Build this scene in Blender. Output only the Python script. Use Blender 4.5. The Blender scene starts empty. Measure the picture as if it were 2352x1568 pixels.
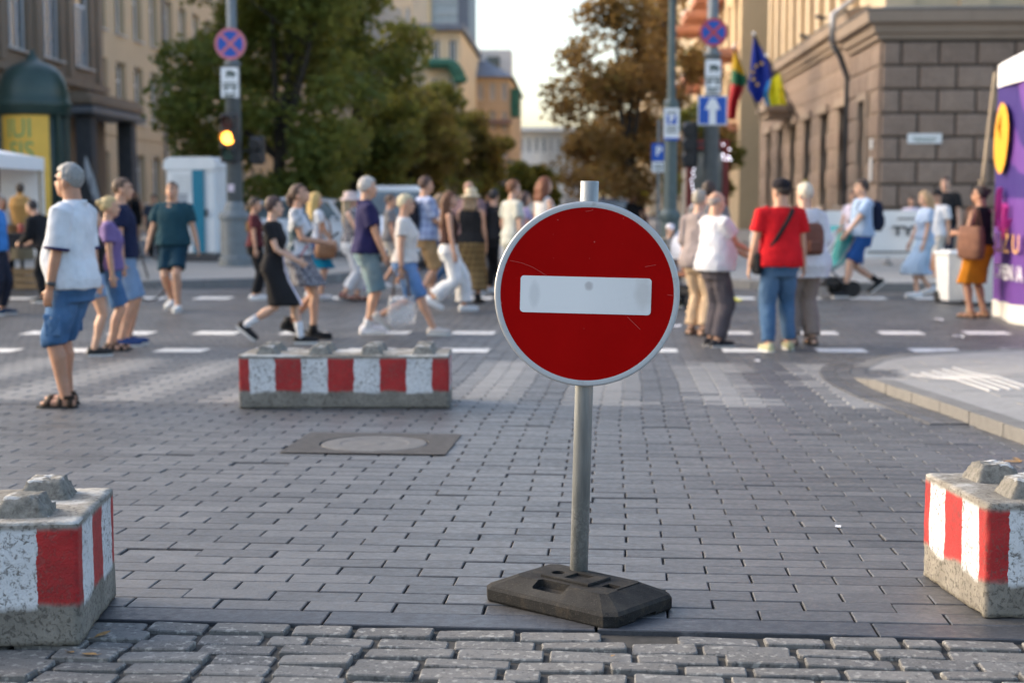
import bpy, bmesh, math, random
import numpy as np
from mathutils import Vector, Matrix, Euler, noise
random.seed(7); RNG=np.random.default_rng(11)
R=math.radians
SC=bpy.context.scene; COL=SC.collection
# ---------------------------------------------------------------- camera, world, sun, exposure
F_PX=3267.0; CX=1176.0; CY=784.0; HZ=470.0; CAMZ=1.30          # pinhole of the photograph in a 2352 px wide frame
PITCH=math.atan((CY-HZ)/F_PX); YAW=R(2.52)
cam=bpy.data.cameras.new('camera'); camo=bpy.data.objects.new('camera',cam); COL.objects.link(camo)
cam.sensor_width=36; cam.lens=36*F_PX/2352; cam.clip_start=.05; cam.clip_end=3000
camo.location=(0,0,CAMZ); camo.rotation_euler=Euler((R(90)-PITCH,0,YAW),'XYZ'); SC.camera=camo
cam.dof.use_dof=True; cam.dof.focus_distance=4.69; cam.dof.aperture_fstop=2.4; cam.dof.aperture_blades=0
w=bpy.data.worlds.new('World'); SC.world=w; w.use_nodes=True
SUN_EL=R(23); SUN_AZ=R(-72)           # azimuth measured from +Y (down the street) towards +X
nt=w.node_tree; bg=nt.nodes['Background']; sky=nt.nodes.new('ShaderNodeTexSky'); sky.sky_type='NISHITA'; sky.sun_disc=False
sky.sun_elevation=SUN_EL; sky.sun_rotation=SUN_AZ; sky.air_density=1.0; sky.dust_density=3.4; sky.ozone_density=.5
nt.links.new(sky.outputs[0],bg.inputs[0]); bg.inputs[1].default_value=.15
sl=bpy.data.lights.new('sun','SUN'); so=bpy.data.objects.new('sun',sl); COL.objects.link(so)
sl.energy=.85; sl.angle=R(80); sl.color=(1,.90,.80)
sd=Vector((math.sin(SUN_AZ)*math.cos(SUN_EL),math.cos(SUN_AZ)*math.cos(SUN_EL),math.sin(SUN_EL)))
so.rotation_euler=(-sd).to_track_quat('-Z','Y').to_euler(); so.location=(-30,25,25)
SC.view_settings.view_transform='Standard'; SC.view_settings.look='None'; SC.view_settings.gamma=1; SC.view_settings.use_curve_mapping=False
SC.view_settings.exposure=1.58
SC.cycles.use_denoising=True; SC.cycles.max_bounces=8; SC.cycles.diffuse_bounces=5; SC.cycles.glossy_bounces=3
SC.cycles.transmission_bounces=4; SC.cycles.transparent_max_bounces=8; SC.cycles.caustics_reflective=False; SC.cycles.caustics_refractive=False
# ---------------------------------------------------------------- pixel <-> place
_fw=Vector((-math.sin(YAW)*math.cos(PITCH),math.cos(YAW)*math.cos(PITCH),-math.sin(PITCH)))
_rt=Vector((math.cos(YAW),math.sin(YAW),0)); _up=_rt.cross(_fw); EYE=Vector((0,0,CAMZ))
YN=[-60,0,4.72,9,13,15,17,20,24,30,45,100,600]; ZN=[.19,.0953,0,-.0865,-.165,-.19,-.19,-.15,-.10,-.05,.03,.12,.3]
def zg(Y): return float(np.interp(Y,YN,ZN))
def ray(x,y): return _fw+_rt*((x-CX)/F_PX)-_up*((y-CY)/F_PX)
def gp(x,y,dz=0.):
    r=ray(x,y); lo,hi=.5,600.
    for _ in range(50):
        t=(lo+hi)/2
        if CAMZ+r.z*t>zg(r.y*t)+dz: lo=t
        else: hi=t
    return EYE+r*t
def atY(x,y,Y): r=ray(x,y); return EYE+r*(Y/r.y)
def atX(x,y,X): r=ray(x,y); return EYE+r*(X/r.x)
def depth(p): return (Vector(p)-EYE).dot(_fw)
# ---------------------------------------------------------------- objects
def tag(o,label=None,cat=None,group=None,kind=None):
    if label: o['label']=label
    if cat: o['category']=cat
    if group: o['group']=group
    if kind: o['kind']=kind
    return o
def thing(name,label,cat,loc=(0,0,0),rz=0,group=None,kind=None):
    o=bpy.data.objects.new(name,None); COL.objects.link(o); o.location=loc; o.rotation_euler=(0,0,rz); o.empty_display_size=.2
    return tag(o,label,cat,group,kind)
def link(name,me,mats=(),parent=None,loc=None,rot=None):
    o=bpy.data.objects.new(name,me); COL.objects.link(o)
    if mats is not None and not isinstance(mats,(list,tuple)): mats=[mats]
    if len(me.materials)==0:
        for m in mats or (): me.materials.append(m)
    if parent is not None: o.parent=parent
    if loc is not None: o.location=loc
    if rot is not None: o.rotation_euler=rot
    return o
class MB:
    """collects plain geometry for ONE mesh object"""
    def __init__(s): s.v=[]; s.f=[]; s.m=[]; s.mi=0
    def add(s,vs,fs,mi=None):
        b=len(s.v); s.v+=[tuple(v) for v in vs]; s.f+=[tuple(b+i for i in f) for f in fs]; s.m+=[s.mi if mi is None else mi]*len(fs); return s
    def box(s,c,d,rot=None,bev=0,mi=None):
        x,y,z=[k/2 for k in d]; c=Vector(c)
        if bev:
            b=min(bev,x*.9,y*.9,z*.9); vs=[];idx={}
            for sx in(-1,1):
                for sy in(-1,1):
                    for sz in(-1,1):
                        idx[sx,sy,sz]=len(vs); vs+=[Vector((sx*x,sy*(y-b),sz*(z-b))),Vector((sx*(x-b),sy*y,sz*(z-b))),Vector((sx*(x-b),sy*(y-b),sz*z))]
            def I(a,k): return idx[a]+k
            fs=[]
            for ax in range(3):
                o=[i for i in range(3) if i!=ax]
                for sg in(-1,1):
                    q=[]
                    for a,bb in((-1,-1),(1,-1),(1,1),(-1,1)):
                        t=[0,0,0]; t[ax]=sg; t[o[0]]=a; t[o[1]]=bb; q.append(I(tuple(t),ax))
                    fl=(sg==1)^(ax==1); fs.append(tuple(q if fl else q[::-1]))
            for ax in range(3):
                o=[i for i in range(3) if i!=ax]
                for a in(-1,1):
                    for bb in(-1,1):
                        t0=[0,0,0];t0[ax]=-1;t0[o[0]]=a;t0[o[1]]=bb;t1=list(t0);t1[ax]=1;t0=tuple(t0);t1=tuple(t1)
                        fs.append((I(t0,o[0]),I(t1,o[0]),I(t1,o[1]),I(t0,o[1])))
            for k in idx: fs.append((I(k,0),I(k,1),I(k,2)))
            fs2=[]
            for f in fs:   # orient outwards
                p=[vs[i] for i in f]; n=(p[1]-p[0]).cross(p[2]-p[0]); cc=sum(p,Vector())/len(p)
                fs2.append(f if n.dot(cc)>0 else f[::-1])
            fs=fs2
        else:
            vs=[Vector((sx*x,sy*y,sz*z)) for sz in(-1,1) for sy in(-1,1) for sx in(-1,1)]
            fs=[(0,2,3,1),(4,5,7,6),(0,1,5,4),(2,6,7,3),(0,4,6,2),(1,3,7,5)]
        if rot is not None: M=Euler(rot).to_matrix() if not isinstance(rot,Matrix) else rot; vs=[M@v for v in vs]
        return s.add([v+c for v in vs],fs,mi)
    def loft(s,rings,cap=True,closed=True,mi=None):
        n=len(rings[0]); vs=[p for r in rings for p in r]; fs=[]
        for i in range(len(rings)-1):
            for j in range(n if closed else n-1):
                k=(j+1)%n; fs.append((i*n+j,i*n+k,(i+1)*n+k,(i+1)*n+j))
        if cap: fs.append(tuple(range(n))[::-1]); fs.append(tuple((len(rings)-1)*n+j for j in range(n)))
        return s.add(vs,fs,mi)
    def tube(s,pts,rad,n=10,mi=None,cap=True,flat=1.0):
        pts=[Vector(p) for p in pts]; rad=rad if isinstance(rad,(list,tuple)) else [rad]*len(pts); rings=[]
        ref=None
        for i,p in enumerate(pts):
            a=pts[max(i-1,0)]; b=pts[min(i+1,len(pts)-1)]; t=(b-a).normalized()
            if ref is None: ref=Vector((1,0,0)) if abs(t.x)<.8 else Vector((0,1,0))
            u=(ref-t*ref.dot(t)).normalized(); v=t.cross(u); ref=u
            rings.append([p+u*(rad[i]*math.cos(2*math.pi*j/n))+v*(rad[i]*flat*math.sin(2*math.pi*j/n)) for j in range(n)])
        return s.loft(rings,cap,True,mi)
    def lathe(s,prof,n=24,c=(0,0,0),mi=None):
        c=Vector(c); return s.loft([[c+Vector((r*math.cos(2*math.pi*j/n),r*math.sin(2*math.pi*j/n),z)) for j in range(n)] for r,z in prof],True,True,mi)
    def ell(s,c,r,n=12,m=8,mi=None,rot=None):
        c=Vector(c); M=Euler(rot).to_matrix() if rot is not None else Matrix.Identity(3); rings=[]
        for i in range(m+1):
            a=-math.pi/2+math.pi*(i+.02)/(m+.04); rings.append([c+M@Vector((r[0]*math.cos(a)*math.cos(2*math.pi*j/n),r[1]*math.cos(a)*math.sin(2*math.pi*j/n),r[2]*math.sin(a))) for j in range(n)])
        return s.loft(rings,True,True,mi)
    def prism(s,poly,z0,z1,mi=None):
        return s.loft([[Vector((p[0],p[1],z0)) for p in poly],[Vector((p[0],p[1],z1)) for p in poly]],True,True,mi)
    def quad(s,a,b,c,d,mi=None): return s.add([a,b,c,d],[(0,1,2,3)],mi)
    def mesh(s,name,smooth=False):
        me=bpy.data.meshes.new(name); me.from_pydata(s.v,[],s.f)
        me.polygons.foreach_set('material_index',s.m)
        if smooth: me.polygons.foreach_set('use_smooth',[True]*len(s.f))
        me.update(); return me
    def build(s,name,mats=(),parent=None,loc=None,rot=None,smooth=False): return link(name,s.mesh(name,smooth),mats,parent,loc,rot)
def evaluated(me,*mods):
    """mesh after modifiers, each (type, dict)"""
    o=bpy.data.objects.new('tmp',me); COL.objects.link(o)
    for t,kw in mods:
        m=o.modifiers.new(t,t)
        for k,v in kw.items(): setattr(m,k,v)
    dg=bpy.context.evaluated_depsgraph_get(); r=bpy.data.meshes.new_from_object(o.evaluated_get(dg))
    bpy.data.objects.remove(o); return r
def recalc(me):
    bm=bmesh.new(); bm.from_mesh(me); bmesh.ops.recalc_face_normals(bm,faces=bm.faces); bm.to_mesh(me); bm.free(); return me
def boolean(me,cut):
    recalc(me); recalc(cut)
    c=bpy.data.objects.new('tmpc',cut); COL.objects.link(c); r=evaluated(me,('BOOLEAN',dict(operation='DIFFERENCE',object=c,solver='EXACT',use_self=True))); bpy.data.objects.remove(c); return r
_FC=None
def text_mesh(txt,size,align='CENTER',bold=0.,depth=.001):
    cu=bpy.data.curves.new('t','FONT'); cu.body=txt; cu.size=size; cu.align_x=align; cu.align_y='CENTER'; cu.offset=bold; cu.extrude=depth; cu.resolution_u=3
    o=bpy.data.objects.new('t',cu); COL.objects.link(o); dg=bpy.context.evaluated_depsgraph_get()
    me=bpy.data.meshes.new_from_object(o.evaluated_get(dg)); bpy.data.objects.remove(o); return me
# ---------------------------------------------------------------- materials
def _n(nt,t,**kw):
    n=nt.nodes.new(t)
    for k,v in kw.items(): setattr(n,k,v)
    return n
def base_mat(name):
    m=bpy.data.materials.new(name); m.use_nodes=True; nt=m.node_tree; return m,nt,nt.nodes['Principled BSDF']
def mixc(nt,fac,a,b):
    n=_n(nt,'ShaderNodeMix',data_type='RGBA')
    for i,v in((0,fac),(6,a),(7,b)):
        if hasattr(v,'is_linked') or hasattr(v,'links'): nt.links.new(v,n.inputs[i])
        else: n.inputs[i].default_value=(*v,1) if isinstance(v,tuple) and len(v)==3 else v
    return n.outputs[2]
def math_(nt,op,a,b=None,c=None):
    n=_n(nt,'ShaderNodeMath',operation=op)
    for i,v in enumerate((a,b,c)):
        if v is None: continue
        if hasattr(v,'links'): nt.links.new(v,n.inputs[i])
        else: n.inputs[i].default_value=v
    return n.outputs[0]
def ramp(nt,fac,stops):
    n=_n(nt,'ShaderNodeValToRGB'); e=n.color_ramp.elements
    while len(e)<len(stops): e.new(.5)
    for k,(p,c) in zip(e,stops): k.position=p; k.color=(*c,1) if len(c)==3 else c
    nt.links.new(fac,n.inputs[0]); return n.outputs[0]
def nz(nt,scale,detail=3,vec=None,rough=.55,dist=0):
    n=_n(nt,'ShaderNodeTexNoise'); n.inputs['Scale'].default_value=scale; n.inputs['Detail'].default_value=detail; n.inputs['Roughness'].default_value=rough; n.inputs['Distortion'].default_value=dist
    if vec is None:
        tc=_n(nt,'ShaderNodeTexCoord'); vec=tc.outputs['Object']
    nt.links.new(vec,n.inputs['Vector']); return n.outputs['Fac']
def bump(nt,bs,h,strength=.3,dist=.01):
    b=_n(nt,'ShaderNodeBump'); b.inputs['Strength'].default_value=strength; b.inputs['Distance'].default_value=dist
    nt.links.new(h,b.inputs['Height']); nt.links.new(b.outputs[0],bs.inputs['Normal'])
MATS={}
def M(name,col,rough=.7,var=.12,scale=6,metal=0,bmp=0,bscale=40,spec=.5,emit=0,dirt=0,dirtcol=(.12,.10,.08)):
    if name in MATS: return MATS[name]
    m,nt,bs=base_mat(name); f=nz(nt,scale,4)
    c=ramp(nt,f,[(.3,tuple(k*(1-var) for k in col)),(.7,tuple(min(1,k*(1+var)) for k in col))])
    if dirt:
        d=nz(nt,scale*.6,6,rough=.7); d=math_(nt,'MULTIPLY',ramp(nt,d,[(.45,(0,0,0)),(.75,(1,1,1))]),dirt); c=mixc(nt,d,c,dirtcol)
    nt.links.new(c,bs.inputs['Base Color']); bs.inputs['Roughness'].default_value=rough; bs.inputs['Metallic'].default_value=metal; bs.inputs['Specular IOR Level'].default_value=spec
    if bmp: bump(nt,bs,nz(nt,bscale,3),bmp)
    if emit:
        bs.inputs['Emission Color'].default_value=(*col,1); bs.inputs['Emission Strength'].default_value=emit
    MATS[name]=m; return m
# ================================================================ GROUND
def ground_strip(name,x0,x1,ys,dz,mat,parent=None,kind='structure'):
    b=MB()
    for a,c in zip(ys[:-1],ys[1:]): b.quad((x0,a,zg(a)+dz),(x1,a,zg(a)+dz),(x1,c,zg(c)+dz),(x0,c,zg(c)+dz))
    o=b.build(name,mat,parent)
    if parent is None: o['kind']=kind
    return o
def m_ground():
    m,nt,bs=base_mat('joint dirt'); c=ramp(nt,nz(nt,14,6,rough=.7),[(.35,(.02,.02,.019)),(.7,(.055,.052,.047))]); nt.links.new(c,bs.inputs['Base Color']); bs.inputs['Roughness'].default_value=.95; return m
M_DIRT=m_ground()
M_ASPH=M('asphalt',(.075,.075,.08),.8,.2,9,bmp=.2,bscale=90)
YS=[-60,-20,0,3,4.72,7,9,11,13,14,15,16,17,18.5,20,22,24,27,30,37,45,60,100,200,600]
ground_strip('ground',-320,320,YS,-.04,M_ASPH)
def stone_mat(name,c0,c1,speck=None,speckscale=260,rough=.62,wear=None,spec=.4):
    m,nt,bs=base_mat(name)
    at=_n(nt,'ShaderNodeAttribute',attribute_name='rnd'); oi=_n(nt,'ShaderNodeObjectInfo')
    r=math_(nt,'FRACT',math_(nt,'ADD',at.outputs['Fac'],oi.outputs['Random']))
    ge=_n(nt,'ShaderNodeNewGeometry'); P=ge.outputs['Position']
    c=mixc(nt,r,c0,c1)
    big=nz(nt,.55,4,P); c=mixc(nt,math_(nt,'MULTIPLY',ramp(nt,big,[(.35,(0,0,0)),(.7,(1,1,1))]),.38),c,tuple(k*1.5 for k in c1))
    fine=nz(nt,150,3,P,.7); c=mixc(nt,math_(nt,'MULTIPLY',ramp(nt,fine,[(.42,(0,0,0)),(.62,(1,1,1))]),.30),c,tuple(k*1.55 for k in c1)); c=mixc(nt,math_(nt,'MULTIPLY',ramp(nt,nz(nt,48,4,P,.75),[(.30,(1,1,1)),(.46,(0,0,0))]),.42),c,tuple(k*.5 for k in c0))
    mid=nz(nt,9,5,P,.65); c=mixc(nt,math_(nt,'MULTIPLY',ramp(nt,mid,[(.45,(0,0,0)),(.75,(1,1,1))]),.35),c,tuple(k*.62 for k in c0))
    if wear:
        mp=_n(nt,'ShaderNodeMapping'); mp.inputs['Scale'].default_value=(6,60,6); nt.links.new(P,mp.inputs['Vector'])
        sc=nz(nt,1.6,5,mp.outputs[0],.7); c=mixc(nt,math_(nt,'MULTIPLY',ramp(nt,sc,[(.54,(0,0,0)),(.70,(1,1,1))]),.38),c,wear)
    st=nz(nt,2.1,6,P,.7); c=mixc(nt,math_(nt,'MULTIPLY',ramp(nt,st,[(.62,(0,0,0)),(.72,(1,1,1))]),.35),c,(.03,.03,.03))
    if speck:
        v=_n(nt,'ShaderNodeTexVoronoi'); v.inputs['Scale'].default_value=speckscale; nt.links.new(P,v.inputs['Vector'])
        k=nz(nt,speckscale*.35,2,P); k=ramp(nt,k,[(.58,(0,0,0)),(.66,(1,1,1))]); c=mixc(nt,math_(nt,'MULTIPLY',k,.6),c,speck)
        k2=ramp(nt,nz(nt,speckscale*.5,2,P),[(.33,(1,1,1)),(.41,(0,0,0))]); c=mixc(nt,math_(nt,'MULTIPLY',k2,.6),c,tuple(q*.35 for q in c0))
    nt.links.new(c,bs.inputs['Base Color']); bs.inputs['Specular IOR Level'].default_value=spec
    rr=ramp(nt,nz(nt,30,4,P),[(.3,(rough-.12,)*3),(.7,(rough+.12,)*3)]); nt.links.new(rr,bs.inputs['Roughness'])
    h=math_(nt,'ADD',nz(nt,120,4,P),math_(nt,'MULTIPLY',nz(nt,25,4,P),1.5)); bump(nt,bs,h,.35,.004)
    return m
M_PAV=stone_mat('slate paver',(.036,.0365,.0385),(.096,.096,.098),rough=.45,spec=.5,wear=(.20,.20,.21))
M_LIGHT=stone_mat('pale granite paver',(.165,.162,.156),(.205,.20,.193),rough=.55)
M_SETT=stone_mat('granite sett',(.085,.084,.082),(.150,.146,.138),speck=(.36,.35,.32),speckscale=120,rough=.75)
M_EDGE=stone_mat('dark edge slab',(.036,.039,.046),(.048,.051,.058),rough=.45,wear=(.2,.2,.21))
M_SIDE=stone_mat('pavement slab grey',(.20,.197,.19),(.26,.254,.243),rough=.75)
M_KERB=stone_mat('kerb granite',(.125,.123,.119),(.165,.161,.154),rough=.9)
PHI=R(-1.9)
def uv(u,v): c,s=math.cos(PHI),math.sin(PHI); x,y=u*c-v*s,u*s+v*c; return Vector((x,y,zg(y)))
def to_uv(p): c,s=math.cos(-PHI),math.sin(-PHI); return p[0]*c-p[1]*s,p[0]*s+p[1]*c
road=ground_strip('road',-60,60,[-6]+YS[2:16]+[23.5],-.016,M_DIRT)
def paver_geo(u,v,lu,lv,h,ch,jit=0,tilt=0,round_=0,n=1):
    """top-open stone in paving coordinates -> verts, faces (12 quads incl. chamfer)"""
    pts=[]
    hu,hv=lu/2,lv/2
    if round_:
        ring=[]
        for (sx,sy) in((-1,-1),(1,-1),(1,1),(-1,1)):
            r1=round_*random.uniform(.6,1.6); r2=round_*random.uniform(.6,1.4)
            a=(sx*(hu-r1),sy*hv*random.uniform(.93,1.03)); b=(sx*hu*random.uniform(.97,1.02),sy*(hv-r2))
            q=(sx*(hu-r1*.3),sy*(hv-r2*.28))
            mid=(sx*hu*.35,sy*hv*random.uniform(.92,1.04))
            ring+= [b,q,a,mid] if sx*sy<0 else [mid,a,q,b]
        order=ring
        # order so it runs counter clockwise
        order=sorted(ring,key=lambda p:math.atan2(p[1]/hv,p[0]/hu))
    else:
        j=lambda:random.uniform(-jit,jit)
        order=[(-hu+j(),-hv+j()),(hu+j(),-hv+j()),(hu+j(),hv+j()),(-hu+j(),hv+j())]
    return order
def add_paver(vs,fs,u,v,order,h,ch,dz,tx,ty,base=None):
    b=len(vs); n=len(order)
    c0=uv(u,v)
    def P(a,bb,zz):
        p=uv(u+a,v+bb); return (p.x,p.y,p.z+zz+a*tx+bb*ty+dz)
    for s,zz in((1,-h),(1,-ch),(None,0)):
        for a,bb in order:
            if s is None:
                L=math.hypot(a,bb); k=max(0,1-ch*1.1/max(L*.5,1e-3)); q=(a-math.copysign(min(ch*1.1,abs(a)*.5),a),bb-math.copysign(min(ch*1.1,abs(bb)*.5),bb))
                vs.append(P(q[0],q[1],0))
            else: vs.append(P(a,bb,zz))
    for r in range(2):
        for i in range(n): k=(i+1)%n; fs.append((b+r*n+i,b+r*n+k,b+(r+1)*n+k,b+(r+1)*n+i))
    fs.append(tuple(b+2*n+i for i in range(n)))
V_EDGE0=to_uv(gp(1250,1443))[1]; V_EDGE1=V_EDGE0+.150; ROW=.1205; LEN=.292
# --- nearest stones as objects: setts, edge slabs, pavers
def stone_obj(name,u,v,order,h,ch,dz,tx,ty,mat):
    vs,fs=[],[]; add_paver(vs,fs,0,0,order,h,ch,0,tx,ty)
    o=uv(u,v); z0=zg(0)
    # local mesh: relative to own origin
    me=bpy.data.meshes.new(name); c,s=math.cos(PHI),math.sin(PHI); vv=[]
    n=len(order)
    for s_i,zz in((0,-h),(0,-ch),(1,0)):
        for a,bb in order:
            if s_i: a=a-math.copysign(min(ch*1.1,abs(a)*.5),a); bb=bb-math.copysign(min(ch*1.1,abs(bb)*.5),bb)
            p=uv(u+a,v+bb); vv.append((p.x-o.x,p.y-o.y,p.z-o.z+zz+a*tx+bb*ty))
    me.from_pydata(vv,[],fs); me.update()
    return link(name,me,mat,road,(o.x,o.y,o.z+dz))
n_set=0
for r in range(9):
    v=V_EDGE0-.014-.049-r*.0985
    off=random.uniform(0,.25)
    u=-2.05-off
    while u<1.75:
        L=random.uniform(.19,.27); W=random.uniform(.083,.094)
        if random.random()<.07: L*=.6
        uc=u+L/2
        skip=(r==0 and .02<uc<.22)
        if not skip:
            stone_obj('sett',uc,v+random.uniform(-.003,.003),paver_geo(0,0,L-.014-random.uniform(0,.008),W-random.uniform(.002,.008),0,0,round_=.011),.03,.0035,random.uniform(-.009,.003),random.uniform(-.03,.03),random.uniform(-.07,.07),M_SETT); n_set+=1
        u+=L
u=-2.62
for k in range(6):
    stone_obj('edge_slab',u+.425,(V_EDGE0+V_EDGE1)/2,paver_geo(0,0,.843,.145,0,0,jit=.001),.03,.003,random.uniform(-.001,.002),0,0,M_EDGE); u+=.85
MH=(to_uv(gp(860,1019)));  MHW,MHD=.92,.80
stripe_u0=to_uv(gp(1118,925))[0]; stripe_v=(to_uv(gp(1118,926))[1],to_uv(gp(1118,829))[1])
def in_manhole(u,v,m=.0): return abs(u-MH[0])<MHW/2-m and abs(v-MH[1])<MHD/2-m
n_pav=0; sv,sf,srnd,smat=[],[],[],[]
for r in range(0,160):
    v=V_EDGE1+.0025+ROW/2+r*ROW
    if v>23.3: break
    half=1.5+v*.44
    k0=-int(half/LEN)-1; shift=(LEN/2 if r%2 else 0)+.012*math.sin(r*.13)+random.uniform(-.006,.006)+.3
    for k in range(k0,-k0+6):
        u=k*LEN+shift; p=uv(u,v)
        if in_manhole(u,v,.09): continue
        dz=random.gauss(0,.0010); 
        if random.random()<.012: dz-=.005
        tx,ty=random.gauss(0,.003),random.gauss(0,.005)
        order=paver_geo(u,v,LEN-.0045-random.uniform(0,.004),ROW-.004,0,0,jit=.0015)
        d=depth(p); px=CX+F_PX*((Vector(p)-EYE).dot(_rt))/d
        if n_pav<300 and v<6.9 and -40<px<2400:
            stone_obj('paver',u,v,order,.03,.003,dz,tx,ty,M_PAV); n_pav+=1
        else:
            nb=len(sf); add_paver(sv,sf,u,v,order,.028,.004 if v<9 else .008,dz,tx,ty)
            q=random.random(); srnd+=[q]*(len(sf)-nb)
            ph=((u-stripe_u0)/.885)%1
            lt=stripe_v[0]<v<stripe_v[1] and (ph<.25 or ph>.75) and u<3.0
            smat+=[1 if lt else 0]*(len(sf)-nb)
me=bpy.data.meshes.new('paver_field'); me.from_pydata(sv,[],sf); me.polygons.foreach_set('material_index',smat)
a=me.attributes.new('rnd','FLOAT','FACE'); a.data.foreach_set('value',srnd); me.update()
o=link('paver_field',me,[M_PAV,M_LIGHT],road); o['kind']='stuff'
# --- manhole
mh=uv(*MH); b=MB(); M_CONC=M('cast concrete',(.082,.082,.084),.95,.2,20,bmp=.6,bscale=120,spec=.1)
cover=thing('manhole_cover','round manhole cover in a square concrete surround in the paving','manhole',(mh.x,mh.y,mh.z+.003),PHI)
slope=(zg(9)-zg(5))/4
hw,hd,rr=MHW/2,MHD/2,.315; n=32; outer=[]; inner=[]
for i in range(n):
    t=2*math.pi*i/n; c,s=math.cos(t),math.sin(t); k=min(hw/abs(c) if abs(c)>1e-6 else 9,hd/abs(s) if abs(s)>1e-6 else 9)
    outer.append(Vector((c*k,s*k,s*k*slope+.004))); inner.append(Vector((rr*c,rr*s,rr*s*slope+.002)))

for sx in(-1,1):
    for sy in(-1,1):
        k=min(range(n),key=lambda i:(outer[i].x-sx*hw)**2+(outer[i].y-sy*hd)**2); outer[k]=Vector((sx*hw,sy*hd,sy*hd*slope+.004))
b.loft([outer,inner],False); b.loft([inner,[Vector((p.x*.97,p.y*.97,p.z-.025)) for p in inner]],False); b.build('surround',M_CONC,cover)
b=MB(); rings=[]
for q,zz in((.305,-.02),(.305,-.004),(.298,.001),(.2,.003),(.19,.000),(.06,.000),(.05,.003),(.001,.003)): rings.append([Vector((q*math.cos(2*math.pi*j/32),q*math.sin(2*math.pi*j/32),zz+q*math.sin(2*math.pi*j/32)*slope)) for j in range(32)])
b.loft(rings,True); b.build('lid',M('manhole lid',(.10,.10,.10),.7,.25,14,bmp=.4,bscale=80,dirt=.3),cover)
# --- white squares of the cycle crossing, painted sheets on the paving
M_PAINT=M('worn road paint',(.72,.72,.70),.7,.1,20,dirt=.55,dirtcol=(.16,.16,.17))
def dashes(yv,px0,dpx,k0,k1,wd,ln):
    b=MB(); 
    for k in range(k0,k1):
        p=gp(px0+dpx*k,yv); u,v=to_uv(p)
        for q in range(3):
            v0=v-ln/2+q*ln/3; v1=v0+ln/3-.012
            A=[uv(u,v0),uv(u+wd,v0),uv(u+wd,v1),uv(u,v1)]
            b.quad(*[(a.x,a.y,a.z+.006) for a in A])
    return b
for n_,(yv,px0,dpx,k0,k1,wd,ln) in enumerate([(805,363,216,-3,12,.5,.42),(765,255,196,-3,13,.5,.42),(685,300,150,-4,16,.55,.5)]):
    o=dashes(yv,px0,dpx,k0,k1,wd,ln).build('road_marking',M_PAINT); o['kind']='structure'
# ================================================================ PAVEMENTS (sidewalks)
def ramp_poly(name,poly,h,mat,kerb_w=.16,kerb_pts=None,hfun=None,skirt=.25):
    """raised slab with an outline on the ground: top follows the ground, sides go down"""
    hf=hfun or (lambda p:h)
    b=MB(); top=[Vector((p[0],p[1],zg(p[1])+hf(p))) for p in poly]; bot=[Vector((p[0],p[1],zg(p[1])-skirt)) for p in poly]
    b.loft([bot,top],False); b.add(top,[tuple(range(len(top)))])
    o=b.build(name,mat); o['kind']='structure'
    bm=bmesh.new(); bm.from_mesh(o.data); bmesh.ops.recalc_face_normals(bm,faces=bm.faces); bmesh.ops.triangulate(bm,faces=[f for f in bm.faces if len(f.verts)>4]); 
    if hfun:
        for _ in range(5):
            ed=[e for e in bm.edges if e.calc_length()>.45 and min((v.co.xy-Vector((3.5,11))).length for v in e.verts)<14]
            if not ed: break
            bmesh.ops.subdivide_edges(bm,edges=ed,cuts=1); bmesh.ops.triangulate(bm,faces=[f for f in bm.faces if len(f.verts)>3])
        for v in bm.verts:
            if v.co.z>zg(v.co.y)-.06: v.co.z=zg(v.co.y)+hfun(v.co)
    bm.to_mesh(o.data); bm.free()
    return o
def kerb_line(parent,pts,h,wid=.15,step=.9,hfun=None,mat=None,side=1):
    """kerb stones one by one along a polyline (outer edge)"""
    P=[Vector((p[0],p[1],0)) for p in pts]; seg=[]; 
    L=[0]
    for a,c in zip(P[:-1],P[1:]): L.append(L[-1]+(c-a).length)
    def at(s):
        for i in range(len(L)-1):
            if s<=L[i+1] or i==len(L)-2: return P[i].lerp(P[i+1],min(1,(s-L[i])/max(1e-6,L[i+1]-L[i])))
    s=0; hf=hfun or (lambda p:h)
    while s<L[-1]-.05:
        e=min(s+step,L[-1]); a,c=at(s+.006),at(e-.006); m=at((s+e)/2); rings=[]
        for q,t in((a,c-a),(m,c-a),(c,c-a)):
            t=t.normalized(); nn=Vector((-t.y,t.x,0))*side; zt=zg(q.y)+hf(q)+.004
            q0=q-nn*.012; q1=q+nn*wid
            rings.append([Vector((q0.x,q0.y,zt-.3)),Vector((q0.x,q0.y,zt-.015)),Vector((q0.x+nn.x*.014,q0.y+nn.y*.014,zt)),Vector((q1.x,q1.y,zt)),Vector((q1.x,q1.y,zt-.3))])
        b=MB(); b.loft(rings); b.build('kerb_stone',mat or M_KERB,parent); s=e
# near right corner: outline from photograph points on the road plane
cornerpx=[(2352,1000),(2280,975),(2210,950),(2150,930),(2095,913),(2045,893),(2008,874),(1990,858),(1996,845),(2030,833),(2090,824),(2170,818),(2352,810)]
cpts=[gp(*q) for q in cornerpx]; d0=cpts[0]-cpts[1]; d1=cpts[-1]-cpts[-2]
cpts=[cpts[0]+d0*8]+cpts+[cpts[-1]+d1*6]
xs_tip=gp(1990,858)
def h_corner(p): return -.004+.085*max(0,min(1,(math.hypot(p[0]-xs_tip.x,p[1]-xs_tip.y)-.35)/1.0))*(1 if p[1]<xs_tip.y+.3 else .35)
poly=[(p.x,p.y) for p in cpts]; poly=poly+[(cpts[-1].x,cpts[0].y)] if cpts[-1].x>cpts[0].x else poly
pav_r=ramp_poly('pavement',poly,.1,M_SIDE,hfun=h_corner)
kerb_line(pav_r,[(p.x,p.y) for p in cpts],.1,hfun=h_corner,step=.55,side=-1 if False else 1)
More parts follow.
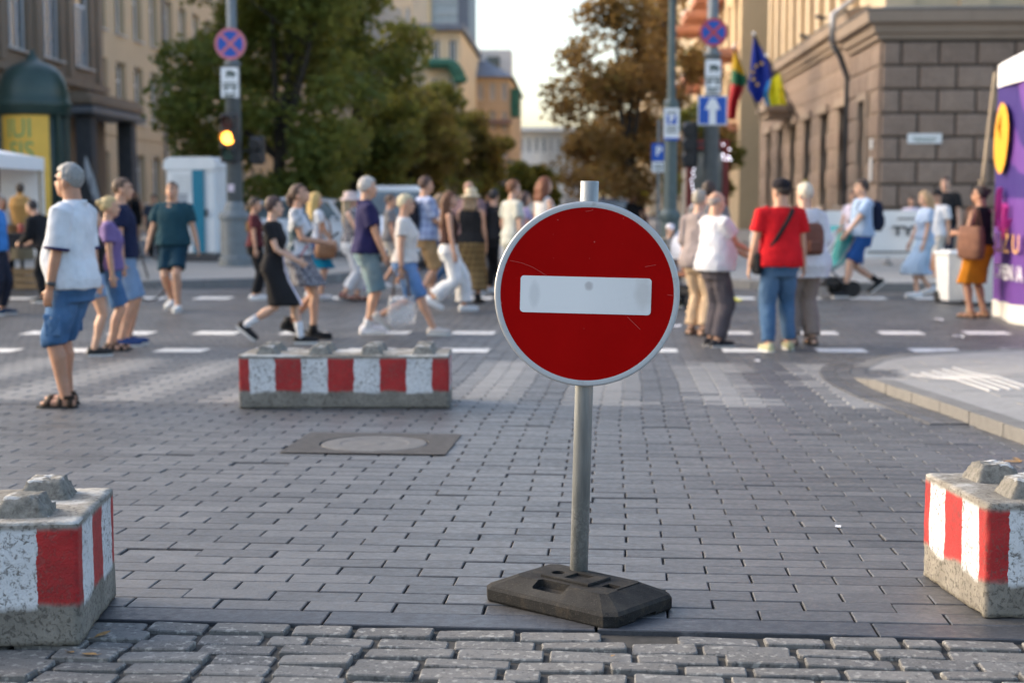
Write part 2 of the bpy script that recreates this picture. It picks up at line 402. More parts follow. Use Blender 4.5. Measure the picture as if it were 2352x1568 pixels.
def inside(p,poly):
    c=False; n=len(poly)
    for i in range(n):
        a,d=poly[i],poly[i-1]
        if (a[1]>p[1])!=(d[1]>p[1]) and p[0]<(d[0]-a[0])*(p[1]-a[1])/(d[1]-a[1])+a[0]: c=not c
    return c
for i in range(16):
    for j in range(16):
        x0,y0=2.2+i*.5+(.25 if j%2 else 0),8.9+j*.34; q=[(x0+.006,y0+.006),(x0+.494,y0+.006),(x0+.494,y0+.334),(x0+.006,y0+.334)]
        if not all(inside((x+dx_,y+dy_),poly) for x,y in q for dx_,dy_ in((.17,0),(-.17,0),(0,.17),(0,-.17))) or x0>7: continue
        zz=[zg(y)+h_corner((x,y)) for x,y in q]; b=MB(); b.loft([[Vector((x,y,z-.01)) for (x,y),z in zip(q,zz)],[Vector((x,y,z+.003)) for (x,y),z in zip(q,zz)]]); b.build('pavement_slab',M_SIDE,pav_r)
# curved gutter rows of small stones round that corner
b=MB(); cc=np.array([[p.x,p.y] for p in cpts[2:-1]])
cen=np.array([gp(2400,880).x,gp(2400,880).y]); gv,gf,gr=[],[],[]
for row in range(3):
    for i in range(len(cc)-1):
        a=np.array(cc[i]); c=np.array(cc[i+1]); L=np.linalg.norm(c-a); n=max(1,int(L/.16)); nn=np.array([(c-a)[1],-(c-a)[0]])/max(L,1e-6)
        if np.dot(nn,a-cen)<0: nn=-nn
        for k in range(n):
            q0=a+(c-a)*(k+.03)/n; q1=a+(c-a)*(k+.97)/n; o0=.02+row*.13; o1=o0+.12
            ps=[q0+nn*o0,q1+nn*o0,q1+nn*o1,q0+nn*o1]; bb=len(gv)
            gv+=[(x,y,zg(y)+.008) for x,y in ps]+[(x,y,zg(y)-.03) for x,y in ps]
            gf+=[(bb,bb+1,bb+2,bb+3)]+[(bb+4+j,bb+4+(j+1)%4,bb+(j+1)%4,bb+j) for j in range(4)]; gr+=[random.random()]*5
me=bpy.data.meshes.new('gutter_stones'); me.from_pydata(gv,[],gf); at_=me.attributes.new('rnd','FLOAT','FACE'); at_.data.foreach_set('value',gr)
o=link('gutter_stones',me,M_PAV,road); o['kind']='stuff'
# tactile bars
b=MB()
def tl_(j,t):
    p=gp(2098+j*24+t*172,843-j*1.5+t*58,.07); return Vector((p.x,p.y,zg(p.y)+h_corner(p)+.003))
for j in range(5):
    for k in range(22):
        p=tl_(j,k/21); q=tl_(j,k/21+.02); b.box((p.x,p.y,p.z+.004),(.075,.024,.008),(0,0,math.atan2(q.y-p.y,q.x-p.x)))
b.build('tactile_bars',M('tactile white',(.50,.50,.50),.7,.12,30),pav_r)['kind']='stuff'
# far pavements either side of the avenue
def arc(cx,cy,r,a0,a1,n=9): return [(cx+r*math.cos(R(a0+(a1-a0)*i/n)),cy+r*math.sin(R(a0+(a1-a0)*i/n))) for i in range(n+1)]
k0=gp(297,673); 
left_edge=[(-60,22.6),(-12,22.6),(-9,22.9)]+arc(-7.6,27.6,3.6,-70,-10,8)+[(-3.9,30),(-3.9,100)]
poly=left_edge+[(-60,100)]
far_l=ramp_poly('pavement',poly,.12,M_SIDE)
kerb_line(far_l,[(-16,22.6)]+left_edge[1:-1]+[(-3.9,40)],.12,step=1.0,wid=.2,mat=M_LIGHT)
right_edge=[(2.0,100),(2.0,30)]+arc(4.8,26.6,2.9,195,265,8)+[(60,23.2)]
far_r=ramp_poly('pavement',right_edge+[(60,100)],.12,M_SIDE)
kerb_line(far_r,[(2.0,40)]+right_edge[1:-1]+[(16,23.4)],.12,step=1.0,wid=.2,mat=M_LIGHT)
b=MB()
for j in range(3):
    for k in range(40): x=4.2+k*.075; y=24.1+j*.1; b.lathe([(.02,0),(.02,.006),(.012,.009)],6,(x,y,zg(y)+.12))
b.build('tactile_studs',M('tactile white',(.66,.66,.65)),far_r)['kind']='stuff'
# slab joints on the far pavements: dark thin grooves as strips of slabs (nearest rows only)
# ================================================================ FOREGROUND: concrete barrier blocks
BL,BW,BH=1.45,.575,.365
def m_block():
    m,nt,bs=base_mat('painted concrete'); tc=_n(nt,'ShaderNodeTexCoord'); O=tc.outputs['Object']; oi=_n(nt,'ShaderNodeObjectInfo')
    off=_n(nt,'ShaderNodeVectorMath',operation='ADD'); nt.links.new(O,off.inputs[0]); sc=_n(nt,'ShaderNodeVectorMath',operation='SCALE'); cb=_n(nt,'ShaderNodeCombineXYZ')
    for i in range(3): nt.links.new(oi.outputs['Random'],cb.inputs[i])
    nt.links.new(cb.outputs[0],sc.inputs[0]); sc.inputs['Scale'].default_value=37; nt.links.new(sc.outputs[0],off.inputs[1]); V=off.outputs[0]
    sp=_n(nt,'ShaderNodeSeparateXYZ'); nt.links.new(O,sp.inputs[0]); x,y,z=sp.outputs
    sn=_n(nt,'ShaderNodeSeparateXYZ'); nt.links.new(tc.outputs['Normal'],sn.inputs[0])
    wob=math_(nt,'MULTIPLY',math_(nt,'SUBTRACT',nz(nt,13,5,V,.7),.5),.036)
    # long side stripes, 0.36 m pitch
    xs=math_(nt,'ADD',math_(nt,'ADD',x,.0225+.18+3.6),wob); fr=math_(nt,'FRACT',math_(nt,'DIVIDE',xs,.36)); 
    dl=math_(nt,'ABSOLUTE',math_(nt,'SUBTRACT',fr,.5)); redL=math_(nt,'LESS_THAN',dl,.252)
    ay=math_(nt,'ADD',math_(nt,'ABSOLUTE',y),wob); redE=math_(nt,'MAXIMUM',math_(nt,'LESS_THAN',ay,.078),math_(nt,'GREATER_THAN',ay,.228))
    isend=math_(nt,'GREATER_THAN',math_(nt,'ABSOLUTE',sn.outputs[0]),.6)
    red=mixc(nt,isend,redL,redE)
    # upright faces only, above the unpainted foot
    wallf=math_(nt,'LESS_THAN',math_(nt,'ABSOLUTE',sn.outputs[2]),.5)
    zw=math_(nt,'ADD',z,math_(nt,'MULTIPLY',math_(nt,'SUBTRACT',nz(nt,9,4,V),.5),.05))
    low=ramp(nt,math_(nt,'ADD',zw,math_(nt,'MULTIPLY',red,-.012)),[(.098,(0,0,0)),(.118,(1,1,1))])
    hi=ramp(nt,math_(nt,'ADD',z,math_(nt,'MULTIPLY',wob,.6)),[(.335,(1,1,1)),(.349,(0,0,0))])
    pit=ramp(nt,nz(nt,62,5,V,.75,.6),[(.415,(0,0,0)),(.465,(1,1,1))])
    pit2=ramp(nt,nz(nt,5,3,V),[(.40,(1,1,1)),(.66,(.0,)*3)])   # pits come in patches
    paint=math_(nt,'MULTIPLY',math_(nt,'MULTIPLY',wallf,low),hi)
    chip=math_(nt,'MULTIPLY',math_(nt,'SUBTRACT',1,pit),math_(nt,'ADD',math_(nt,'MULTIPLY',pit2,.8),.25))
    worn=ramp(nt,nz(nt,3.4,6,V,.7),[(.64,(0,0,0)),(.74,(.75,)*3)])
    conc=ramp(nt,nz(nt,7,6,V,.65),[(.25,(.13,.118,.10)),(.5,(.205,.19,.162)),(.8,(.30,.28,.245))])
    conc=mixc(nt,math_(nt,'MULTIPLY',math_(nt,'SUBTRACT',1,pit),.7),conc,(.06,.054,.047))
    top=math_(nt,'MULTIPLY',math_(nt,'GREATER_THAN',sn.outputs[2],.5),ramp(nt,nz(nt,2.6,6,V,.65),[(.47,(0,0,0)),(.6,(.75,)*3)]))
    white=ramp(nt,nz(nt,4,5,V),[(.3,(.52,.535,.55)),(.7,(.66,.67,.685))])
    redc=ramp(nt,nz(nt,6,5,V,.7),[(.3,(.25,.006,.008)),(.55,(.36,.009,.011)),(.75,(.46,.02,.02))])
    pc=mixc(nt,red,white,redc)
    pa=math_(nt,'MULTIPLY',paint,math_(nt,'SUBTRACT',1,math_(nt,'MINIMUM',1,math_(nt,'ADD',math_(nt,'MULTIPLY',chip,mixc(nt,red,(.85,)*3,(.45,)*3)),worn))))
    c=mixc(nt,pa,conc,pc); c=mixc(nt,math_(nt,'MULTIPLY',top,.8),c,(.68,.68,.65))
    nt.links.new(c,bs.inputs['Base Color']); bs.inputs['Roughness'].default_value=.78
    nt.links.new(mixc(nt,pa,(.9,)*3,(.55,)*3),bs.inputs['Roughness'])
    h=math_(nt,'ADD',math_(nt,'MULTIPLY',pit,1.4),nz(nt,170,4,V)); bump(nt,bs,h,.55,.006)
    return m
M_BLOCK=m_block()
def rough_box(L,W,H,r,step,amp,seed):
    """box with rounded, broken edges: gridded faces, displaced"""
    b=MB(); hx,hy=L/2,W/2
    def face(o,du,dv,nu,nv):
        vs=[o+du*(i/nu)+dv*(j/nv) for j in range(nv+1) for i in range(nu+1)]
        b.add(vs,[(j*(nu+1)+i,j*(nu+1)+i+1,(j+1)*(nu+1)+i+1,(j+1)*(nu+1)+i) for j in range(nv) for i in range(nu)])
    nx,ny,nz_=[max(2,int(k/step)) for k in(L,W,H)]; V=Vector
    face(V((-hx,-hy,0)),V((L,0,0)),V((0,0,H)),nx,nz_); face(V((hx,hy,0)),V((-L,0,0)),V((0,0,H)),nx,nz_)
    face(V((hx,-hy,0)),V((0,W,0)),V((0,0,H)),ny,nz_); face(V((-hx,hy,0)),V((0,-W,0)),V((0,0,H)),ny,nz_)
    face(V((-hx,-hy,H)),V((L,0,0)),V((0,W,0)),nx,ny); face(V((-hx,hy,0)),V((L,0,0)),V((0,-W,0)),nx,ny)
    out=[]
    for v in b.v:
        v=V(v); e=V((seed*7.3,seed*3.1,seed))
        rr=r*(.6+1.6*max(0,noise.noise((v+e)*16)))+ .012*max(0,noise.noise((v+e)*45))+.05*max(0,noise.noise((v+e)*11)-.38)
        c=V((max(-hx+rr,min(hx-rr,v.x)),max(-hy+rr,min(hy-rr,v.y)),max(rr,min(H-rr,v.z))))
        d=v-c
        if d.length>1e-6: v=c+d.normalized()*rr
        n=noise.noise((v+e)*9)*amp+noise.noise((v+e)*38)*amp*.5
        k=d.normalized() if d.length>1e-6 else V((0,0,0)); out.append(v+k*n)
    b.v=[tuple(v) for v in out]
    me=b.mesh('body',True); bm=bmesh.new(); bm.from_mesh(me); bmesh.ops.remove_doubles(bm,verts=bm.verts,dist=.0008); bm.to_mesh(me); bm.free(); return me
def block(corner,rz,anchor,label,seed):
    """corner: ground point of one bottom corner; anchor: which corner (sx,sy)"""
    c,s=math.cos(rz),math.sin(rz); ox,oy=anchor[0]*BL/2,anchor[1]*BW/2
    loc=(corner.x-(ox*c-oy*s),corner.y-(ox*s+oy*c)); 
    t=thing('concrete_barrier',label,'concrete block',(loc[0],loc[1],zg(loc[1])+.002),rz,'red and white concrete barrier blocks')
    t.rotation_euler=(0,0,rz); t.rotation_euler.rotate_axis('X',math.atan(-.0202))
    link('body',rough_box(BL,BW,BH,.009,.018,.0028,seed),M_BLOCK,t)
    k=0
    for iy in(-1,1):
        for ix in range(4):
            k+=1; b=MB(); N=16
            def P(i,j): 
                a,bb=i/N*2-1,j/N*2-1; q=max(abs(a),abs(bb)); top=.62
                hgt=.062*min(1,max(0,(1-q)/(1-top))); 
                v=Vector((a*.080,bb*.075,hgt)); e=Vector((seed*3+k,k*1.7,0)); d=noise.noise((v+e)*30)*.008+noise.noise((v+e)*75)*.005
                return v+Vector((d,d*.6,d*.8))
            b.add([P(i,j) for j in range(N+1) for i in range(N+1)],[(j*(N+1)+i,j*(N+1)+i+1,(j+1)*(N+1)+i+1,(j+1)*(N+1)+i) for j in range(N) for i in range(N)])
            b.build('stud',M_STUD,t,(-.5425+ix*.3617,iy*.145,BH-.003),smooth=True)
    return t
def m_stud():
    m,nt,bs=base_mat('rough stud concrete'); ge=_n(nt,'ShaderNodeNewGeometry'); P=ge.outputs['Position']
    c=ramp(nt,nz(nt,40,6,P,.75),[(.3,(.085,.08,.07)),(.5,(.22,.21,.185)),(.75,(.36,.345,.31))])
    w_=ramp(nt,nz(nt,9,5,P,.7),[(.5,(0,0,0)),(.6,(.8,)*3)]); sn=_n(nt,'ShaderNodeSeparateXYZ'); nt.links.new(ge.outputs['Normal'],sn.inputs[0])
    c=mixc(nt,math_(nt,'MULTIPLY',w_,math_(nt,'GREATER_THAN',sn.outputs[2],.75)),c,(.68,.69,.69))
    nt.links.new(c,bs.inputs['Base Color']); bs.inputs['Roughness'].default_value=.95; bump(nt,bs,nz(nt,110,5,P,.8),.9,.012); return m
M_STUD=m_stud()
pm0,pm1=gp(549,938),gp(1033,938)
block(pm0,math.atan2(pm1.y-pm0.y,pm1.x-pm0.x),(-1,-1),'striped block further off, standing alone before the walking crowd',3)
l0,l1=gp(185.5,1484),gp(269,1368); d=(l1-l0); rz=math.atan2(d.y,d.x)-R(90)
block(l0,rz,(1,-1),'near striped block whose right end juts in at the left frame edge, leaves beside it',1)
r0,r1=gp(2261,1421),gp(2129,1318); d=(r1-r0); rz=math.atan2(d.y,d.x)-R(90)
block(r0,rz+R(2),(-1,-1),'near striped block whose left end juts in at the right frame edge',2)
# ================================================================ NO ENTRY SIGN
sb=gp(1328,1372)
sign=thing('no_entry_sign','round red no entry sign with white bar on grey post and rubber foot','road sign',(sb.x,sb.y,sb.z),0)
LEAN=R(1.3); LR=(0,LEAN,0)
def m_galv():
    m,nt,bs=base_mat('galvanised steel'); tc=_n(nt,'ShaderNodeTexCoord'); O=tc.outputs['Object']; sp=_n(nt,'ShaderNodeSeparateXYZ'); nt.links.new(O,sp.inputs[0])
    mp=_n(nt,'ShaderNodeMapping'); mp.inputs['Scale'].default_value=(1,1,.12); nt.links.new(O,mp.inputs['Vector'])
    c=ramp(nt,nz(nt,38,5,mp.outputs[0],.6),[(.25,(.19,.20,.20)),(.5,(.27,.285,.285)),(.75,(.37,.385,.385))])
    sc=ramp(nt,nz(nt,55,6,O,.8,1.5),[(.47,(0,0,0)),(.56,(1,1,1))]); lowz=ramp(nt,math_(nt,'ADD',sp.outputs[2],math_(nt,'MULTIPLY',nz(nt,12,3,O),.12)),[(.10,(.15,)*3),(.2,(1,1,1)),(.36,(.8,)*3),(.40,(0,0,0))])
    c=mixc(nt,math_(nt,'MULTIPLY',math_(nt,'MULTIPLY',sc,lowz),.75),c,(.50,.52,.53))
    nt.links.new(c,bs.inputs['Base Color']); bs.inputs['Metallic'].default_value=.35; bs.inputs['Roughness'].default_value=.42; bump(nt,bs,nz(nt,200,3,O),.12); return m
M_GALV=m_galv()
b=MB(); b.lathe([(.0298,.055),(.0298,1.372),(.0275,1.374),(.0272,1.33)],28); post=b.build('post',M_GALV,sign,rot=LR,smooth=True)
for p in post.data.polygons: p.use_smooth=len(p.vertices)==4
def m_signred():
    m,nt,bs=base_mat('sign red film'); tc=_n(nt,'ShaderNodeTexCoord'); O=tc.outputs['Object']
    c=ramp(nt,nz(nt,5,4,O),[(.3,(.30,.0012,.0012)),(.7,(.35,.0016,.0016))])
    mp=_n(nt,'ShaderNodeMapping'); mp.inputs['Rotation'].default_value=(0,R(-25),0); mp.inputs['Scale'].default_value=(7,7,120); nt.links.new(O,mp.inputs['Vector'])
    s=nz(nt,1,2,mp.outputs[0]); s=ramp(nt,s,[(.735,(0,0,0)),(.75,(1,1,1))]); g=ramp(nt,nz(nt,3.3,2,O),[(.55,(0,0,0)),(.62,(1,1,1))]); c=mixc(nt,math_(nt,'MULTIPLY',math_(nt,'MULTIPLY',s,g),.5),c,(.6,.10,.09))
    dots=ramp(nt,nz(nt,75,1,O),[(.77,(0,0,0)),(.79,(1,1,1))]); c=mixc(nt,math_(nt,'MULTIPLY',dots,.6),c,(.6,.2,.18))
    nt.links.new(c,bs.inputs['Base Color']); nt.links.new(ramp(nt,nz(nt,4,4,O),[(.3,(.32,)*3),(.7,(.55,)*3)]),bs.inputs['Roughness']); bs.inputs['Specular IOR Level'].default_value=.05; return m
def m_film():
    m,nt,bs=base_mat('white retroreflective film'); tc=_n(nt,'ShaderNodeTexCoord'); O=tc.outputs['Object']; v=_n(nt,'ShaderNodeTexVoronoi',feature='DISTANCE_TO_EDGE'); v.inputs['Scale'].default_value=270; v.inputs['Randomness'].default_value=.12; nt.links.new(O,v.inputs['Vector'])
    cell=ramp(nt,v.outputs['Distance'],[(.03,(.48,.49,.50)),(.14,(.73,.745,.755))]); flat=(.74,.755,.765)
    sp=_n(nt,'ShaderNodeSeparateXYZ'); nt.links.new(O,sp.inputs[0]); k=ramp(nt,math_(nt,'ADD',math_(nt,'MULTIPLY',sp.outputs[0],2),.5),[(.45,(.06,)*3),(.95,(1,1,1))])
    c=mixc(nt,k,flat,cell)
    # two grimy smudges that belong to the film
    def smudge(px,pz,rx,rz,amt):
        a=math_(nt,'POWER',math_(nt,'DIVIDE',math_(nt,'SUBTRACT',sp.outputs[0],px),rx),2); bb=math_(nt,'POWER',math_(nt,'DIVIDE',math_(nt,'SUBTRACT',sp.outputs[2],pz),rz),2)
        d=math_(nt,'ADD',math_(nt,'ADD',a,bb),math_(nt,'MULTIPLY',math_(nt,'SUBTRACT',nz(nt,40,4,O),.5),.9)); return math_(nt,'MULTIPLY',ramp(nt,d,[(.2,(1,1,1)),(1,(0,0,0))]),amt)
    c=mixc(nt,smudge(.010,.030,.016,.018,.5),c,(.25,.22,.22)); c=mixc(nt,smudge(-.165,.0,.022,.05,.25),c,(.3,.31,.33)); c=mixc(nt,smudge(.185,.01,.035,.06,.28),c,(.33,.30,.27))
    nt.links.new(c,bs.inputs['Base Color']); bs.inputs['Roughness'].default_value=.45; bs.inputs['Specular IOR Level'].default_value=.3; return m
def m_rim():
    m,nt,bs=base_mat('grey reflective rim'); tc=_n(nt,'ShaderNodeTexCoord'); O=tc.outputs['Object']; v=_n(nt,'ShaderNodeTexVoronoi'); v.inputs['Scale'].default_value=330; v.inputs['Randomness'].default_value=.2; nt.links.new(O,v.inputs['Vector'])
    c=ramp(nt,v.outputs['Distance'],[(.25,(.27,.29,.31)),(.5,(.44,.46,.48))]); c=mixc(nt,ramp(nt,nz(nt,30,4,O),[(.6,(0,0,0)),(.75,(.5,)*3)]),c,(.2,.2,.2)); nt.links.new(c,bs.inputs['Base Color']); bs.inputs['Roughness'].default_value=.45; return m
scn=atY(1348,676,sb.y-.045)                     # centre of the disc
L_=Vector((scn.x-sb.x,scn.y-sb.y,scn.z-sb.z))
plate=thing('sign_plate',None,None); del_=plate; plate.parent=sign; plate.location=L_; plate.rotation_euler=LR
def disc(b,r0,r1,y0,y1,n=96):  # annulus between two radii in the xz plane, front faces -Y
    rings=[[Vector((r*math.cos(2*math.pi*j/n),y,r*math.sin(2*math.pi*j/n))) for j in range(n)] for r,y in((r0,y0),(r1,y1))]; b.loft(rings,False)
M_RED=m_signred(); M_FILM=m_film(); M_RIM=m_rim(); M_ALU=M('bare aluminium',(.45,.46,.47),.4,.08,20,metal=.8)
RS=.2985
b=MB(); n=96
prof=[(.0005,0),(.2785,0)]
b.add([(.279*math.cos(2*math.pi*j/n),.279*math.sin(2*math.pi*j/n),0) for j in range(n)],[tuple(range(n))]); me=b.mesh('face'); me.transform(Matrix.Rotation(R(90),4,'X')); link('face',me,M_RED,plate)
# rolled rim: dished edge that turns back
b=MB(); rim=[(.2790,.0005),(.283,.0012),(.292,.0012),(.2965,.0004),(RS,-.003),(RS,-.016),(.295,-.018),(.288,-.015)]
b.loft([[Vector((r*math.cos(2*math.pi*j/n),-z,r*math.sin(2*math.pi*j/n))) for j in range(n)] for r,z in rim],False)
o=b.build('rim',[M_RIM,M_ALU],plate,smooth=True)
for i,p in enumerate(o.data.polygons): p.material_index=1 if i>=3*n else 0
b=MB(); b.add([(.288*math.cos(2*math.pi*j/n),.288*math.sin(2*math.pi*j/n),.012) for j in range(n)],[tuple(range(n))]); me=b.mesh('back_plate'); me.transform(Matrix.Rotation(R(90),4,'X')); me.transform(Matrix.Translation((0,.024,0))); link('back_plate',me,M_ALU,plate)
def rrect(w,h,r,n=6):
    o=[]
    for cx,cy,a0 in((w/2-r,h/2-r,0),(-w/2+r,h/2-r,90),(-w/2+r,-h/2+r,180),(w/2-r,-h/2+r,270)):
        o+=[(cx+r*math.cos(R(a0+90*i/n)),cy+r*math.sin(R(a0+90*i/n))) for i in range(n+1)]
    return o
pl=rrect(.421,.118,.011); b=MB(); ring0=[Vector((x,-.0006,z)) for x,z in pl]; ring1=[Vector((x,.003,z)) for x,z in pl]; b.loft([ring0,ring1],False); b.add(ring0,[tuple(range(len(pl)))[::-1]]); o=b.build('white_bar',M_FILM,plate,(-.004,-.0012,-.003))
for zz in(.1,-.1):
    b=MB(); b.tube([(-.032,.02,zz),(-.034,.045,zz),(-.02,.075,zz),(.02,.075,zz),(.034,.045,zz),(.032,.02,zz)],.006,6); b.build('clamp',M_ALU,plate)
# --- rubber foot
q0,q1,q2=gp(1100,1376),gp(1399,1445),gp(1560,1397); fc=(q0+q2)/2; ax=(q0-q1); rzf=math.atan2(ax.y,ax.x); FL,FW=.545,.352
def oct_(w,h,c,z): w/=2;h/=2; return [Vector(p+(z,)) for p in((-w+c,-h),(w-c,-h),(w,-h+c),(w,h-c),(w-c,h),(-w+c,h),(-w,h-c),(-w,-h+c))]
def m_rubber():
    m,nt,bs=base_mat('recycled rubber'); tc=_n(nt,'ShaderNodeTexCoord'); O=tc.outputs['Object']; ge=_n(nt,'ShaderNodeNewGeometry'); sn=_n(nt,'ShaderNodeSeparateXYZ'); nt.links.new(ge.outputs['Normal'],sn.inputs[0])
    c=ramp(nt,nz(nt,9,6,O,.7),[(.3,(.010,.010,.0105)),(.6,(.022,.022,.022)),(.8,(.04,.037,.034))])
    d=ramp(nt,nz(nt,14,6,O,.75),[(.52,(0,0,0)),(.68,(.7,)*3)]); c=mixc(nt,d,c,(.055,.045,.034))
    t=math_(nt,'MULTIPLY',ramp(nt,sn.outputs[2],[(.5,(0,0,0)),(.95,(1,1,1))]),ramp(nt,nz(nt,6,5,O,.6),[(.4,(.05,)*3),(.75,(.55,)*3)])); c=mixc(nt,t,c,(.075,.071,.064))   # dust lies on what faces up
    g=ramp(nt,nz(nt,320,2,O),[(.62,(0,0,0)),(.7,(.5,)*3)]); c=mixc(nt,g,c,(.13,.125,.115))
    nt.links.new(c,bs.inputs['Base Color']); bs.inputs['Roughness'].default_value=.8; bs.inputs['Specular IOR Level'].default_value=.14; bump(nt,bs,nz(nt,190,4,O,.7),.7,.005); return m
M_RUB=m_rubber()
b=MB(); b.loft([oct_(FL-.012,FW-.012,.03,.0),oct_(FL,FW,.034,.008),oct_(FL,FW,.034,.040),oct_(FL-.02,FW-.02,.034,.050),oct_(FL*.70,FW*.60,.02,.081),oct_(FL*.68,FW*.58,.02,.084)])
me=b.mesh('rubber_foot'); c=MB()
def floc(px,py,dz): q=gp(px,py,dz)-fc; return Matrix.Rotation(-rzf,3,'Z')@Vector((q.x,q.y,0))
q=floc(1266,1350,.07); c.box((q.x,q.y,.085),(.125,.055,.07),bev=.008); q=floc(1404,1346,.084); c.box((q.x,q.y,.095),(.05,.04,.045))
q=floc(1450,1345,.082); c.box((q.x,q.y,.088),(.008,.15,.016)); c.box((-FL/2,.0,.0),(.06,.11,.03))
me=boolean(me,c.mesh('c')); foot=link('rubber_foot',me,M_RUB,sign); fl=Vector((fc.x-sb.x,fc.y-sb.y,zg(fc.y)-sb.z+.002))
foot.location=fl; foot.rotation_euler=(0,0,rzf)
off=floc(1322,1324,.09); b=MB(); b.box((off.x,off.y,.0875),(.20,.12,.012),bev=.003); me=b.mesh('pad'); c=MB(); q=floc(1282,1318,.09); c.lathe([(.022,.05),(.022,.15)],20,(q.x,q.y,0)); q=floc(1330,1327,.09); c.box((q.x,q.y,.1),(.07,.07,.03)); me=boolean(me,c.mesh('c')); link('socket_pad',me,M_RUB,foot)
M_SCR=M('scratch pale',(.50,.07,.06),.6)
for pts_ in([(1173,604),(1200,609),(1225,618),(1260,638)],[(1340,491),(1352,489),(1357,486)],[(1476,611),(1500,606)],[(1440,724),(1470,752)],[(1528,672),(1548,675)],[(1378,648),(1390,646)]):
    b=MB(); P3=[Vector(((x-1348)/F_PX*4.69,-.0007,-(y-676)/F_PX*4.69)) for x,y in pts_]
    for a_,c_ in zip(P3,P3[1:]): t_=(c_-a_).normalized(); n_=Vector((-t_.z,0,t_.x))*.0006; b.quad(a_-n_,c_-n_,c_+n_,a_+n_)
    b.build('scratch',M_SCR,plate)
# ================================================================ LITTER
M_LEAFD=M('dry leaf',(.30,.17,.06),.8,.35,60); M_PAPER=M('paper scrap',(.75,.75,.77),.7,.05)
def dead_leaf(p,s,label):
    b=MB(); pts=[(0,-1),(.3,-.55),(.42,0),(.25,.5),(0,1),(-.3,.45),(-.38,0),(-.28,-.5)]; a=random.uniform(0,6.28); mid=Vector((0,0,.1*s))
    ring=[Vector((x*s,y*s,(.05+.35*abs(x)*random.random())*s)) for x,y in pts]; b.add([mid]+ring,[(0,i+1,(i+1)%8+1) for i in range(8)])
    b.tube([(0,-s,.05*s),(0,-1.5*s,.2*s)],.02*s,4); o=b.build('dead_leaf',M_LEAFD); o.location=(p.x,p.y,p.z+.004); o.rotation_euler=(random.uniform(-.2,.2),random.uniform(-.2,.2),a); return tag(o,label,'leaf','dead leaves on the ground')
for q,s,l in(((236,1459),.03,'curled brown leaf against the foot of the left near block'),((162,1500),.022,'yellowish leaf under the edge of the left near block'),((205,1505),.03,'flat brown leaf on the setts in front of the left near block'),((1408,1508),.014,'small tan leaf in a gap between setts below the sign foot'),((2335,1058),.06,'heap-edge brown leaf by the kerb above the right near block'),((2320,1062),.05,'smaller brown leaf by the kerb above the right near block')): dead_leaf(gp(*q),s,l)
def scrap(p,s,label,mat=None):
    b=MB(); N=4; b.add([Vector(((i/N-.5)*s*1.6,(j/N-.5)*s,.004+noise.noise(Vector((i*1.3+p.x*9,j*1.1,p.y)))*s*.25+.15*s)) for j in range(N+1) for i in range(N+1)],[(j*(N+1)+i,j*(N+1)+i+1,(j+1)*(N+1)+i+1,(j+1)*(N+1)+i) for j in range(N) for i in range(N)])
    o=b.build('paper_scrap',mat or M_PAPER); o.location=p; o.rotation_euler=(0,0,random.uniform(0,3)); return tag(o,label,'litter','litter on the road')
for q,s,l in(((1925,1211),.022,'tiny white paper scrap on the pavers left of the right near block'),((2245,970),.07,'crumpled white paper at the foot of the kerb'),((2155,737),.11,'white scrap on the dark road in front of the wheelie bins'),((2200,775),.08,'scrap on the road before the woman in the orange skirt'),((1545,752),.12,'pale scrap beside the right edge of the no entry sign'),((1740,830),.05,'scrap on the pale crossing stripe')): scrap(gp(*q),s,l)
scrap(gp(1680,693),.2,'crumpled yellow wrapper on the road behind the man in the white T-shirt',M('yellow wrapper',(.62,.58,.03),.6))
# ================================================================ BUILDINGS
def m_stucco(name,c,var=.1,stain=.25):
    m,nt,bs=base_mat(name); tc=_n(nt,'ShaderNodeTexCoord'); O=tc.outputs['Object']
    k=ramp(nt,nz(nt,.5,5,O,.6),[(.3,tuple(q*(1-var) for q in c)),(.7,tuple(q*(1+var) for q in c))])
    mp=_n(nt,'ShaderNodeMapping'); mp.inputs['Scale'].default_value=(2.2,2.2,.22); nt.links.new(O,mp.inputs['Vector'])
    s=math_(nt,'MULTIPLY',ramp(nt,nz(nt,1,6,mp.outputs[0],.7),[(.5,(0,0,0)),(.75,(1,1,1))]),stain); k=mixc(nt,s,k,tuple(q*.45 for q in c))
    k=mixc(nt,math_(nt,'MULTIPLY',ramp(nt,nz(nt,16,4,O),[(.4,(0,0,0)),(.7,(1,1,1))]),.18),k,tuple(q*.7 for q in c))
    nt.links.new(k,bs.inputs['Base Color']); bs.inputs['Roughness'].default_value=.9; bump(nt,bs,nz(nt,45,4,O),.3,.01); MATS[name]=m; return m
def m_block_stone(name,c0,c1):
    m,nt,bs=base_mat(name); oi=_n(nt,'ShaderNodeObjectInfo'); ge=_n(nt,'ShaderNodeNewGeometry'); P=ge.outputs['Position']
    c=mixc(nt,oi.outputs['Random'],c0,c1); c=mixc(nt,math_(nt,'MULTIPLY',ramp(nt,nz(nt,3,6,P,.7),[(.35,(0,0,0)),(.7,(1,1,1))]),.5),c,tuple(k*.6 for k in c0)); c=mixc(nt,math_(nt,'MULTIPLY',ramp(nt,nz(nt,22,4,P,.7),[(.45,(0,0,0)),(.65,(1,1,1))]),.4),c,tuple(min(1,k*1.35) for k in c1))
    nt.links.new(c,bs.inputs['Base Color']); bs.inputs['Roughness'].default_value=.92; bump(nt,bs,math_(nt,'ADD',nz(nt,28,5,P,.7),nz(nt,7,3,P)),.8,.03); return m
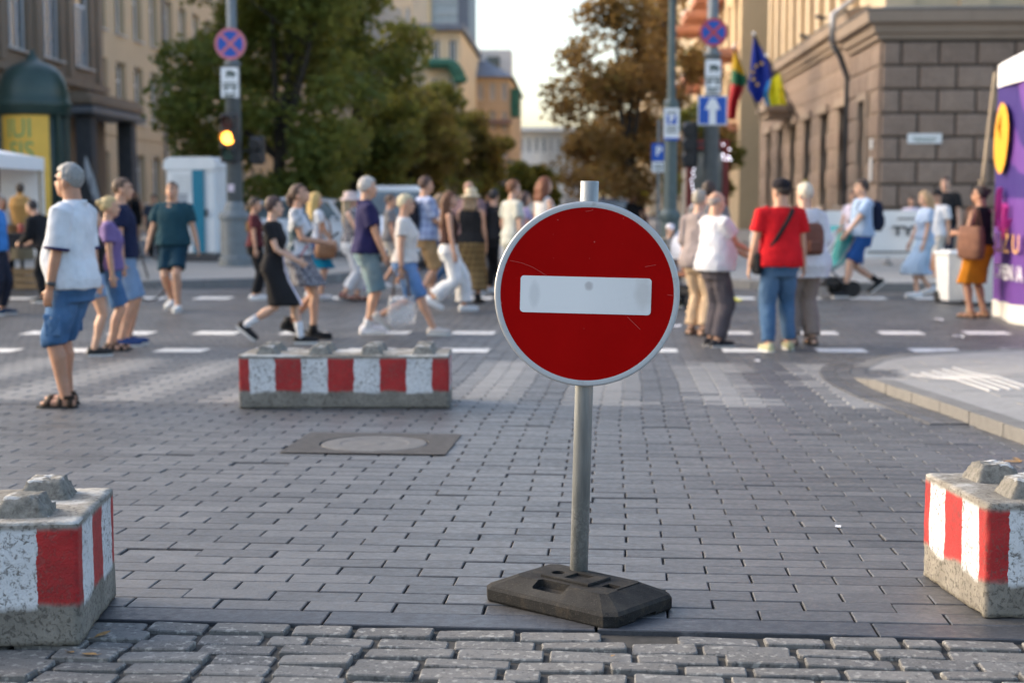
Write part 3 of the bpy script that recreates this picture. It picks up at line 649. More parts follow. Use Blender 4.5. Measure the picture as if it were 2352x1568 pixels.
def m_glass(name='window glass',tint=(.035,.042,.045)):
    if name in MATS: return MATS[name]
    m,nt,bs=base_mat(name); c=ramp(nt,nz(nt,1.1,3),[(.35,tint),(.65,tuple(k*2.6 for k in tint))]); nt.links.new(c,bs.inputs['Base Color']); bs.inputs['Roughness'].default_value=.06; bs.inputs['Specular IOR Level'].default_value=.6; MATS[name]=m; return m
M_GLASS=m_glass(); M_WIN=M('white window paint',(.74,.75,.77),.5,.06,4); M_SILL=M('sill metal',(.55,.55,.55),.5,.1)
def frame3(o,u,n):
    """facade frame: origin o, u along the wall (horizontal), n outward normal -> matrix"""
    u=Vector(u).normalized(); n=Vector(n).normalized(); z=Vector((0,0,1)); return Matrix(((u.x,n.x,z.x,o[0]),(u.y,n.y,z.y,o[1]),(u.z,n.z,z.z,o[2]),(0,0,0,1)))
def wall_open(W,H,ops,dep=.25,z0=0):
    """wall in the plane y=0 (x along, z up, outside +y) with rectangular openings and their reveals"""
    b=MB(); xs=sorted({0,W}|{k for o in ops for k in(o[0],o[2])}); zs=sorted({z0,H}|{k for o in ops for k in(o[1],o[3])})
    for x0,x1 in zip(xs,xs[1:]):
        for a,c in zip(zs,zs[1:]):
            if any(o[0]<=x0+1e-6 and x1<=o[2]+1e-6 and o[1]<=a+1e-6 and c<=o[3]+1e-6 for o in ops): continue
            b.quad((x1,0,a),(x0,0,a),(x0,0,c),(x1,0,c))
    for x0,a,x1,c in ops:
        b.quad((x0,0,a),(x0,-dep,a),(x0,-dep,c),(x0,0,c)); b.quad((x1,-dep,a),(x1,0,a),(x1,0,c),(x1,-dep,c)); b.quad((x0,0,c),(x0,-dep,c),(x1,-dep,c),(x1,0,c)); b.quad((x0,-dep,a),(x0,0,a),(x1,0,a),(x1,-dep,a))
    return b
_WC={}
def window(parent,F,x0,z0,x1,z1,dep=.22,style='T',frame_mat=None,sill=True,glass=None):
    W,H=x1-x0,z1-z0; key=(round(W,3),round(H,3),dep,style,sill)
    if key not in _WC:
        t=.075; y=-dep+.03; b=MB()
        def bar(xa,za,xb,zb,d=.06): b.box(((xa+xb)/2,y,(za+zb)/2),(xb-xa,d,zb-za))
        bar(0,0,t,H); bar(W-t,0,W,H); bar(t,0,W-t,t); bar(t,H-t,W-t,H); panes=[]
        tr=H*.70 if style in('T','X') else H-t
        if style in('T','X'): bar(t,tr-.04,W-t,tr+.04)
        n=2 if style in('T','2') else 3
        wd=(W-2*t)/n
        for i in range(1,n): bar(t+i*wd-.045,t,t+i*wd+.045,tr-.04 if style in('T','X') else tr,.07)
        for i in range(n): panes.append((t+i*wd+(.045 if i else 0),t,t+(i+1)*wd-(.045 if i<n-1 else 0),tr-.04 if style in('T','X') else tr))
        if style in('T','X'): panes.append((t,tr+.04,W-t,H-t))
        pm=[]
        for a,c,d,e in panes: q=MB(); q.box(((a+d)/2,y-.01,(c+e)/2),(d-a,.012,e-c)); pm.append(q.mesh('pane'))
        s=MB(); s.box((W/2,.03,-.03),(W+.16,.16,.05)); _WC[key]=(b.mesh('window'),pm,s.mesh('sill'))
    wm,pm,sm=_WC[key]
    o=bpy.data.objects.new('window',wm); COL.objects.link(o); o.parent=parent; o.matrix_local=F@Matrix.Translation((x0,0,z0))
    if not wm.materials: wm.materials.append(frame_mat or M_WIN)
    for p in pm:
        if not p.materials: p.materials.append(glass or M_GLASS)
        q=bpy.data.objects.new('pane',p); COL.objects.link(q); q.parent=o
    if sill:
        if not sm.materials: sm.materials.append(M_SILL)
        q=bpy.data.objects.new('sill',sm); COL.objects.link(q); q.parent=o
    return o
def put(b,name,mat,parent,F,smooth=False): o=b.build(name,mat,parent,smooth=smooth); o.matrix_local=F; return o
# ---- left: brown building, facade along the avenue (faces +X)
M_BROWN=m_stucco('brown roughcast',(.24,.18,.13),.12,.35); M_BRTRIM=m_stucco('brown trim',(.26,.195,.14),.1,.3); M_GREYS=M('grey painted metal',(.16,.165,.18),.6,.1)
XL=-15.7; ya,yb=30.0,47.4
bb=thing('brown_building','brown rendered building with tall white windows and dark porch behind the poster column','building',(XL,ya,zg(40)+.1))
F=frame3((0,0,0),(0,1,0),(1,0,0)); W=yb-ya; Hh=12.5
ops=[]; wc=[(40.15-ya),(42.8-ya),(45.5-ya)]+[40.15-2.65*k-ya for k in(1,2,3)]
for c in wc: ops+= [(c-.72,5.55,c+.72,8.35),(c-.72,9.3,c+.72,11.9)]
dops=[(c-.9,.3,c+.9,3.6) for c in wc]
put(wall_open(W,Hh,ops+dops,.28),'wall',M_BROWN,bb,F)
for i,(x0,z0,x1,z1) in enumerate(ops): window(bb,F,x0,z0,x1,z1,.2,'X')
for x0,z0,x1,z1 in dops: window(bb,F,x0,z0,x1,z1,.26,'2',M('dark shop frame',(.03,.03,.032),.4),False)
b=MB(); b.box((W/2,-4.2,Hh/2),(W-.02,7.8,Hh)); put(b,'rear_mass',M_BROWN,bb,F)
for zc,hh,dd in((4.98,.22,.16),(8.75,.16,.1),(12.5,.4,.4)):
    b=MB(); b.box((W/2,dd/2,zc),(W+.1,dd,hh)); put(b,'cornice',M_BRTRIM,bb,F)
for c in wc:
    b=MB(); b.box((c+1.32,.05,6.9),(.34,.1,3.5)); put(b,'pilaster',M_BRTRIM,bb,F)
# porch canopy near the end
b=MB(); b.box((W-2.4,.62,4.32),(5.2,1.24,.26),bev=.04); b.box((W-2.4,.55,4.52),(5.0,1.1,.14)); put(b,'porch_roof',M_BRTRIM,bb,F)
b=MB(); b.box((W-2.4,.66,4.02),(5.3,1.3,.22),bev=.03); put(b,'canopy',M_GREYS,bb,F)
for xx in(W-.45,W-4.4): b=MB(); b.box((xx,.86,1.95),(.5,.5,3.9),bev=.03); put(b,'porch_pillar',M('dark porch stone',(.085,.085,.092),.8,.15),bb,F)
# ---- left: beige building behind
M_BEIGE=m_stucco('beige render',(.56,.44,.29),.06,.2); XB=-19.0; ya2,yb2=55.,92.
be=thing('beige_building','long beige rendered building with rows of narrow white windows behind the big tree','building',(XB,ya2,zg(60)+.1)); W=yb2-ya2
ops=[]
cols=[62.0-ya2+2.42*k for k in range(-2,11)]
for c in cols: ops+=[(c-.62,1.2,c+.62,3.3),(c-.62,4.65,c+.62,7.05),(c-.62,8.2,c+.62,10.6),(c-.62,11.7,c+.62,14.1)]
put(wall_open(W,15.5,ops,.4),'wall',M_BEIGE,be,F)
for o_ in ops: window(be,F,*o_,.33,'T')
b=MB(); b.box((W/2,-5.45,7.75),(W-.02,10.0,15.5)); put(b,'rear_mass',M_BEIGE,be,F)
b=MB(); b.box((W/2,.03,4.05),(W,.06,.12)); put(b,'string_course',M_BEIGE,be,F)
b=MB(); b.tube([(cols[3]+1.2,.08,0),(cols[3]+1.2,.08,15)],.055,8); put(b,'drainpipe',M_GREYS,be,F)
# ---- right: stone corner building
M_GRAN=m_block_stone('pink grey ashlar',(.235,.168,.128),(.315,.232,.178)); M_JOINT=M('ashlar joint',(.075,.062,.052),.95,.2,10); M_OCH=m_stucco('ochre plaster',(.60,.47,.31),.08,.15); M_CORN=m_stucco('cornice stone',(.315,.240,.180),.1,.3); M_LEAD=M('zinc flashing',(.25,.24,.235),.5,.15,3,metal=.3)
YP=37.0; XP=7.75; zP=zg(YP)+.12
st=thing('stone_corner_building','rusticated stone corner building with heavy cornice and ochre upper floor','building',(XP,YP,zP))
ZC=5.35
def ashlar(Fm,W,z0,z1,rows,bw,skip=(),thick=.07,first=0,name='stone_block'):
    h=(z1-z0)/rows; cache={}
    for r in range(rows):
        x=0; half=(r+first)%2; xs=[]; 
        while x<W-.02:
            w_=bw*.52 if (half and x==0) else bw; w_=min(w_,W-x)
            if W-x-w_<bw*.18: w_=W-x
            xs.append((x,w_)); x+=w_
        for x,w_ in xs:
            zc=z0+(r+.5)*h
            if any(a<x+w_/2<c and d<zc<e for a,d,c,e in skip): continue
            key=round(w_,3)
            if key not in cache:
                q=MB(); g=.026; c0=[(-w_/2+g,0),(w_/2-g,0)]
                def ringf(ins,y): return [Vector((-w_/2+ins,y,-h/2+ins)),Vector((-w_/2+ins,y,h/2-ins)),Vector((w_/2-ins,y,h/2-ins)),Vector((w_/2-ins,y,-h/2+ins))]
                q.loft([ringf(g,-.02),ringf(g,thick*.55),ringf(g+.035,thick)],False); R_=ringf(g+.035,thick)
                q.add(R_+[Vector((0,thick+.02,0))],[(i,(i+1)%4,4) for i in range(4)]); cache[key]=q.mesh(name); recalc_dir(cache[key]); cache[key].materials.append(M_GRAN)
            o=bpy.data.objects.new(name,cache[key]); COL.objects.link(o); o.parent=st; o.matrix_local=Fm@Matrix.Translation((x+w_/2,0,zc))
def recalc_dir(me):
    for p in me.polygons:
        if p.normal.y<-.01 and abs(p.normal.y)>.5: pass
# front face of the pavilion (faces the camera)
FF=frame3((0,0,0),(1,0,0),(0,-1,0)); WF=9.0
b=MB(); b.quad((0,0,0),(WF,0,0),(WF,0,ZC),(0,0,ZC)); put(b,'front_backing',M_JOINT,st,FF)
ashlar(FF,WF,.5,ZC-.05,8,.95)
b=MB(); b.box((WF/2,.07,.25),(WF+.1,.14,.5),bev=.02); put(b,'plinth',M_CORN,st,FF)
# flank of the pavilion (faces the avenue)
FS=frame3((0,0,0),(0,1,0),(-1,0,0)); WS=4.0
nw=(1.5,1.05,2.5,3.95)
put(wall_open(WS,ZC,[nw],.35),'flank_wall',M_CORN,st,FS); window(st,FS,*nw,.3,'2',M('bronze frame',(.05,.04,.035),.5))
ashlar(FS,WS,.5,ZC-.05,8,.95,skip=((1.2,.9,2.8,4.1),),first=1,thick=.05)
for x0,x1,z0,z1 in((1.30,1.5,.95,4.1),(2.5,2.7,.95,4.1),(1.5,2.5,3.95,4.15),(1.5,2.5,.9,1.05)): b=MB(); b.box(((x0+x1)/2,.05,(z0+z1)/2),(x1-x0,.1,z1-z0),bev=.01); put(b,'architrave',M_CORN,st,FS)
# cornice round the pavilion: profile swept along flank and front
def cornice(pts,prof,name,mat,parent):
    rings=[]; P=[Vector(p) for p in pts]
    for i,p in enumerate(P):
        ns=[]
        for a,c in((i-1,i),(i,i+1)):
            if 0<=a and c<len(P): t=(P[c]-P[a]).normalized(); ns.append(Vector((t.y,-t.x,0)))
        nn=sum(ns,Vector()); nn/=max(.3,nn.dot(ns[0])) if len(ns)>1 else 1
        rings.append([p+nn*d+Vector((0,0,z)) for d,z in prof])
    q=MB(); q.loft(rings); return q.build(name,mat,parent)
prof=[(-.2,0),(.10,0),(.14,.12),(.22,.16),(.26,.34),(.42,.40),(.46,.66),(.40,.72),(-.2,.78)]
cornice([(0,4.05,ZC),(0,0,ZC),(WF,0,ZC)],prof,'cornice',M_CORN,st)
cornice([(0,4.05,ZC),(0,0,ZC),(WF,0,ZC)],[(-.2,.79),(.47,.70),(.48,.735),(-.2,.86)],'flashing',M_LEAD,st)
# upper floors, ochre
def upper(): 
    b=MB(); b.box((WF/2+.35,2.5+.4,ZC+.8+3),(WF-.3,5.0,6.0)); return b
upper().build('upper_wall',M_OCH,st)
for k in range(6): b=MB(); b.box((.5+1.9*k,.36,ZC+3.8),(.75,.16,6),bev=.02); b.build('upper_pilaster',M_OCH,st)
# recessed avenue front behind the pavilion
XR=.32; WR=22.0; FR=frame3((XR,4.0,0),(0,1,0),(-1,0,0)); ZR=5.9
rops=[(2.0+3.3*k,1.15,3.5+3.3*k,4.1) for k in range(6)]
put(wall_open(WR,ZR,rops,.4),'avenue_wall',M_CORN,st,FR)
for o_ in rops: window(st,FR,*o_,.34,'X',MATS['bronze frame'])
ashlar(FR,WR,.5,ZR-.05,9,1.1,skip=[(a-.25,c-.3,d+.25,e+.25) for a,c,d,e in rops],thick=.028)
for a,c,d,e in rops:
    b=MB(); b.box(((a+d)/2,.09,c-.1),(d-a+.5,.18,.16)); put(b,'window_sill',M_CORN,st,FR); b=MB(); b.box(((a+d)/2,.06,e+.14),(d-a+.5,.14,.26),bev=.02); put(b,'lintel',M_CORN,st,FR)
cornice([(XR,4.0+WR,ZR),(XR,4.0,ZR)],prof,'cornice',M_CORN,st); cornice([(XR,4.0+WR,ZR),(XR,4.0,ZR)],[(-.2,.79),(.47,.70),(.48,.735),(-.2,.86)],'flashing',M_LEAD,st)
b=MB(); b.box((WR/2,-3.4,ZR+3.8),(WR,6.0,6.0)); put(b,'upper_wall',M_OCH,st,FR)
b=MB(); b.box((WR/2,-3.6,ZR/2),(WR,5.8,ZR)); put(b,'inner_mass',M_JOINT,st,FR)
b=MB(); b.box((WF/2+.3,4.2,ZC/2),(WF-.6,7.0,ZC-.02)); b.build('inner_mass',M_JOINT,st)
for k in range(11):
    b=MB(); b.box((1.0+2.0*k,-.30,ZR+3.8),(.62,.26,6),bev=.03); put(b,'upper_pilaster',M_OCH,st,FR)
    if k%2==0: 
        b=MB(); b.box((2.0+2.0*k,-.36,ZR+3.9),(.9,.06,4.2)); put(b,'upper_shutter',M('brown recess',(.24,.16,.10),.8),st,FR)
# portal canopy
b=MB(); b.box((13.6,.55,4.75),(2.6,1.1,.32),bev=.05); b.box((13.6,.5,4.5),(2.2,.9,.2)); put(b,'portal_canopy',M_CORN,st,FR)
# drainpipes with hoppers
M_PIPE=M('dark drainpipe',(.05,.052,.058),.55,.15,5)
def pipe(pts,r): b=MB(); b.tube(pts,r,10); return b
pipe([(-.02,4.32,0),(-.02,4.32,4.75),(-.25,4.25,5.35),(-.5,4.15,5.7)],.085).build('drainpipe',M_PIPE,st,smooth=True)
pipe([(-.5,4.15,5.72),(-.5,4.15,6.5),(.15,4.3,7.0),(.15,4.3,9.5)],.10).build('drainpipe',M('galvanised pipe',(.36,.36,.37),.45,.1,5,metal=.4),st,smooth=True)
pipe([(4.55,-.12,0),(4.55,-.12,4.6),(4.4,-.35,5.2),(4.35,-.6,5.6),(4.35,-.6,6.3),(4.4,.2,7)],.10).build('drainpipe',MATS['galvanised pipe'],st,smooth=True)
# name plates on the stone
def plate_on(parent,F,x,z,w_,h,mat,name='name_plate'): b=MB(); b.box((x,.105,z),(w_,.03,h),bev=.005); return put(b,name,mat,parent,F)
M_PLW=M('white enamel',(.75,.75,.73),.4,.04)
p=plate_on(st,FF,1.12,zP*0+2.86,.86,.25,M_PLW)
b=MB(); b.box((1.12,.122,2.86),(.62,.006,.028)); b.box((1.12,.122,2.80),(.5,.006,.018)); put(b,'plate_lettering',M('dark green ink',(.03,.09,.05)),p,Matrix.Identity(4))
plate_on(st,FS,.45,2.75,.26,.26,M_PLW); plate_on(st,FS,.45,2.1,.22,.6,M_PLW)
plate_on(st,FR,9.0,1.6,.5,.9,M('yellow notice',(.55,.48,.12)),'notice_board')
for k,(x,z) in enumerate(((2.2,7.25),(5.2,7.0),(8.5,6.8))):
    b=MB(); b.tube([(x,-.2,z),(x,.25,z+.1)],.03,6); b.box((x,.33,z+.08),(.14,.3,.12),(.3,0,0),.02); put(b,'floodlight',M_PIPE,st,FR)
# ---- ochre house with balconies further up the right side
M_YEL=m_stucco('yellow plaster',(.62,.46,.27),.08,.12); M_BALC=m_stucco('terracotta balcony',(.60,.28,.18),.1,.2); M_BWH=M('white coping',(.72,.69,.64),.7)
yh=thing('balcony_house','yellow house with pink balcony slabs between the lamp post and the flags','building',(7.5,66,zg(66)+.1)); FY=frame3((0,0,0),(0,1,0),(-1,0,0))
ops=[(1.2+3.2*k,z,2.6+3.2*k,z+2.2) for k in range(7) for z in(5.2,8.6,12.0,15.4)]
put(wall_open(26,20,ops,.3),'wall',M_YEL,yh,FY)
for o_ in ops: window(yh,FY,*o_,.24,'2')
b=MB(); b.box((13,-4.2,10),(25.9,7.8,20)); put(b,'rear_mass',M_YEL,yh,FY)
FY2=frame3((0,0,0),(1,0,0),(0,-1,0)); b=MB(); b.box((4,.02,10),(8,.06,20)); put(b,'gable_wall',M_YEL,yh,FY2)
for zz in(4.7,8.1,11.5,14.9):
    for x in(2.4,9,15.4,21.8):
        b=MB(); b.box((x,.75,zz),(3.4,1.5,.42),bev=.08); bl=put(b,'balcony',M_BALC,yh,FY)
        b=MB(); b.box((x,1.44,zz+.28),(3.5,.16,.13)); q=b.build('coping',M_BWH,bl)
        b=MB(); b.box((x,1.46,zz+1.12),(3.4,.06,.06)); 
        for k in range(13): b.box((x-1.6+k*.267,1.46,zz+.72),(.035,.035,.76))
        b.build('railing',M('ochre railing',(.5,.35,.14)),bl)['kind']='stuff'
# red shop front at the foot of it
rs=thing('red_shopfront','dark red framed kiosk front with pale glass beside the thick right pole','kiosk',(4.05,44,zg(44)+.1)); M_REDF=M('dark red paint',(.20,.028,.026),.5)
for x in(-.55,.55): b=MB(); b.box((x,0,1.55),(.2,.2,3.1),bev=.02); b.build('post',M_REDF,rs)
b=MB(); b.box((0,0,3.0),(1.3,.26,.3),bev=.02); b.build('fascia',M_REDF,rs); b=MB(); b.box((0,.05,1.4),(.9,.04,2.7)); b.build('glass',m_glass('shop glass',(.10,.115,.11)),rs); b=MB(); b.box((0,1.3,1.55),(1.2,2.4,3.0)); b.build('body',M('kiosk grey',(.20,.2,.2)),rs)
# ---- far buildings closing the avenue
def far_block(name,label,px0,px1,ytop,Y,dpt,mat,rows,cols_,wmat=None,roof=None,wfrac=(.5,.55),zbase=None,wins=True,group=None):
    a,c=atY(px0,ytop,Y),atY(px1,ytop,Y); z0=zg(Y); Wd=c.x-a.x; Ht=a.z-z0
    t=thing(name,label,'building',(a.x,Y,z0),0,group); Fm=frame3((0,0,0),(1,0,0),(0,-1,0))
    ops=[]
    if wins:
        cw=Wd/cols_; rh=Ht/rows
        for i in range(cols_):
            for j in range(rows): ops.append((cw*(i+.5-wfrac[0]/2),rh*(j+.5-wfrac[1]/2),cw*(i+.5+wfrac[0]/2),rh*(j+.5+wfrac[1]/2)))
    put(wall_open(Wd,Ht,ops,.3),'wall',mat,t,Fm)
    for o_ in ops: window(t,Fm,*o_,.25,'2',None,False,wmat)
    b=MB(); b.box((Wd/2,dpt/2+.32,Ht/2),(Wd,dpt,Ht)); b.build('body',mat,t)
    if roof: roof(t,Wd,Ht,dpt)
    return t
M_CREAM=m_stucco('cream plaster',(.74,.63,.44),.06,.1); M_SLATE=M('slate roof',(.17,.20,.25),.7,.15,2); M_GREENN=M('green netting',(.045,.16,.115),.9,.3,3); M_WHT=m_stucco('white plaster',(.68,.66,.62),.05,.08); M_ORG=m_stucco('orange plaster',(.62,.46,.30),.07,.1)
def roof_green(t,W,H,d):
    b=MB(); rng=[Vector((0,0,0))]
    for k in range(14): x=W*(.52+.48*k/13); b.ell((x,-.6,H-2.2-1.0*max(0,(k-8)/5)**2),(.5,.6,.34),8,6)
    b.build('green_netting',M_GREENN,t)
    b=MB(); b.box((W/2,d/2-.3,H+.2),(W+.5,d+.6,.4)); b.build('roof',M_SLATE,t)
far_block('cream_building','cream corner building with green netting along its eaves left of the avenue gap',905,1058,72,95,18,M_CREAM,5,4,roof=roof_green)
def roof_slate(t,W,H,d):
    b=MB(); b.loft([[Vector((-.4,-.5,H)),Vector((W+.3,-.5,H)),Vector((W+.3,d,H)),Vector((-.4,d,H))],[Vector((-.4,3,H+1.7)),Vector((W*.45,3,H+1.5)),Vector((W*.45,d-2,H+1.5)),Vector((-.4,d-2,H+1.7))]]); b.build('roof',M_SLATE,t)
    b=MB(); b.box((W*.54,5.5,H+1.2),(W*.86,3,2.6)); b.build('penthouse',M_WHT,t); b=MB(); b.box((W*.58,3.95,H+1.5),(W*.28,.2,.9)); b.build('dormer_glass',M_GLASS,t)
    b=MB(); b.box((W/2,-.2,H-3.4),(W+.2,.5,.35)); b.build('string_course',m_stucco('mauve band',(.30,.2,.17)),t)
    b=MB(); b.box((W+.35,1.0,H-1.9),(.65,1.6,2.1)); b.build('green_netting',M_GREENN,t)
    for k in range(3): b=MB(); b.box((W-.2+.55,.3,H-6.4-2.9*k),(1.5,1.3,.22)); b.build('balcony',M_SLATE,t)
far_block('orange_building','orange plastered building with slate roof and white penthouse beside the sky gap',1063,1172,178,110,22,M_ORG,5,4,roof=roof_slate,wfrac=(.38,.6))
def roof_tower(t,W,H,d):
    b=MB(); b.box((W+1.0,d/2,H/2),(2.0,d,H)); b.build('dark_fin',M('dark tower panel',(.13,.14,.17),.5),t); b=MB(); b.box((W*.17,-.2,H/2),(W*.34,.3,H)); b.build('sunlit_panel',M('sunlit beige cladding',(.62,.45,.24),.4),t)  # left strip: beige cladding with the sun's gold put into its colour
far_block('glass_tower','tall glass office tower with dark right edge rising out of frame',958,1050,-260,260,20,M('tower mullion',(.38,.40,.40),.4),26,8,m_glass('tower glass',(.16,.18,.18)),roof_tower,wfrac=(.86,.8))
far_block('beige_tower','plain beige block behind the big tree top at the upper left of the tower',868,945,-120,150,16,m_stucco('sand render',(.60,.46,.32)),10,4)
def colon(t,W,H,d):
    b=MB(); b.box((W/2,-.6,H+.3),(W+1,2,.6)); b.build('cornice',M_WHT,t)
    for k in range(9): b=MB(); b.box((W*(.42+.07*k),-.5,H*.72),(W*.018,.5,H*.5)); b.build('column',M_WHT,t)
far_block('white_building','long pale building with columns closing the far end of the avenue',1172,1345,303,210,15,M_WHT,3,10,roof=colon)
far_block('pale_house','pale house front glimpsed low between the far trees',1296,1352,372,150,12,M_WHT,3,4)
# ================================================================ TREES
def m_leaf(name,cols,tcol=(.46,.43,.09)):
    m,nt,bs=base_mat(name); at=_n(nt,'ShaderNodeAttribute',attribute_name='rnd'); n=len(cols)
    c=ramp(nt,at.outputs['Fac'],[(i/(n-1) if n>1 else 0,k) for i,k in enumerate(cols)]); nt.links.new(c,bs.inputs['Base Color']); bs.inputs['Roughness'].default_value=.55; bs.inputs['Specular IOR Level'].default_value=.3
    tr=_n(nt,'ShaderNodeBsdfTranslucent'); nt.links.new(mixc(nt,.5,c,tcol),tr.inputs[0]); mx=_n(nt,'ShaderNodeMixShader'); mx.inputs[0].default_value=.56; nt.links.new(bs.outputs[0],mx.inputs[1]); nt.links.new(tr.outputs[0],mx.inputs[2]); nt.links.new(mx.outputs[0],nt.nodes['Material Output'].inputs[0]); return m
G1=[(.075,.105,.026),(.105,.14,.032),(.14,.165,.038),(.17,.17,.042),(.18,.14,.042)]
M_LG=m_leaf('lime leaf',G1); M_LO=m_leaf('turning leaf',[(.075,.095,.024),(.125,.12,.035),(.17,.125,.045),(.20,.125,.05),(.15,.14,.04)]); M_LB=m_leaf('browned leaf',[(.12,.095,.03),(.19,.125,.045),(.24,.15,.06),(.27,.165,.07),(.15,.14,.035)],(.52,.33,.10))
M_BARK=M('bark',(.045,.036,.028),.95,.3,12,bmp=.6,bscale=30)
def tree(label,x,Y,clumps,nleaf,lsize,mat,trunk_r=.16,lean=0,group='street trees along the avenue',limb_n=7,seed=1,base_x=None):
    """clumps: list of (dx,dy,z,rx,rz) from the trunk foot; leaves fill the clumps' shells"""
    rg=np.random.default_rng(seed); bx=x
    t=thing('street_tree',label,'tree',(bx,Y,zg(Y)+.1),0,group)
    zt=min(c[2] for c in clumps)+.3; top=Vector((lean,0,max(zt,2.6))); b=MB()
    b.tube([(0,0,-.2),(.02,.01,.25),(lean*.25,.02,top.z*.4),(lean*.6,0,top.z*.75),top],[trunk_r*1.5,trunk_r*1.05,trunk_r*.9,trunk_r*.8,trunk_r*.7],9)
    order=sorted(clumps,key=lambda c:-c[3]*c[4])
    for c in order[:limb_n]:
        e=Vector((c[0],c[1],c[2])); s=top*random.uniform(.7,1); m_=s.lerp(e,.5)+Vector((random.uniform(-.2,.2),random.uniform(-.2,.2),.15)); b.tube([s,m_,e],[trunk_r*.55,trunk_r*.32,trunk_r*.12],6)
        for k in range(3):
            e2=e+Vector((rg.normal(0,c[3]*.5),rg.normal(0,c[3]*.5),rg.normal(.1,c[4]*.5))); b.tube([m_.lerp(e,.5),e2],[trunk_r*.16,trunk_r*.05],5)
    b.build('trunk',M_BARK,t,smooth=True)
    vol=np.array([c[3]**1.5*c[4] for c in clumps]); pr=vol/vol.sum(); idx=rg.choice(len(clumps),nleaf,p=pr); C=np.array(clumps)[idx]
    d=rg.normal(size=(nleaf,3)); d/=np.linalg.norm(d,axis=1)[:,None]; rad=rg.random(nleaf)**.42
    # sub-clump unevenness
    ph=np.sin(d[:,0]*5+C[:,0]*3)*np.sin(d[:,1]*6+C[:,1])*np.sin(d[:,2]*5+C[:,2]*2); rad=rad*(1+.28*ph)
    pos=C[:,:3]+d*rad[:,None]*np.stack([C[:,3],C[:,3],C[:,4]],1)
    # drop leaves in random gaps
    g=np.sin(pos[:,0]*3.1+seed)*np.sin(pos[:,2]*3.7+seed*2)*np.sin(pos[:,1]*2.9); pos=pos[(g>-.30)|(rg.random(nleaf)<.2)]; n=len(pos)
    a=rg.normal(size=(n,3)); a/=np.linalg.norm(a,axis=1)[:,None]; a[:,2]*=.6; bvec=np.cross(a,rg.normal(size=(n,3))); bvec/=np.linalg.norm(bvec,axis=1)[:,None]
    s=lsize*(.6+.8*rg.random(n))[:,None]; V=np.empty((n,4,3)); V[:,0]=pos-a*s*.62; V[:,1]=pos-bvec*s*.42+a*s*.08; V[:,2]=pos+a*s*.62; V[:,3]=pos+bvec*s*.42+a*s*.08
    me=bpy.data.meshes.new('crown'); me.vertices.add(n*4); me.vertices.foreach_set('co',V.reshape(-1)); me.loops.add(n*4); me.loops.foreach_set('vertex_index',np.arange(n*4)); me.polygons.add(n); me.polygons.foreach_set('loop_start',np.arange(n)*4); me.update(calc_edges=True)
    at=me.attributes.new('rnd','FLOAT','FACE'); tone=.5+.35*np.sin(pos[:,0]*1.3+seed)*np.sin(pos[:,2]*1.7)+.2*np.sin(pos[:,1]*2.3+pos[:,0]*2); at.data.foreach_set('value',np.clip(tone*.75+rg.normal(0,.16,n)+.1,0,1).astype(np.float32))
    link('crown',me,mat,t); return t
def crown(w,z0,z1,n,seed,taper=.55,dx=0):
    rg=random.Random(seed); out=[]
    for i in range(n):
        t=rg.random(); z=z0+(z1-z0)*t; prof=math.sin(math.pi*min(1,.18+t*.82))**taper; a=rg.uniform(0,6.283); q=w*prof*math.sqrt(rg.random())*.82; r=w*rg.uniform(.22,.40)
        out.append((q*math.cos(a)+dx*t,q*math.sin(a)*.8,z,r,r*rg.uniform(.6,.9)))
    return out
def TX(px,Y): return (px-1320)/F_PX*Y
tree('big dark green tree filling the upper left, crown behind the lit traffic light',TX(640,37),37,crown(3.1,1.35,9.5,52,1),26000,.17,M_LG,.2,seed=1)
tree('second green tree with its crown right of the lit traffic light',TX(815,44),44,crown(2.6,1.5,9.0,38,2),18000,.18,M_LG,.18,seed=2)
tree('green tree with thin outer sprays before the beige building',TX(505,41),41,crown(2.2,2.6,8.2,20,3),7500,.17,M_LG,.16,seed=3)
tree('half turned tree in the middle of the left avenue row',TX(925,56),56,crown(2.6,1.8,5.6,24,4),10000,.2,M_LO,.16,seed=4)
tree('green tree below the cream building, left avenue row',TX(1005,66),66,crown(2.3,1.3,6.2,24,5),9000,.2,M_LG,.15,seed=5)
tree('brownish tree below the orange building, left avenue row',TX(1085,78),78,crown(2.5,1.2,5.8,24,6),9000,.22,M_LO,.15,seed=6)
tree('small far green tree next to the avenue gap',TX(1150,96),96,crown(2.3,1.2,5.2,20,7),7000,.25,M_LG,.15,seed=7)
tree('farthest bushy tree on the left of the avenue end',TX(1235,125),125,crown(3.0,.8,4.2,20,8),6000,.3,M_LG,.15,seed=8)
tree('russet tree filling the upper right of centre, bent dark trunk behind the sign',TX(1478,42),42,[(c[0]-.95,c[1],c[2],c[3],c[4]) for c in crown(2.25,1.7,7.0,46,9,.45)],11000,.15,M_LB,.17,lean=-.55,seed=9)
tree('russet tree standing behind the grey green lamp post',TX(1530,50),50,crown(2.3,2.2,8.6,26,10),6500,.18,M_LB,.15,lean=-.1,seed=10)
tree('green tree showing between the lamp post and the one way sign',TX(1582,58),58,crown(1.9,1.6,7.0,18,11),7000,.2,M_LG,.14,seed=11)
tree('thin russet tree with the avenue gap on its left',TX(1388,70),70,crown(2.6,2.2,6.9,22,12),7000,.2,M_LB,.14,lean=-.2,seed=12)
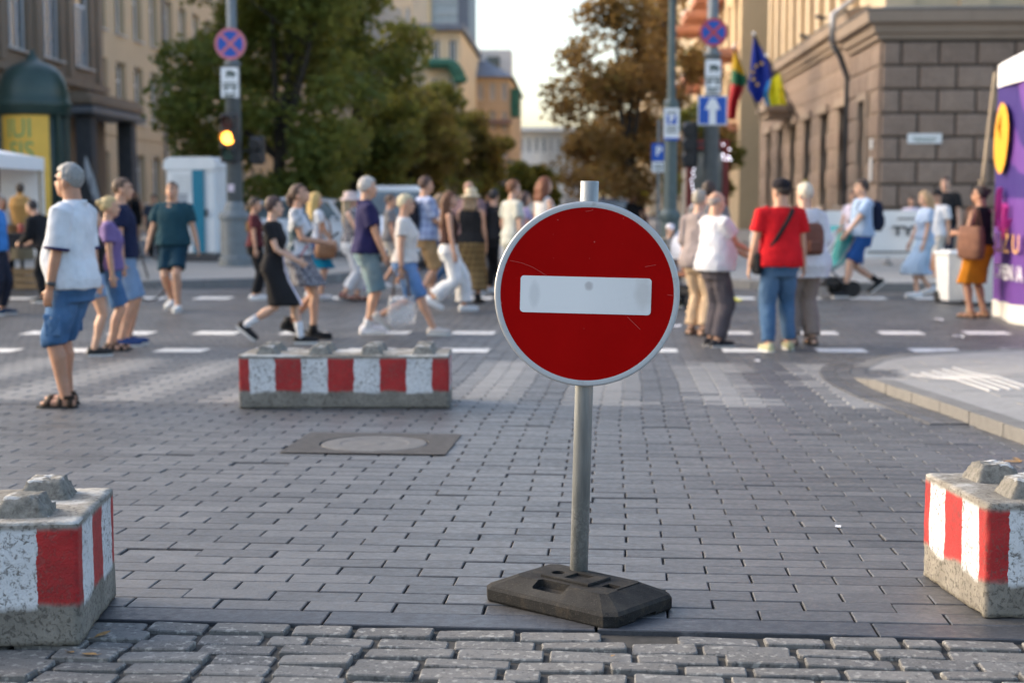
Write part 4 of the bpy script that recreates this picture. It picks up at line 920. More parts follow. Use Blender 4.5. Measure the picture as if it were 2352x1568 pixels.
# ================================================================ STREET FURNITURE
M_POLE=M('grey painted pole',(.155,.175,.185),.5,.12,8); M_POLEG=M('green grey lamp post paint',(.075,.105,.105),.5,.12,8); M_BLACK=M('black plastic',(.018,.018,.02),.5,.1); M_SWHITE=M('sign white',(.78,.79,.80),.45,.04); M_SBLUE=M('sign blue',(.012,.085,.42),.45,.06); M_SRED=M('sign faded red',(.56,.16,.20),.5,.1); M_BACK=M('sign back grey',(.3,.31,.32),.5,.1); M_INK=M('sign dark ink',(.05,.08,.07),.6)
def disc_y(b,r,y,th,n=40,c=(0,0)): 
    b.loft([[Vector((c[0]+r*math.cos(2*math.pi*j/n),yy,c[1]+r*math.sin(2*math.pi*j/n))) for j in range(n)] for yy in(y+th,y)],True)
def no_stop(parent,z,y,dia,red):
    """round no-stopping sign: blue field, red border and cross"""
    p=MB(); disc_y(p,dia/2,y,.02); s=p.build('round_sign',M_BACK,parent,(0,0,z)); r=dia/2
    q=MB(); q.loft([[Vector((rr*math.cos(2*math.pi*j/40),y-.004,rr*math.sin(2*math.pi*j/40))) for j in range(40)] for rr in(r*.985,r*.80)],False); q.build('red_border',red,s)
    q=MB(); q.add([(r*.80*math.cos(2*math.pi*j/40),y-.003,r*.80*math.sin(2*math.pi*j/40)) for j in range(40)],[tuple(range(40))]); q.build('blue_field',M_SBLUE,s)
    for a in(45,-45):
        q=MB(); q.box((0,y-.006-.001*(a>0),0),(r*1.58,.003,r*.20),(0,R(a),0)); q.build('cross_bar',red,s)
    return s
def board(parent,x,z,y,w_,h,mat,name='plate_sign',r=.02):
    q=MB(); pl=rrect(w_,h,r,3); a=[Vector((px,y,pz)) for px,pz in pl]; c=[Vector((px,y+.018,pz)) for px,pz in pl]; q.loft([c,a],True); return q.build(name,mat,parent,(x,0,z))
def strokes(parent,recs,y,mat,name='lettering'):
    q=MB()
    for x,z,w_,h in recs: q.box((x,y,z),(w_,.003,h))
    return q.build(name,mat,parent)
def text_on(parent,txt,size,loc,mat,rot=(R(90),0,0),bold=0.,name='lettering',sx=1):
    me=text_mesh(txt,size,bold=bold); 
    if sx!=1: me.transform(Matrix.Scale(sx,4,(1,0,0)))
    me.transform(Euler(rot).to_matrix().to_4x4()); return link(name,me,mat,parent,loc)
def tow_truck_icon(parent,y,s):   # small pictogram: tow truck with hoisted car
    strokes(parent,[(-.0*s,.22*s,.16*s,.10*s),(.10*s,.20*s,.09*s,.06*s),(-.05*s,.14*s,.05*s,.05*s),(.07*s,.14*s,.05*s,.05*s)],y,M_INK,'pictogram')
    strokes(parent,[(0,-.02*s,.34*s,.035*s),(-.08*s,-.10*s,.16*s,.05*s),(.10*s,-.10*s,.14*s,.05*s),(-.10*s,-.17*s,.05*s,.05*s),(.10*s,-.17*s,.05*s,.05*s),(.0*s,-.28*s,.3*s,.04*s),(-.02*s,-.34*s,.22*s,.03*s)],y,M_INK,'plate_text')
def lantern(b_parent,x,y,z,lit=None,facing=1,side=False):
    """three lens signal head"""
    t=MB(); t.box((x,y+.12,z),(.34,.2,.98),bev=.04); h=t.build('signal_head',M_BLACK,b_parent)
    for k,(nm,off,em) in enumerate((('red_lens',(.085,.004,.004),0),('amber_lens',(.25,.10,.01),0),('green_lens',(.01,.06,.05),0))):
        zz=z+.31-.31*k
        if side: 
            q=MB(); q.tube([(x-.06,y,zz+.02),(x-.06,y-.22,zz-.0)],[.13,.12],12); q.build('visor',M_BLACK,h); continue
        q=MB(); disc_y(q,.125,y+.0,.02,28,(x,zz)); 
        if lit==k:
            m,nt,bs=base_mat('lit amber lens'); bs.inputs['Base Color'].default_value=(.9,.45,.05,1); bs.inputs['Emission Color'].default_value=(1,.33,.04,1); bs.inputs['Emission Strength'].default_value=3.2; 
        else: m=M('dark '+nm,off,.25)
        q.build(nm,m,h)
        q=MB(); n=16; rg=[]
        for yy,rr in((y+.01,.135),(y-.17,.128)): rg.append([Vector((x+rr*math.cos(R(-20)+R(220)*j/n),yy,zz+rr*math.sin(R(-20)+R(220)*j/n))) for j in range(n+1)])
        q.loft(rg,False,False); q.build('visor',M_BLACK,h)
    return h
# left signal pole
def foot(px,py,dz=.12): p=gp(px,py,dz); return p
pL=foot(542,610); tl=thing('traffic_light_pole','grey signal pole with lit amber light and no stopping sign before the big green tree','traffic light',(pL.x,pL.y,pL.z),0,'signal poles at the crossing'); YL=pL.y
def zpx(y,Y): return CAMZ+(HZ-y)/F_PX*Y   # height of a picture row at a distance
b=MB(); b.lathe([(.34,0),(.34,.16),(.30,.2),(.30,.9),(.32,.94),(.33,1.0),(.31,1.05),(.22,1.12),(.2,1.22),(.165,1.3)],24); b.build('pedestal',M_POLE,tl,smooth=False)
z1=zpx(148,YL)-pL.z
b=MB(); b.lathe([(.165,1.28),(.15,z1-.05),(.175,z1-.04),(.175,z1),(.10,z1+.04),(.085,9.5)],20); b.build('shaft',M_POLE,tl,smooth=True)
no_stop(tl,zpx(107,YL)-pL.z,-.14,.64,M_SRED)
bd=board(tl,-.01,zpx(194,YL)-pL.z,-.20,.36,.60,M_SWHITE); tow_truck_icon(bd,-.205,.85)
lantern(tl,-.02,-.42,zpx(320,YL)-pL.z,lit=1)
b=MB(); b.box((0,-.16,zpx(320,YL)-pL.z+.3),(.06,.3,.05)); b.build('bracket',M_BLACK,tl); b=MB(); b.box((0,-.16,zpx(320,YL)-pL.z-.3),(.06,.3,.05)); b.build('bracket',M_BLACK,tl)
zz=zpx(346,YL)-pL.z; b=MB(); b.box((.47,.05,zz),(.30,.26,.56),bev=.04); sh=b.build('pedestrian_signal',M_BLACK,tl); b=MB(); b.tube([(.47,-.08,zz+.13),(.47,-.26,zz+.11)],[.12,.11],12); b.build('visor',M_BLACK,sh); b=MB(); b.tube([(.47,-.08,zz-.14),(.47,-.26,zz-.16)],[.12,.11],12); b.build('visor',M_BLACK,sh); b=MB(); b.box((.25,.05,zz),(.25,.06,.06)); b.build('bracket',M_BLACK,tl)
b=MB(); b.box((-.03,-.158,zpx(432,YL)-pL.z),(.12,.01,.15)); b.build('sticker',M('pale pink sticker',(.7,.6,.68)),tl)
b=MB(); b.box((.28,-.1,zpx(520,YL)-pL.z),(.1,.12,.2),bev=.02); b.build('push_button_box',M('orange box',(.55,.25,.05)),tl)
# right thick pole
YR=31.0; xr=atY(1633,400,YR).x; tr=thing('traffic_light_pole','thick grey pole with no stopping sign, white plate and blue one way arrow','traffic light',(xr,YR,zg(YR)+.12),0,'signal poles at the crossing'); zb=zg(YR)+.12
b=MB(); b.lathe([(.32,0),(.32,.16),(.28,.2),(.28,.9),(.31,1.0),(.2,1.12),(.17,1.3)],24); b.build('pedestal',M_POLE,tr)
z1=zpx(132,YR)-zb; b=MB(); b.lathe([(.17,1.28),(.155,z1-.06),(.19,z1-.04),(.19,z1),(.12,z1+.06),(.095,9.5)],20); b.build('shaft',M_POLE,tr,smooth=True)
no_stop(tr,zpx(87,YR)-zb,-.16,.61,M('sign red',(.50,.06,.07),.5,.08))
bd=board(tr,0,zpx(185,YR)-zb,-.20,.33,.70,M_SWHITE); tow_truck_icon(bd,-.205,.9)
za=zpx(260,YR)-zb; bd=board(tr,-.005,za,-.22,.62,.62,M_SWHITE,'one_way_sign'); q=MB(); q.box((0,-.224,0),(.57,.004,.57)); q.build('blue_field',M_SBLUE,bd)
q=MB(); q.box((0,-.228,-.13),(.15,.003,.31)); q.add([(-.165,-.2295,.02),(.165,-.2295,.02),(.06,-.2295,.25),(-.06,-.2295,.25)],[(0,1,2,3)]); q.build('arrow',M_SWHITE,bd)
lantern(tr,-.46,-.1,zpx(335,YR)-zb,side=True); b=MB(); b.box((-.25,.0,zpx(335,YR)-zb),(.3,.06,.05)); b.build('bracket',M_BLACK,tr)
# lamp post with parking plates
YLP=29.0; xl=atY(1541,300,YLP).x; zb=zg(YLP)+.12; lp=thing('lamp_post','slim grey green lamp post carrying a white parking plate','lamp post',(xl,YLP,zb))
b=MB(); b.lathe([(.26,0),(.26,.12),(.2,.2),(.19,.9),(.22,.95),(.22,1.05),(.14,1.15),(.125,zpx(255,YLP)-zb),(.15,zpx(252,YLP)-zb),(.15,zpx(240,YLP)-zb),(.085,zpx(232,YLP)-zb),(.07,zpx(14,YLP)-zb),(.09,zpx(10,YLP)-zb),(.035,zpx(2,YLP)-zb),(.03,7)],18); b.build('shaft',M_POLEG,lp,smooth=False)
bd=board(lp,0,zpx(290,YLP)-zb,-.17,.31,.64,M_SWHITE); q=MB(); q.box((0,-.175,.09),(.2,.003,.18)); q.build('blue_field',M_SBLUE,bd); text_on(bd,'P',.2,(0,-.178,.09),M_SWHITE,bold=.01); q=MB(); q.box((0,-.175,-.295),(.29,.003,.05)); q.build('blue_strip',M_SBLUE,bd); strokes(bd,[(0,-.06,.22,.025),(0,-.11,.2,.02),(0,-.16,.22,.025),(0,.23,.2,.03)],-.174,M_INK)
YPS=36.0; xl=atY(1513,350,YPS).x; zb=zg(YPS)+.12; ps=thing('parking_sign','blue parking sign with white plate on a thin post left of the lamp post','road sign',(xl,YPS,zb)); b=MB(); b.lathe([(.04,0),(.04,3.3)],10); b.build('post',M_POLE,ps)
bd=board(ps,0,zpx(352,YPS)-zb,-.05,.36,.44,M_SBLUE,'parking_plate'); text_on(bd,'P',.3,(0,-.056,.02),M_SWHITE,bold=.012); bd=board(ps,0,zpx(385,YPS)-zb,-.05,.34,.26,M_SWHITE); strokes(bd,[(0,.05,.22,.03),(0,-.02,.24,.03),(0,-.08,.18,.02)],-.055,M_INK)
# grey utility box and a distant round yellow board
p=gp(1508,545,.12); ub=thing('utility_cabinet','grey utility cabinet at the foot of the lamp post','cabinet',(p.x,31,zg(31)+.12)); b=MB(); b.box((0,0,.55),(.8,.4,1.1),bev=.03); b.build('body',M('cabinet grey',(.13,.15,.155),.6),ub); b=MB(); b.box((0,0,1.12),(.86,.46,.06),bev=.02); b.build('lid',MATS['cabinet grey'],ub); b=MB(); b.box((-.1,-.21,.62),(.015,.02,.5)); b.build('door_seam',M_BLACK,ub)
yb_=atY(1480,447,48); yd=thing('round_board','round yellow advertising board on a thin stand under the russet tree','sign',(yb_.x,48,zg(48)+.1)); b=MB(); disc_y(b,.19,-.02,.04,28,(0,yb_.z-zg(48)-.1)); b.build('yellow_disc',M('board yellow',(.70,.58,.03),.6),yd); b=MB(); b.lathe([(.03,0),(.03,yb_.z-zg(48)-.25)],8); b.build('stand',M_BLACK,yd)
# ---- advertising column
pc=atY(82,400,33); zc=zg(33)+.1; ac=thing('poster_column','round poster column with dark green dome and yellow poster by the white stall tent','advertising column',(pc.x,33,zc)); M_DOME=M('dark green dome',(.028,.055,.047),.38,.15,3)
def Z(y): return zpx(y,33)-zc
b=MB(); b.lathe([(.80,0),(.80,.4),(.74,.45),(.74,.6)],32); b.build('base',M_DOME,ac); b=MB(); b.lathe([(.70,.6),(.70,Z(262))],40); b.build('drum',M('dark drum',(.03,.05,.045),.6),ac,smooth=True)
b=MB(); b.lathe([(.74,Z(268)),(.83,Z(262)),(.83,Z(250)),(.86,Z(247)),(.86,Z(238)),(.80,Z(232)),(.795,Z(215)),(.74,Z(190)),(.63,Z(168)),(.48,Z(154)),(.30,Z(146)),(.16,Z(141)),(.12,Z(134)),(.07,Z(127)),(.045,Z(118)),(.01,Z(114))],40); b.build('dome',M_DOME,ac,smooth=True)
for k in range(8):
    a=R(45*k+20)
    if 200<(45*k+20)%360<325: continue
    b=MB(); b.box((.75*math.cos(a),.75*math.sin(a),Z(262)/2+.3),(.07,.07,Z(262)-.6),(0,0,a)); b.build('column_rib',M_DOME,ac)
b=MB(); n=18; a0,a1=R(270-62),R(270+48); rg=[[Vector((.715*math.cos(a0+(a1-a0)*j/n),.715*math.sin(a0+(a1-a0)*j/n),z)) for j in range(n+1)] for z in(.75,Z(266))]; b.loft(rg,False,False); po=b.build('poster',M('poster yellow',(.80,.47,.07),.6,.08,3),ac,smooth=True)
me=text_mesh('IUI',.62,bold=.0); me2=text_mesh('SIS',.62)
def wrap(me,zc_,a_c,sx):
    for v in me.vertices: a=a_c+v.co.x*sx/.72; rr=.722+v.co.z; v.co=Vector((rr*math.cos(a),rr*math.sin(a),zc_+v.co.y))
    return me
M_PGR=M('poster green',(.16,.34,.13),.6); link('poster_lettering',wrap(me,Z(300),R(262),.85),M_PGR,po); link('poster_lettering',wrap(me2,Z(352),R(266),.85),M_PGR,po)
# ---- white market stall tent at the left edge
def tent(name,label,x0,x1,y0,y1,zb,ze,zt,val,legs,group=None):
    t=thing(name,label,'market tent',((x0+x1)/2,(y0+y1)/2,zb),0,group); hx,hy=(x1-x0)/2,(y1-y0)/2; M_TENT=M('white tent cloth',(.80,.80,.81),.8,.03,2)
    b=MB(); N=8; top=Vector((0,0,zt-zb))
    per=[Vector((-hx,-hy,ze-zb)),Vector((hx,-hy,ze-zb)),Vector((hx,hy,ze-zb)),Vector((-hx,hy,ze-zb))]
    rings=[]
    for k in range(N+1):
        s=k/N; rings.append([Vector((p.x*(1-s),p.y*(1-s),(ze-zb)+(zt-ze)*(s**1.15))) for p in per])
    b.loft(rings,False); b.build('roof',M_TENT,t)
    for i in range(4):
        a,c=per[i],per[(i+1)%4]; b=MB(); d=Vector((0,0,val)); o=(a-c).cross(Vector((0,0,1))).normalized()*.015
        b.loft([[a-d,c-d],[a,c]],False,False); b.loft([[a-d+o*-1,c-d+o*-1],[a+o*-1,c+o*-1]],False,False); b.build('valance',M_TENT,t)
    for i in legs: p=per[i]; b=MB(); b.box((p.x*.985,p.y*.985,(ze-zb)/2),(.05,.05,ze-zb)); b.build('leg',M_SWHITE,t)
    return t
ptc=atY(100,380,26.2); tz=zg(23.2)+.1
lt=tent('market_tent','white market tent over the food stall at the left frame edge',ptc.x-3.0,ptc.x,23.2,26.2,tz,zpx(362,26.2),zpx(318,26.2),.24,(0,1,2,3))
b=MB(); b.loft([[Vector((.72,1.36,.3)),Vector((1.45,1.36,.3))],[Vector((.72,1.36,zpx(362,26.2)-tz)),Vector((1.45,1.36,zpx(362,26.2)-tz))]],False,False); b.build('curtain',MATS['white tent cloth'],lt)
b=MB(); b.box((0,1.42,(zpx(362,26.2)-tz)/2+.5),(2.9,.02,zpx(362,26.2)-tz-1.0)); b.build('rear_wall',M('tan backdrop',(.22,.17,.12),.9),lt)
# stall table with goods
tp=atY(55,600,21.9); st_=thing('stall_table','dark stall table with goods and crates under it before the white tent','table',(tp.x,21.9,zg(21.9)+.1)); b=MB(); b.box((-.2,0,.86),(1.75,.75,.06),bev=.01); b.build('table_top',M('dark table cloth',(.022,.022,.025),.9),st_); b=MB(); b.box((-.2,-.36,.76),(1.75,.02,.2)); b.build('cloth_drop',MATS['dark table cloth'],st_)
for x in(-1,.55):
    for y in(-.3,.3): b=MB(); b.box((x,y,.42),(.05,.05,.84)); b.build('leg',M('worn wood',(.28,.18,.09),.8,.2,8),st_)
def goods(x,y,kind,label,colr,s=1):
    b=MB(); base=(tp.x+x,21.9+y,zg(21.9)+.1+.892)
    if kind=='jar': b.lathe([(.045*s,0),(.05*s,.01),(.05*s,.10*s),(.035*s,.125*s),(.036*s,.15*s)],12)
    elif kind=='basket': b.lathe([(.11*s,0),(.15*s,.12*s),(.14*s,.12*s),(.10*s,.02)],14); 
    else: b.lathe([(.03*s,0),(.035*s,.01),(.035*s,.16*s),(.014*s,.2*s),(.014*s,.26*s)],10)
    o=b.build(kind if kind!='jar' else 'jar',colr); o.location=base; tag(o,label,kind,'goods on the stall table')
goods(.30,-.12,'basket','pale basket on the stall table next to the black clad person',M('pale wicker',(.45,.34,.2),.8,.2,30)); goods(.05,-.2,'jar','reddish jar on the stall table, front row',M('berry jam',(.35,.07,.05),.2)); goods(.18,.1,'bottle','green bottle at the back of the stall table',M('green bottle glass',(.07,.2,.06),.15)); goods(-.12,-.05,'basket','brown basket of goods in the middle of the stall table',M('brown wicker',(.25,.14,.06),.8,.2,30)); goods(-.35,.05,'jar','honey coloured jar at the left part of the stall table',M('honey',(.6,.33,.05),.2),1.3); goods(-.5,-.15,'jar','white lidded jar leftmost on the stall table',M_SWHITE,1.2)
for i,(x,z,l) in enumerate(((-.45,0,'brown crate standing under the stall table'),(.1,0,'second brown crate under the right end of the stall table'))):
    c=thing('crate',l,'crate',(tp.x+x,22.0,zg(21.9)+.1),.05*i,'crates under the stall table')
    for k in range(3): 
        for sy in(-.17,.17): b=MB(); b.box((0,sy,.06+.11*k),(.48,.015,.085)); b.build('slat',MATS['worn wood'],c)
    for sx in(-.24,.24): b=MB(); b.box((sx,0,.17),(.02,.34,.32)); b.build('end_panel',MATS['worn wood'],c)
    b=MB(); b.box((0,0,.02),(.46,.33,.02)); b.build('bottom_panel',MATS['worn wood'],c)
# carved wooden figure on a plinth by the tent curtain
wf=atY(47,470,23.0); w_=thing('mannequin','dress form with ochre top and khaki skirt standing in front of the tent curtain','mannequin',(wf.x,23.0,zg(23)+.1)); b=MB(); b.lathe([(.16,.0),(.16,.03),(.03,.05),(.03,.45)],14); b.build('stand',M_BLACK,w_); b=MB(); b.lathe([(.2,.42),(.17,.7),(.12,1.0),(.13,1.05)],18); b.build('skirt',M('khaki cloth',(.20,.16,.095),.9),w_); b=MB(); b.lathe([(.125,1.0),(.15,1.12),(.19,1.3),(.16,1.42),(.05,1.47),(.045,1.52)],18); b.build('torso',M('ochre cloth',(.46,.24,.07),.9),w_); b=MB(); b.ell((0,0,1.58),(.07,.085,.09)); b.build('head',M('dark wood',(.07,.05,.035),.7),w_)
# feather flag
ff=atY(208,410,36); fz=zg(36)+.1; fe=thing('feather_flag','slim white feather flag standing before the dark porch of the brown building','flag',(ff.x,36,fz)); b=MB(); pts=[(.42,0,0),(.30,0,1.2),(.12,0,1.9),(-.08,0,2.45)]; b.tube(pts,.015,6); b.build('pole',M_BLACK,fe)
b=MB(); A=[Vector((.33,0,1.0)),Vector((.24,0,1.45)),Vector((.12,0,1.9)),Vector((.0,0,2.25)),Vector((-.08,0,2.45))]; B=[Vector((.30,.02,1.0)),Vector((.02,.05,1.42)),Vector((-.12,.03,1.9)),Vector((-.15,.02,2.25)),Vector((-.12,0,2.43))]; b.loft([A,B],False,False); fc_=b.build('flag_cloth',M('flag white cloth',(.66,.66,.68),.8),fe,smooth=True); strokes(fc_,[(-.0,1.75,.06,.3),(.08,1.4,.08,.12)],-.012,M('flag grey print',(.3,.3,.33)))
# ---- portable toilet
pt=gp(441,600,.12); pz=zg(pt.y)+.12; M_PLAS=M('white plastic',(.70,.72,.73),.45,.04,3); M_TEAL=M('teal plastic',(.0,.17,.27),.5,.05); tt=thing('portable_toilet','white portable toilet with a blue door stripe left of the signal pole','portable toilet',(pt.x,pt.y,pz),R(-8))
b=MB(); b.box((0,.55,.08),(1.2,1.15,.16),bev=.02); b.build('skid_base',M('dark skid',(.05,.05,.055)),tt)
b=MB(); b.box((0,.55,1.1),(1.14,1.1,1.9),bev=.05); b.build('cabin',M_PLAS,tt)
b=MB(); prof=[(-.58,1.98),(-.60,2.06),(-.57,2.18),(-.46,2.25),(.46,2.25),(.57,2.18),(.60,2.06),(.58,1.98)]; b.loft([[Vector((x,y,z)) for x,z in prof] for y in(-.05,1.15)],True); b.build('roof',M_PLAS,tt)
b=MB(); b.box((-.10,-.015,1.08),(.78,.03,1.8),bev=.012); dr=b.build('door',M_PLAS,tt); b=MB(); b.box((.19,-.035,1.08),(.26,.02,1.78)); b.build('door_stripe',M_TEAL,dr); b=MB(); b.box((.36,-.045,1.05),(.06,.04,.16),bev=.01); b.build('handle',M_BLACK,dr); b=MB(); b.box((-.2,-.032,1.35),(.3,.004,.22)); b.build('lettering_patch',M('faint grey print',(.35,.37,.4)),dr)
for k in range(5): b=MB(); b.box((-.17,-.033,1.5+.085*k),(.42,.02,.03)); b.build('vent_slot',M('vent grey',(.52,.54,.55)),dr)
# ---- white banner along the far right pavement
b0,b1=gp(1895,597,.12),gp(2190,597,.12); zb=zg(29.5)+.12; x0=atY(1895,540,29.5).x; x1=atY(2190,540,29.5).x; bn=thing('banner','long white printed banner on low stands before the stone building','banner',((x0+x1)/2,29.5,zb)); Wb=x1-x0; zt,zl=zpx(484,29.5)-zb,zpx(590,29.5)-zb
b=MB(); N=12; b.loft([[Vector((-Wb/2+Wb*i/N,.03*math.sin(i*1.3)+.0,zl+(zt-zl)*j/4)) for i in range(N+1)] for j in range(5)],False,False); me=b.mesh('banner_cloth',True); bc=link('banner_cloth',me,M('banner white',(.82,.81,.78),.6,.03,2),bn)
M_BTX=M('banner grey ink',(.10,.10,.10),.7)
text_on(bc,'EL        TYNAI',.26,(.0,-.045,zl+.54),M_BTX,bold=.012,sx=1.35); strokes(bc,[(-.55,zl+.80,.7,.03),(.45,zl+.80,.6,.03),(.35,zl+.12,1.6,.035)],-.04,M_BTX); strokes(bc,[(-.72,zl+.30,.34,.07)],-.042,M('banner red ink',(.6,.12,.1)),'red_print')
for x in(-Wb/2+.2,0,Wb/2-.2): b=MB(); b.box((x,.06,zt/2),(.04,.04,zt)); b.box((x,.06,.03),(.08,.5,.06)); b.build('stand',M('stand grey',(.2,.2,.2)),bn)
# ---- wheelie bins
M_BIN=M('white bin plastic',(.72,.72,.71),.5,.05,3,dirt=.25)
for (px,py,rz,l) in((2208,700,.15,'white wheelie bin behind the legs of the woman in the orange skirt'),(2266,704,-.1,'second white wheelie bin nearest the purple tent')):
    p=gp(px,py); t=thing('wheelie_bin',l,'bin',(p.x,p.y+.3,zg(p.y+.3)),rz,'white wheelie bins')
    b=MB(); b.loft([[Vector((sx*w_,sy*d_,z)) for sx,sy in((-1,-1),(1,-1),(1,1),(-1,1))] for w_,d_,z in((.20,.2,.05),(.235,.24,.7))]); b.build('body',M_BIN,t); b=MB(); b.box((0,0,.73),(.52,.54,.05),bev=.02); b.box((0,-.02,.76),(.40,.4,.03),bev=.012); b.build('lid',M_BIN,t)
    for sx in(-.2,.2): b=MB(); b.tube([(sx-.02,.2,.09),(sx+.02,.2,.09)],.09,12); b.build('wheel',M_BLACK,t)
# ---- purple tent wall on the right
XT=atY(2288,450,19.05).x; zt0=zg(18)-.0; pt_=thing('purple_tent','purple printed tent wall with white valance at the right frame edge','market tent',(XT,17.5,zg(17.5))); M_PUR=None
def m_purple():
    m,nt,bs=base_mat('purple sunburst print'); tc=_n(nt,'ShaderNodeTexCoord'); sp=_n(nt,'ShaderNodeSeparateXYZ'); nt.links.new(tc.outputs['Object'],sp.inputs[0])
    dy=math_(nt,'SUBTRACT',sp.outputs[1],-.9); dz=math_(nt,'SUBTRACT',sp.outputs[2],1.55); a=math_(nt,'ARCTAN2',dz,dy); fr=math_(nt,'FRACT',math_(nt,'MULTIPLY',a,14/6.2832)); k=ramp(nt,fr,[(.0,(0,0,0)),(.04,(1,1,1)),(.5,(1,1,1)),(.54,(0,0,0))])
    up=ramp(nt,math_(nt,'MULTIPLY',math_(nt,'ADD',sp.outputs[2],.0),.33),[(.475,(0,0,0)),(.50,(1,1,1))]); c=mixc(nt,math_(nt,'MULTIPLY',k,up),(.115,.037,.25),(.028,.010,.15)); nt.links.new(c,bs.inputs['Base Color']); bs.inputs['Roughness'].default_value=.6; return m
M_PUR=m_purple(); Y0,Y1=19.05,14.5; n=26; zv=zpx(206,19)-zg(17.5)
def fold(y,z): return .035*math.sin(y*5.1+z*.6)+.02*math.sin(y*11+1)
b=MB(); b.loft([[Vector((fold(y,z)*(1-z/6),y-17.5,z)) for y in np.linspace(Y0,Y1,n)] for z in np.linspace(.22,zv+.02,9)],False,False); pw=b.build('printed_wall',M_PUR,pt_,smooth=True)
b=MB(); b.loft([[Vector((fold(y,z)*1.3-.01,y-17.5,z)) for y in np.linspace(Y0,Y1,n)] for z in(.0,.12,.24)],False,False); b.build('mud_flap',M('cream tent cloth',(.74,.71,.64),.8,.05,3),pt_,smooth=True)
b=MB(); hh=zv; b.loft([[Vector((-.03+.02*math.sin(y*3),y-17.5,z)) for y in np.linspace(Y0+.03,Y1,n)] for z in(hh-.02,hh+.12,hh+.27)],False,False); b.build('valance',MATS['white tent cloth'],pt_,smooth=True)
b=MB(); q=[Vector((-.03,Y0-17.5+.03,hh+.27)),Vector((-.03,Y1-17.5,hh+.27)),Vector((3.0,Y1-17.5,hh+.27)),Vector((3.0,Y0-17.5+.03,hh+.27))]; tp_=Vector((1.5,(Y0+Y1)/2-17.5,hh+1.2)); b.add(q+[tp_],[(0,1,4),(1,2,4),(2,3,4),(3,0,4)]); b.build('roof',MATS['white tent cloth'],pt_)
b=MB(); b.tube([(.05,Y0-17.44,0),(.05,Y0-17.44,hh+.25)],.02,8); b.build('leg',M_SWHITE,pt_)
b=MB(); b.tube([(-.0,Y0-17.3,hh+.2),(-.10,Y0-17.25,hh*.62),(-.08,Y0-17.2,hh*.58)],.03,8); b.tube([(-.14,Y0-17.25,hh*.60),(-.22,Y0-17.1,.0)],.022,8); b.build('guy_strap',M('tan strap',(.35,.28,.2)),pt_)
M_POR=M('print orange',(.80,.36,.02),.6,.03); 
b=MB(); outl=[]; 
for k in range(28): a=2*math.pi*k/28; outl.append((.115*math.cos(a)*(1+.1*math.sin(2*a)),.58*math.sin(a)))
pts=[Vector((-.055,19.05-17.5-.32-x*2.6,zpx(322,18.7)-zg(17.5)+z*.78)) for x,z in outl]; b.add(pts,[tuple(range(28))]); b.add([p+Vector((0,.0,0)) for p in [Vector((-.055,19.05-17.5-.16,zpx(295,18.7)-zg(17.5))),Vector((-.055,19.05-17.5-.3,zpx(262,18.7)-zg(17.5))),Vector((-.055,19.05-17.5-.3,zpx(330,18.7)-zg(17.5)))]],[(0,1,2)]); b.build('orange_shape',M_POR,pw)
def wall_text(txt,size,y,z,mat,sx=1,bold=.004):
    me=text_mesh(txt,size,align='LEFT',bold=bold); me.transform(Matrix.Scale(sx,4,(1,0,0))); me.transform(Matrix(((0,0,-1,-.062),(-1,0,0,y),(0,1,0,z),(0,0,0,1)))); link('lettering',me,mat,pw)['kind']='stuff'
b=MB(); b.tube([(-.06,19.05-17.5-a_,z_) for a_,z_ in((.25,1.2),(.30,1.62),(.38,1.70),(.34,1.3),(.46,1.15),(.60,1.22),(.66,1.45),(.58,1.5),(.62,1.05),(.8,1.3))],.035,6,flat=.25); b.build('pink_scribble',M('print pink',(.62,.05,.28)),pw); wall_text('UŽ U',.34,19.05-17.5-.22,.98,M('print tan',(.62,.33,.14)),1.3); wall_text('OPEN /A',.27,19.05-17.5-.22,.62,M('print white',(.72,.70,.74)),1.15)
# ---- flags on the stone building
def curve(pts,t):
    n=len(pts)-1; i=min(n-1,int(t*n)); k=t*n-i; return pts[i][0]+(pts[i+1][0]-pts[i][0])*k,pts[i][1]+(pts[i+1][1]-pts[i][1])*k
def flag(label,base,tip,left,right,Y,fm,mats,seed):
    """cloth gathered on a slanted pole; left/right: its two hanging borders"""
    t=thing('flag_on_pole',label,'flag',base,0,'flags on the stone building'); d=tip-base
    b=MB(); b.tube([(0,0,0),d],.03,8); b.build('pole',M('flag pole dark',(.06,.06,.065),.5),t); b=MB(); b.ell(d,(.05,.05,.05),8,6); b.build('finial',M_SWHITE,t)
    nu,nv=12,20; vs=[]
    for j in range(nv+1):
        v=j/nv; A=curve(left,v); C=curve(right,v)
        for i in range(nu+1):
            u=i/nu; q=atY(A[0]+(C[0]-A[0])*u,A[1]+(C[1]-A[1])*u,Y); q.y+=(.13*math.sin(u*9+seed+v*2)+.05*math.sin(u*17+seed*2))*min(1,v*2+.1); vs.append(q-base)
    b=MB(); b.add(vs,[(j*(nu+1)+i,j*(nu+1)+i+1,(j+1)*(nu+1)+i+1,(j+1)*(nu+1)+i) for j in range(nv) for i in range(nu)]); o=b.build('flag_cloth',mats,t,smooth=True)
    for k,p in enumerate(o.data.polygons): p.material_index=fm((k%nu+.5)/nu,(k//nu+.5)/nv)
    return o,base
FY_=M('flag yellow',(.74,.45,.02),.8); FG=M('flag green',(.015,.15,.07),.8); FRd=M('flag red',(.50,.014,.025),.8); FB=M('flag blue',(.012,.035,.30),.8); FYU=M('flag lemon',(.78,.66,.01),.8); FSK=M('flag sky blue',(.02,.22,.55),.8)
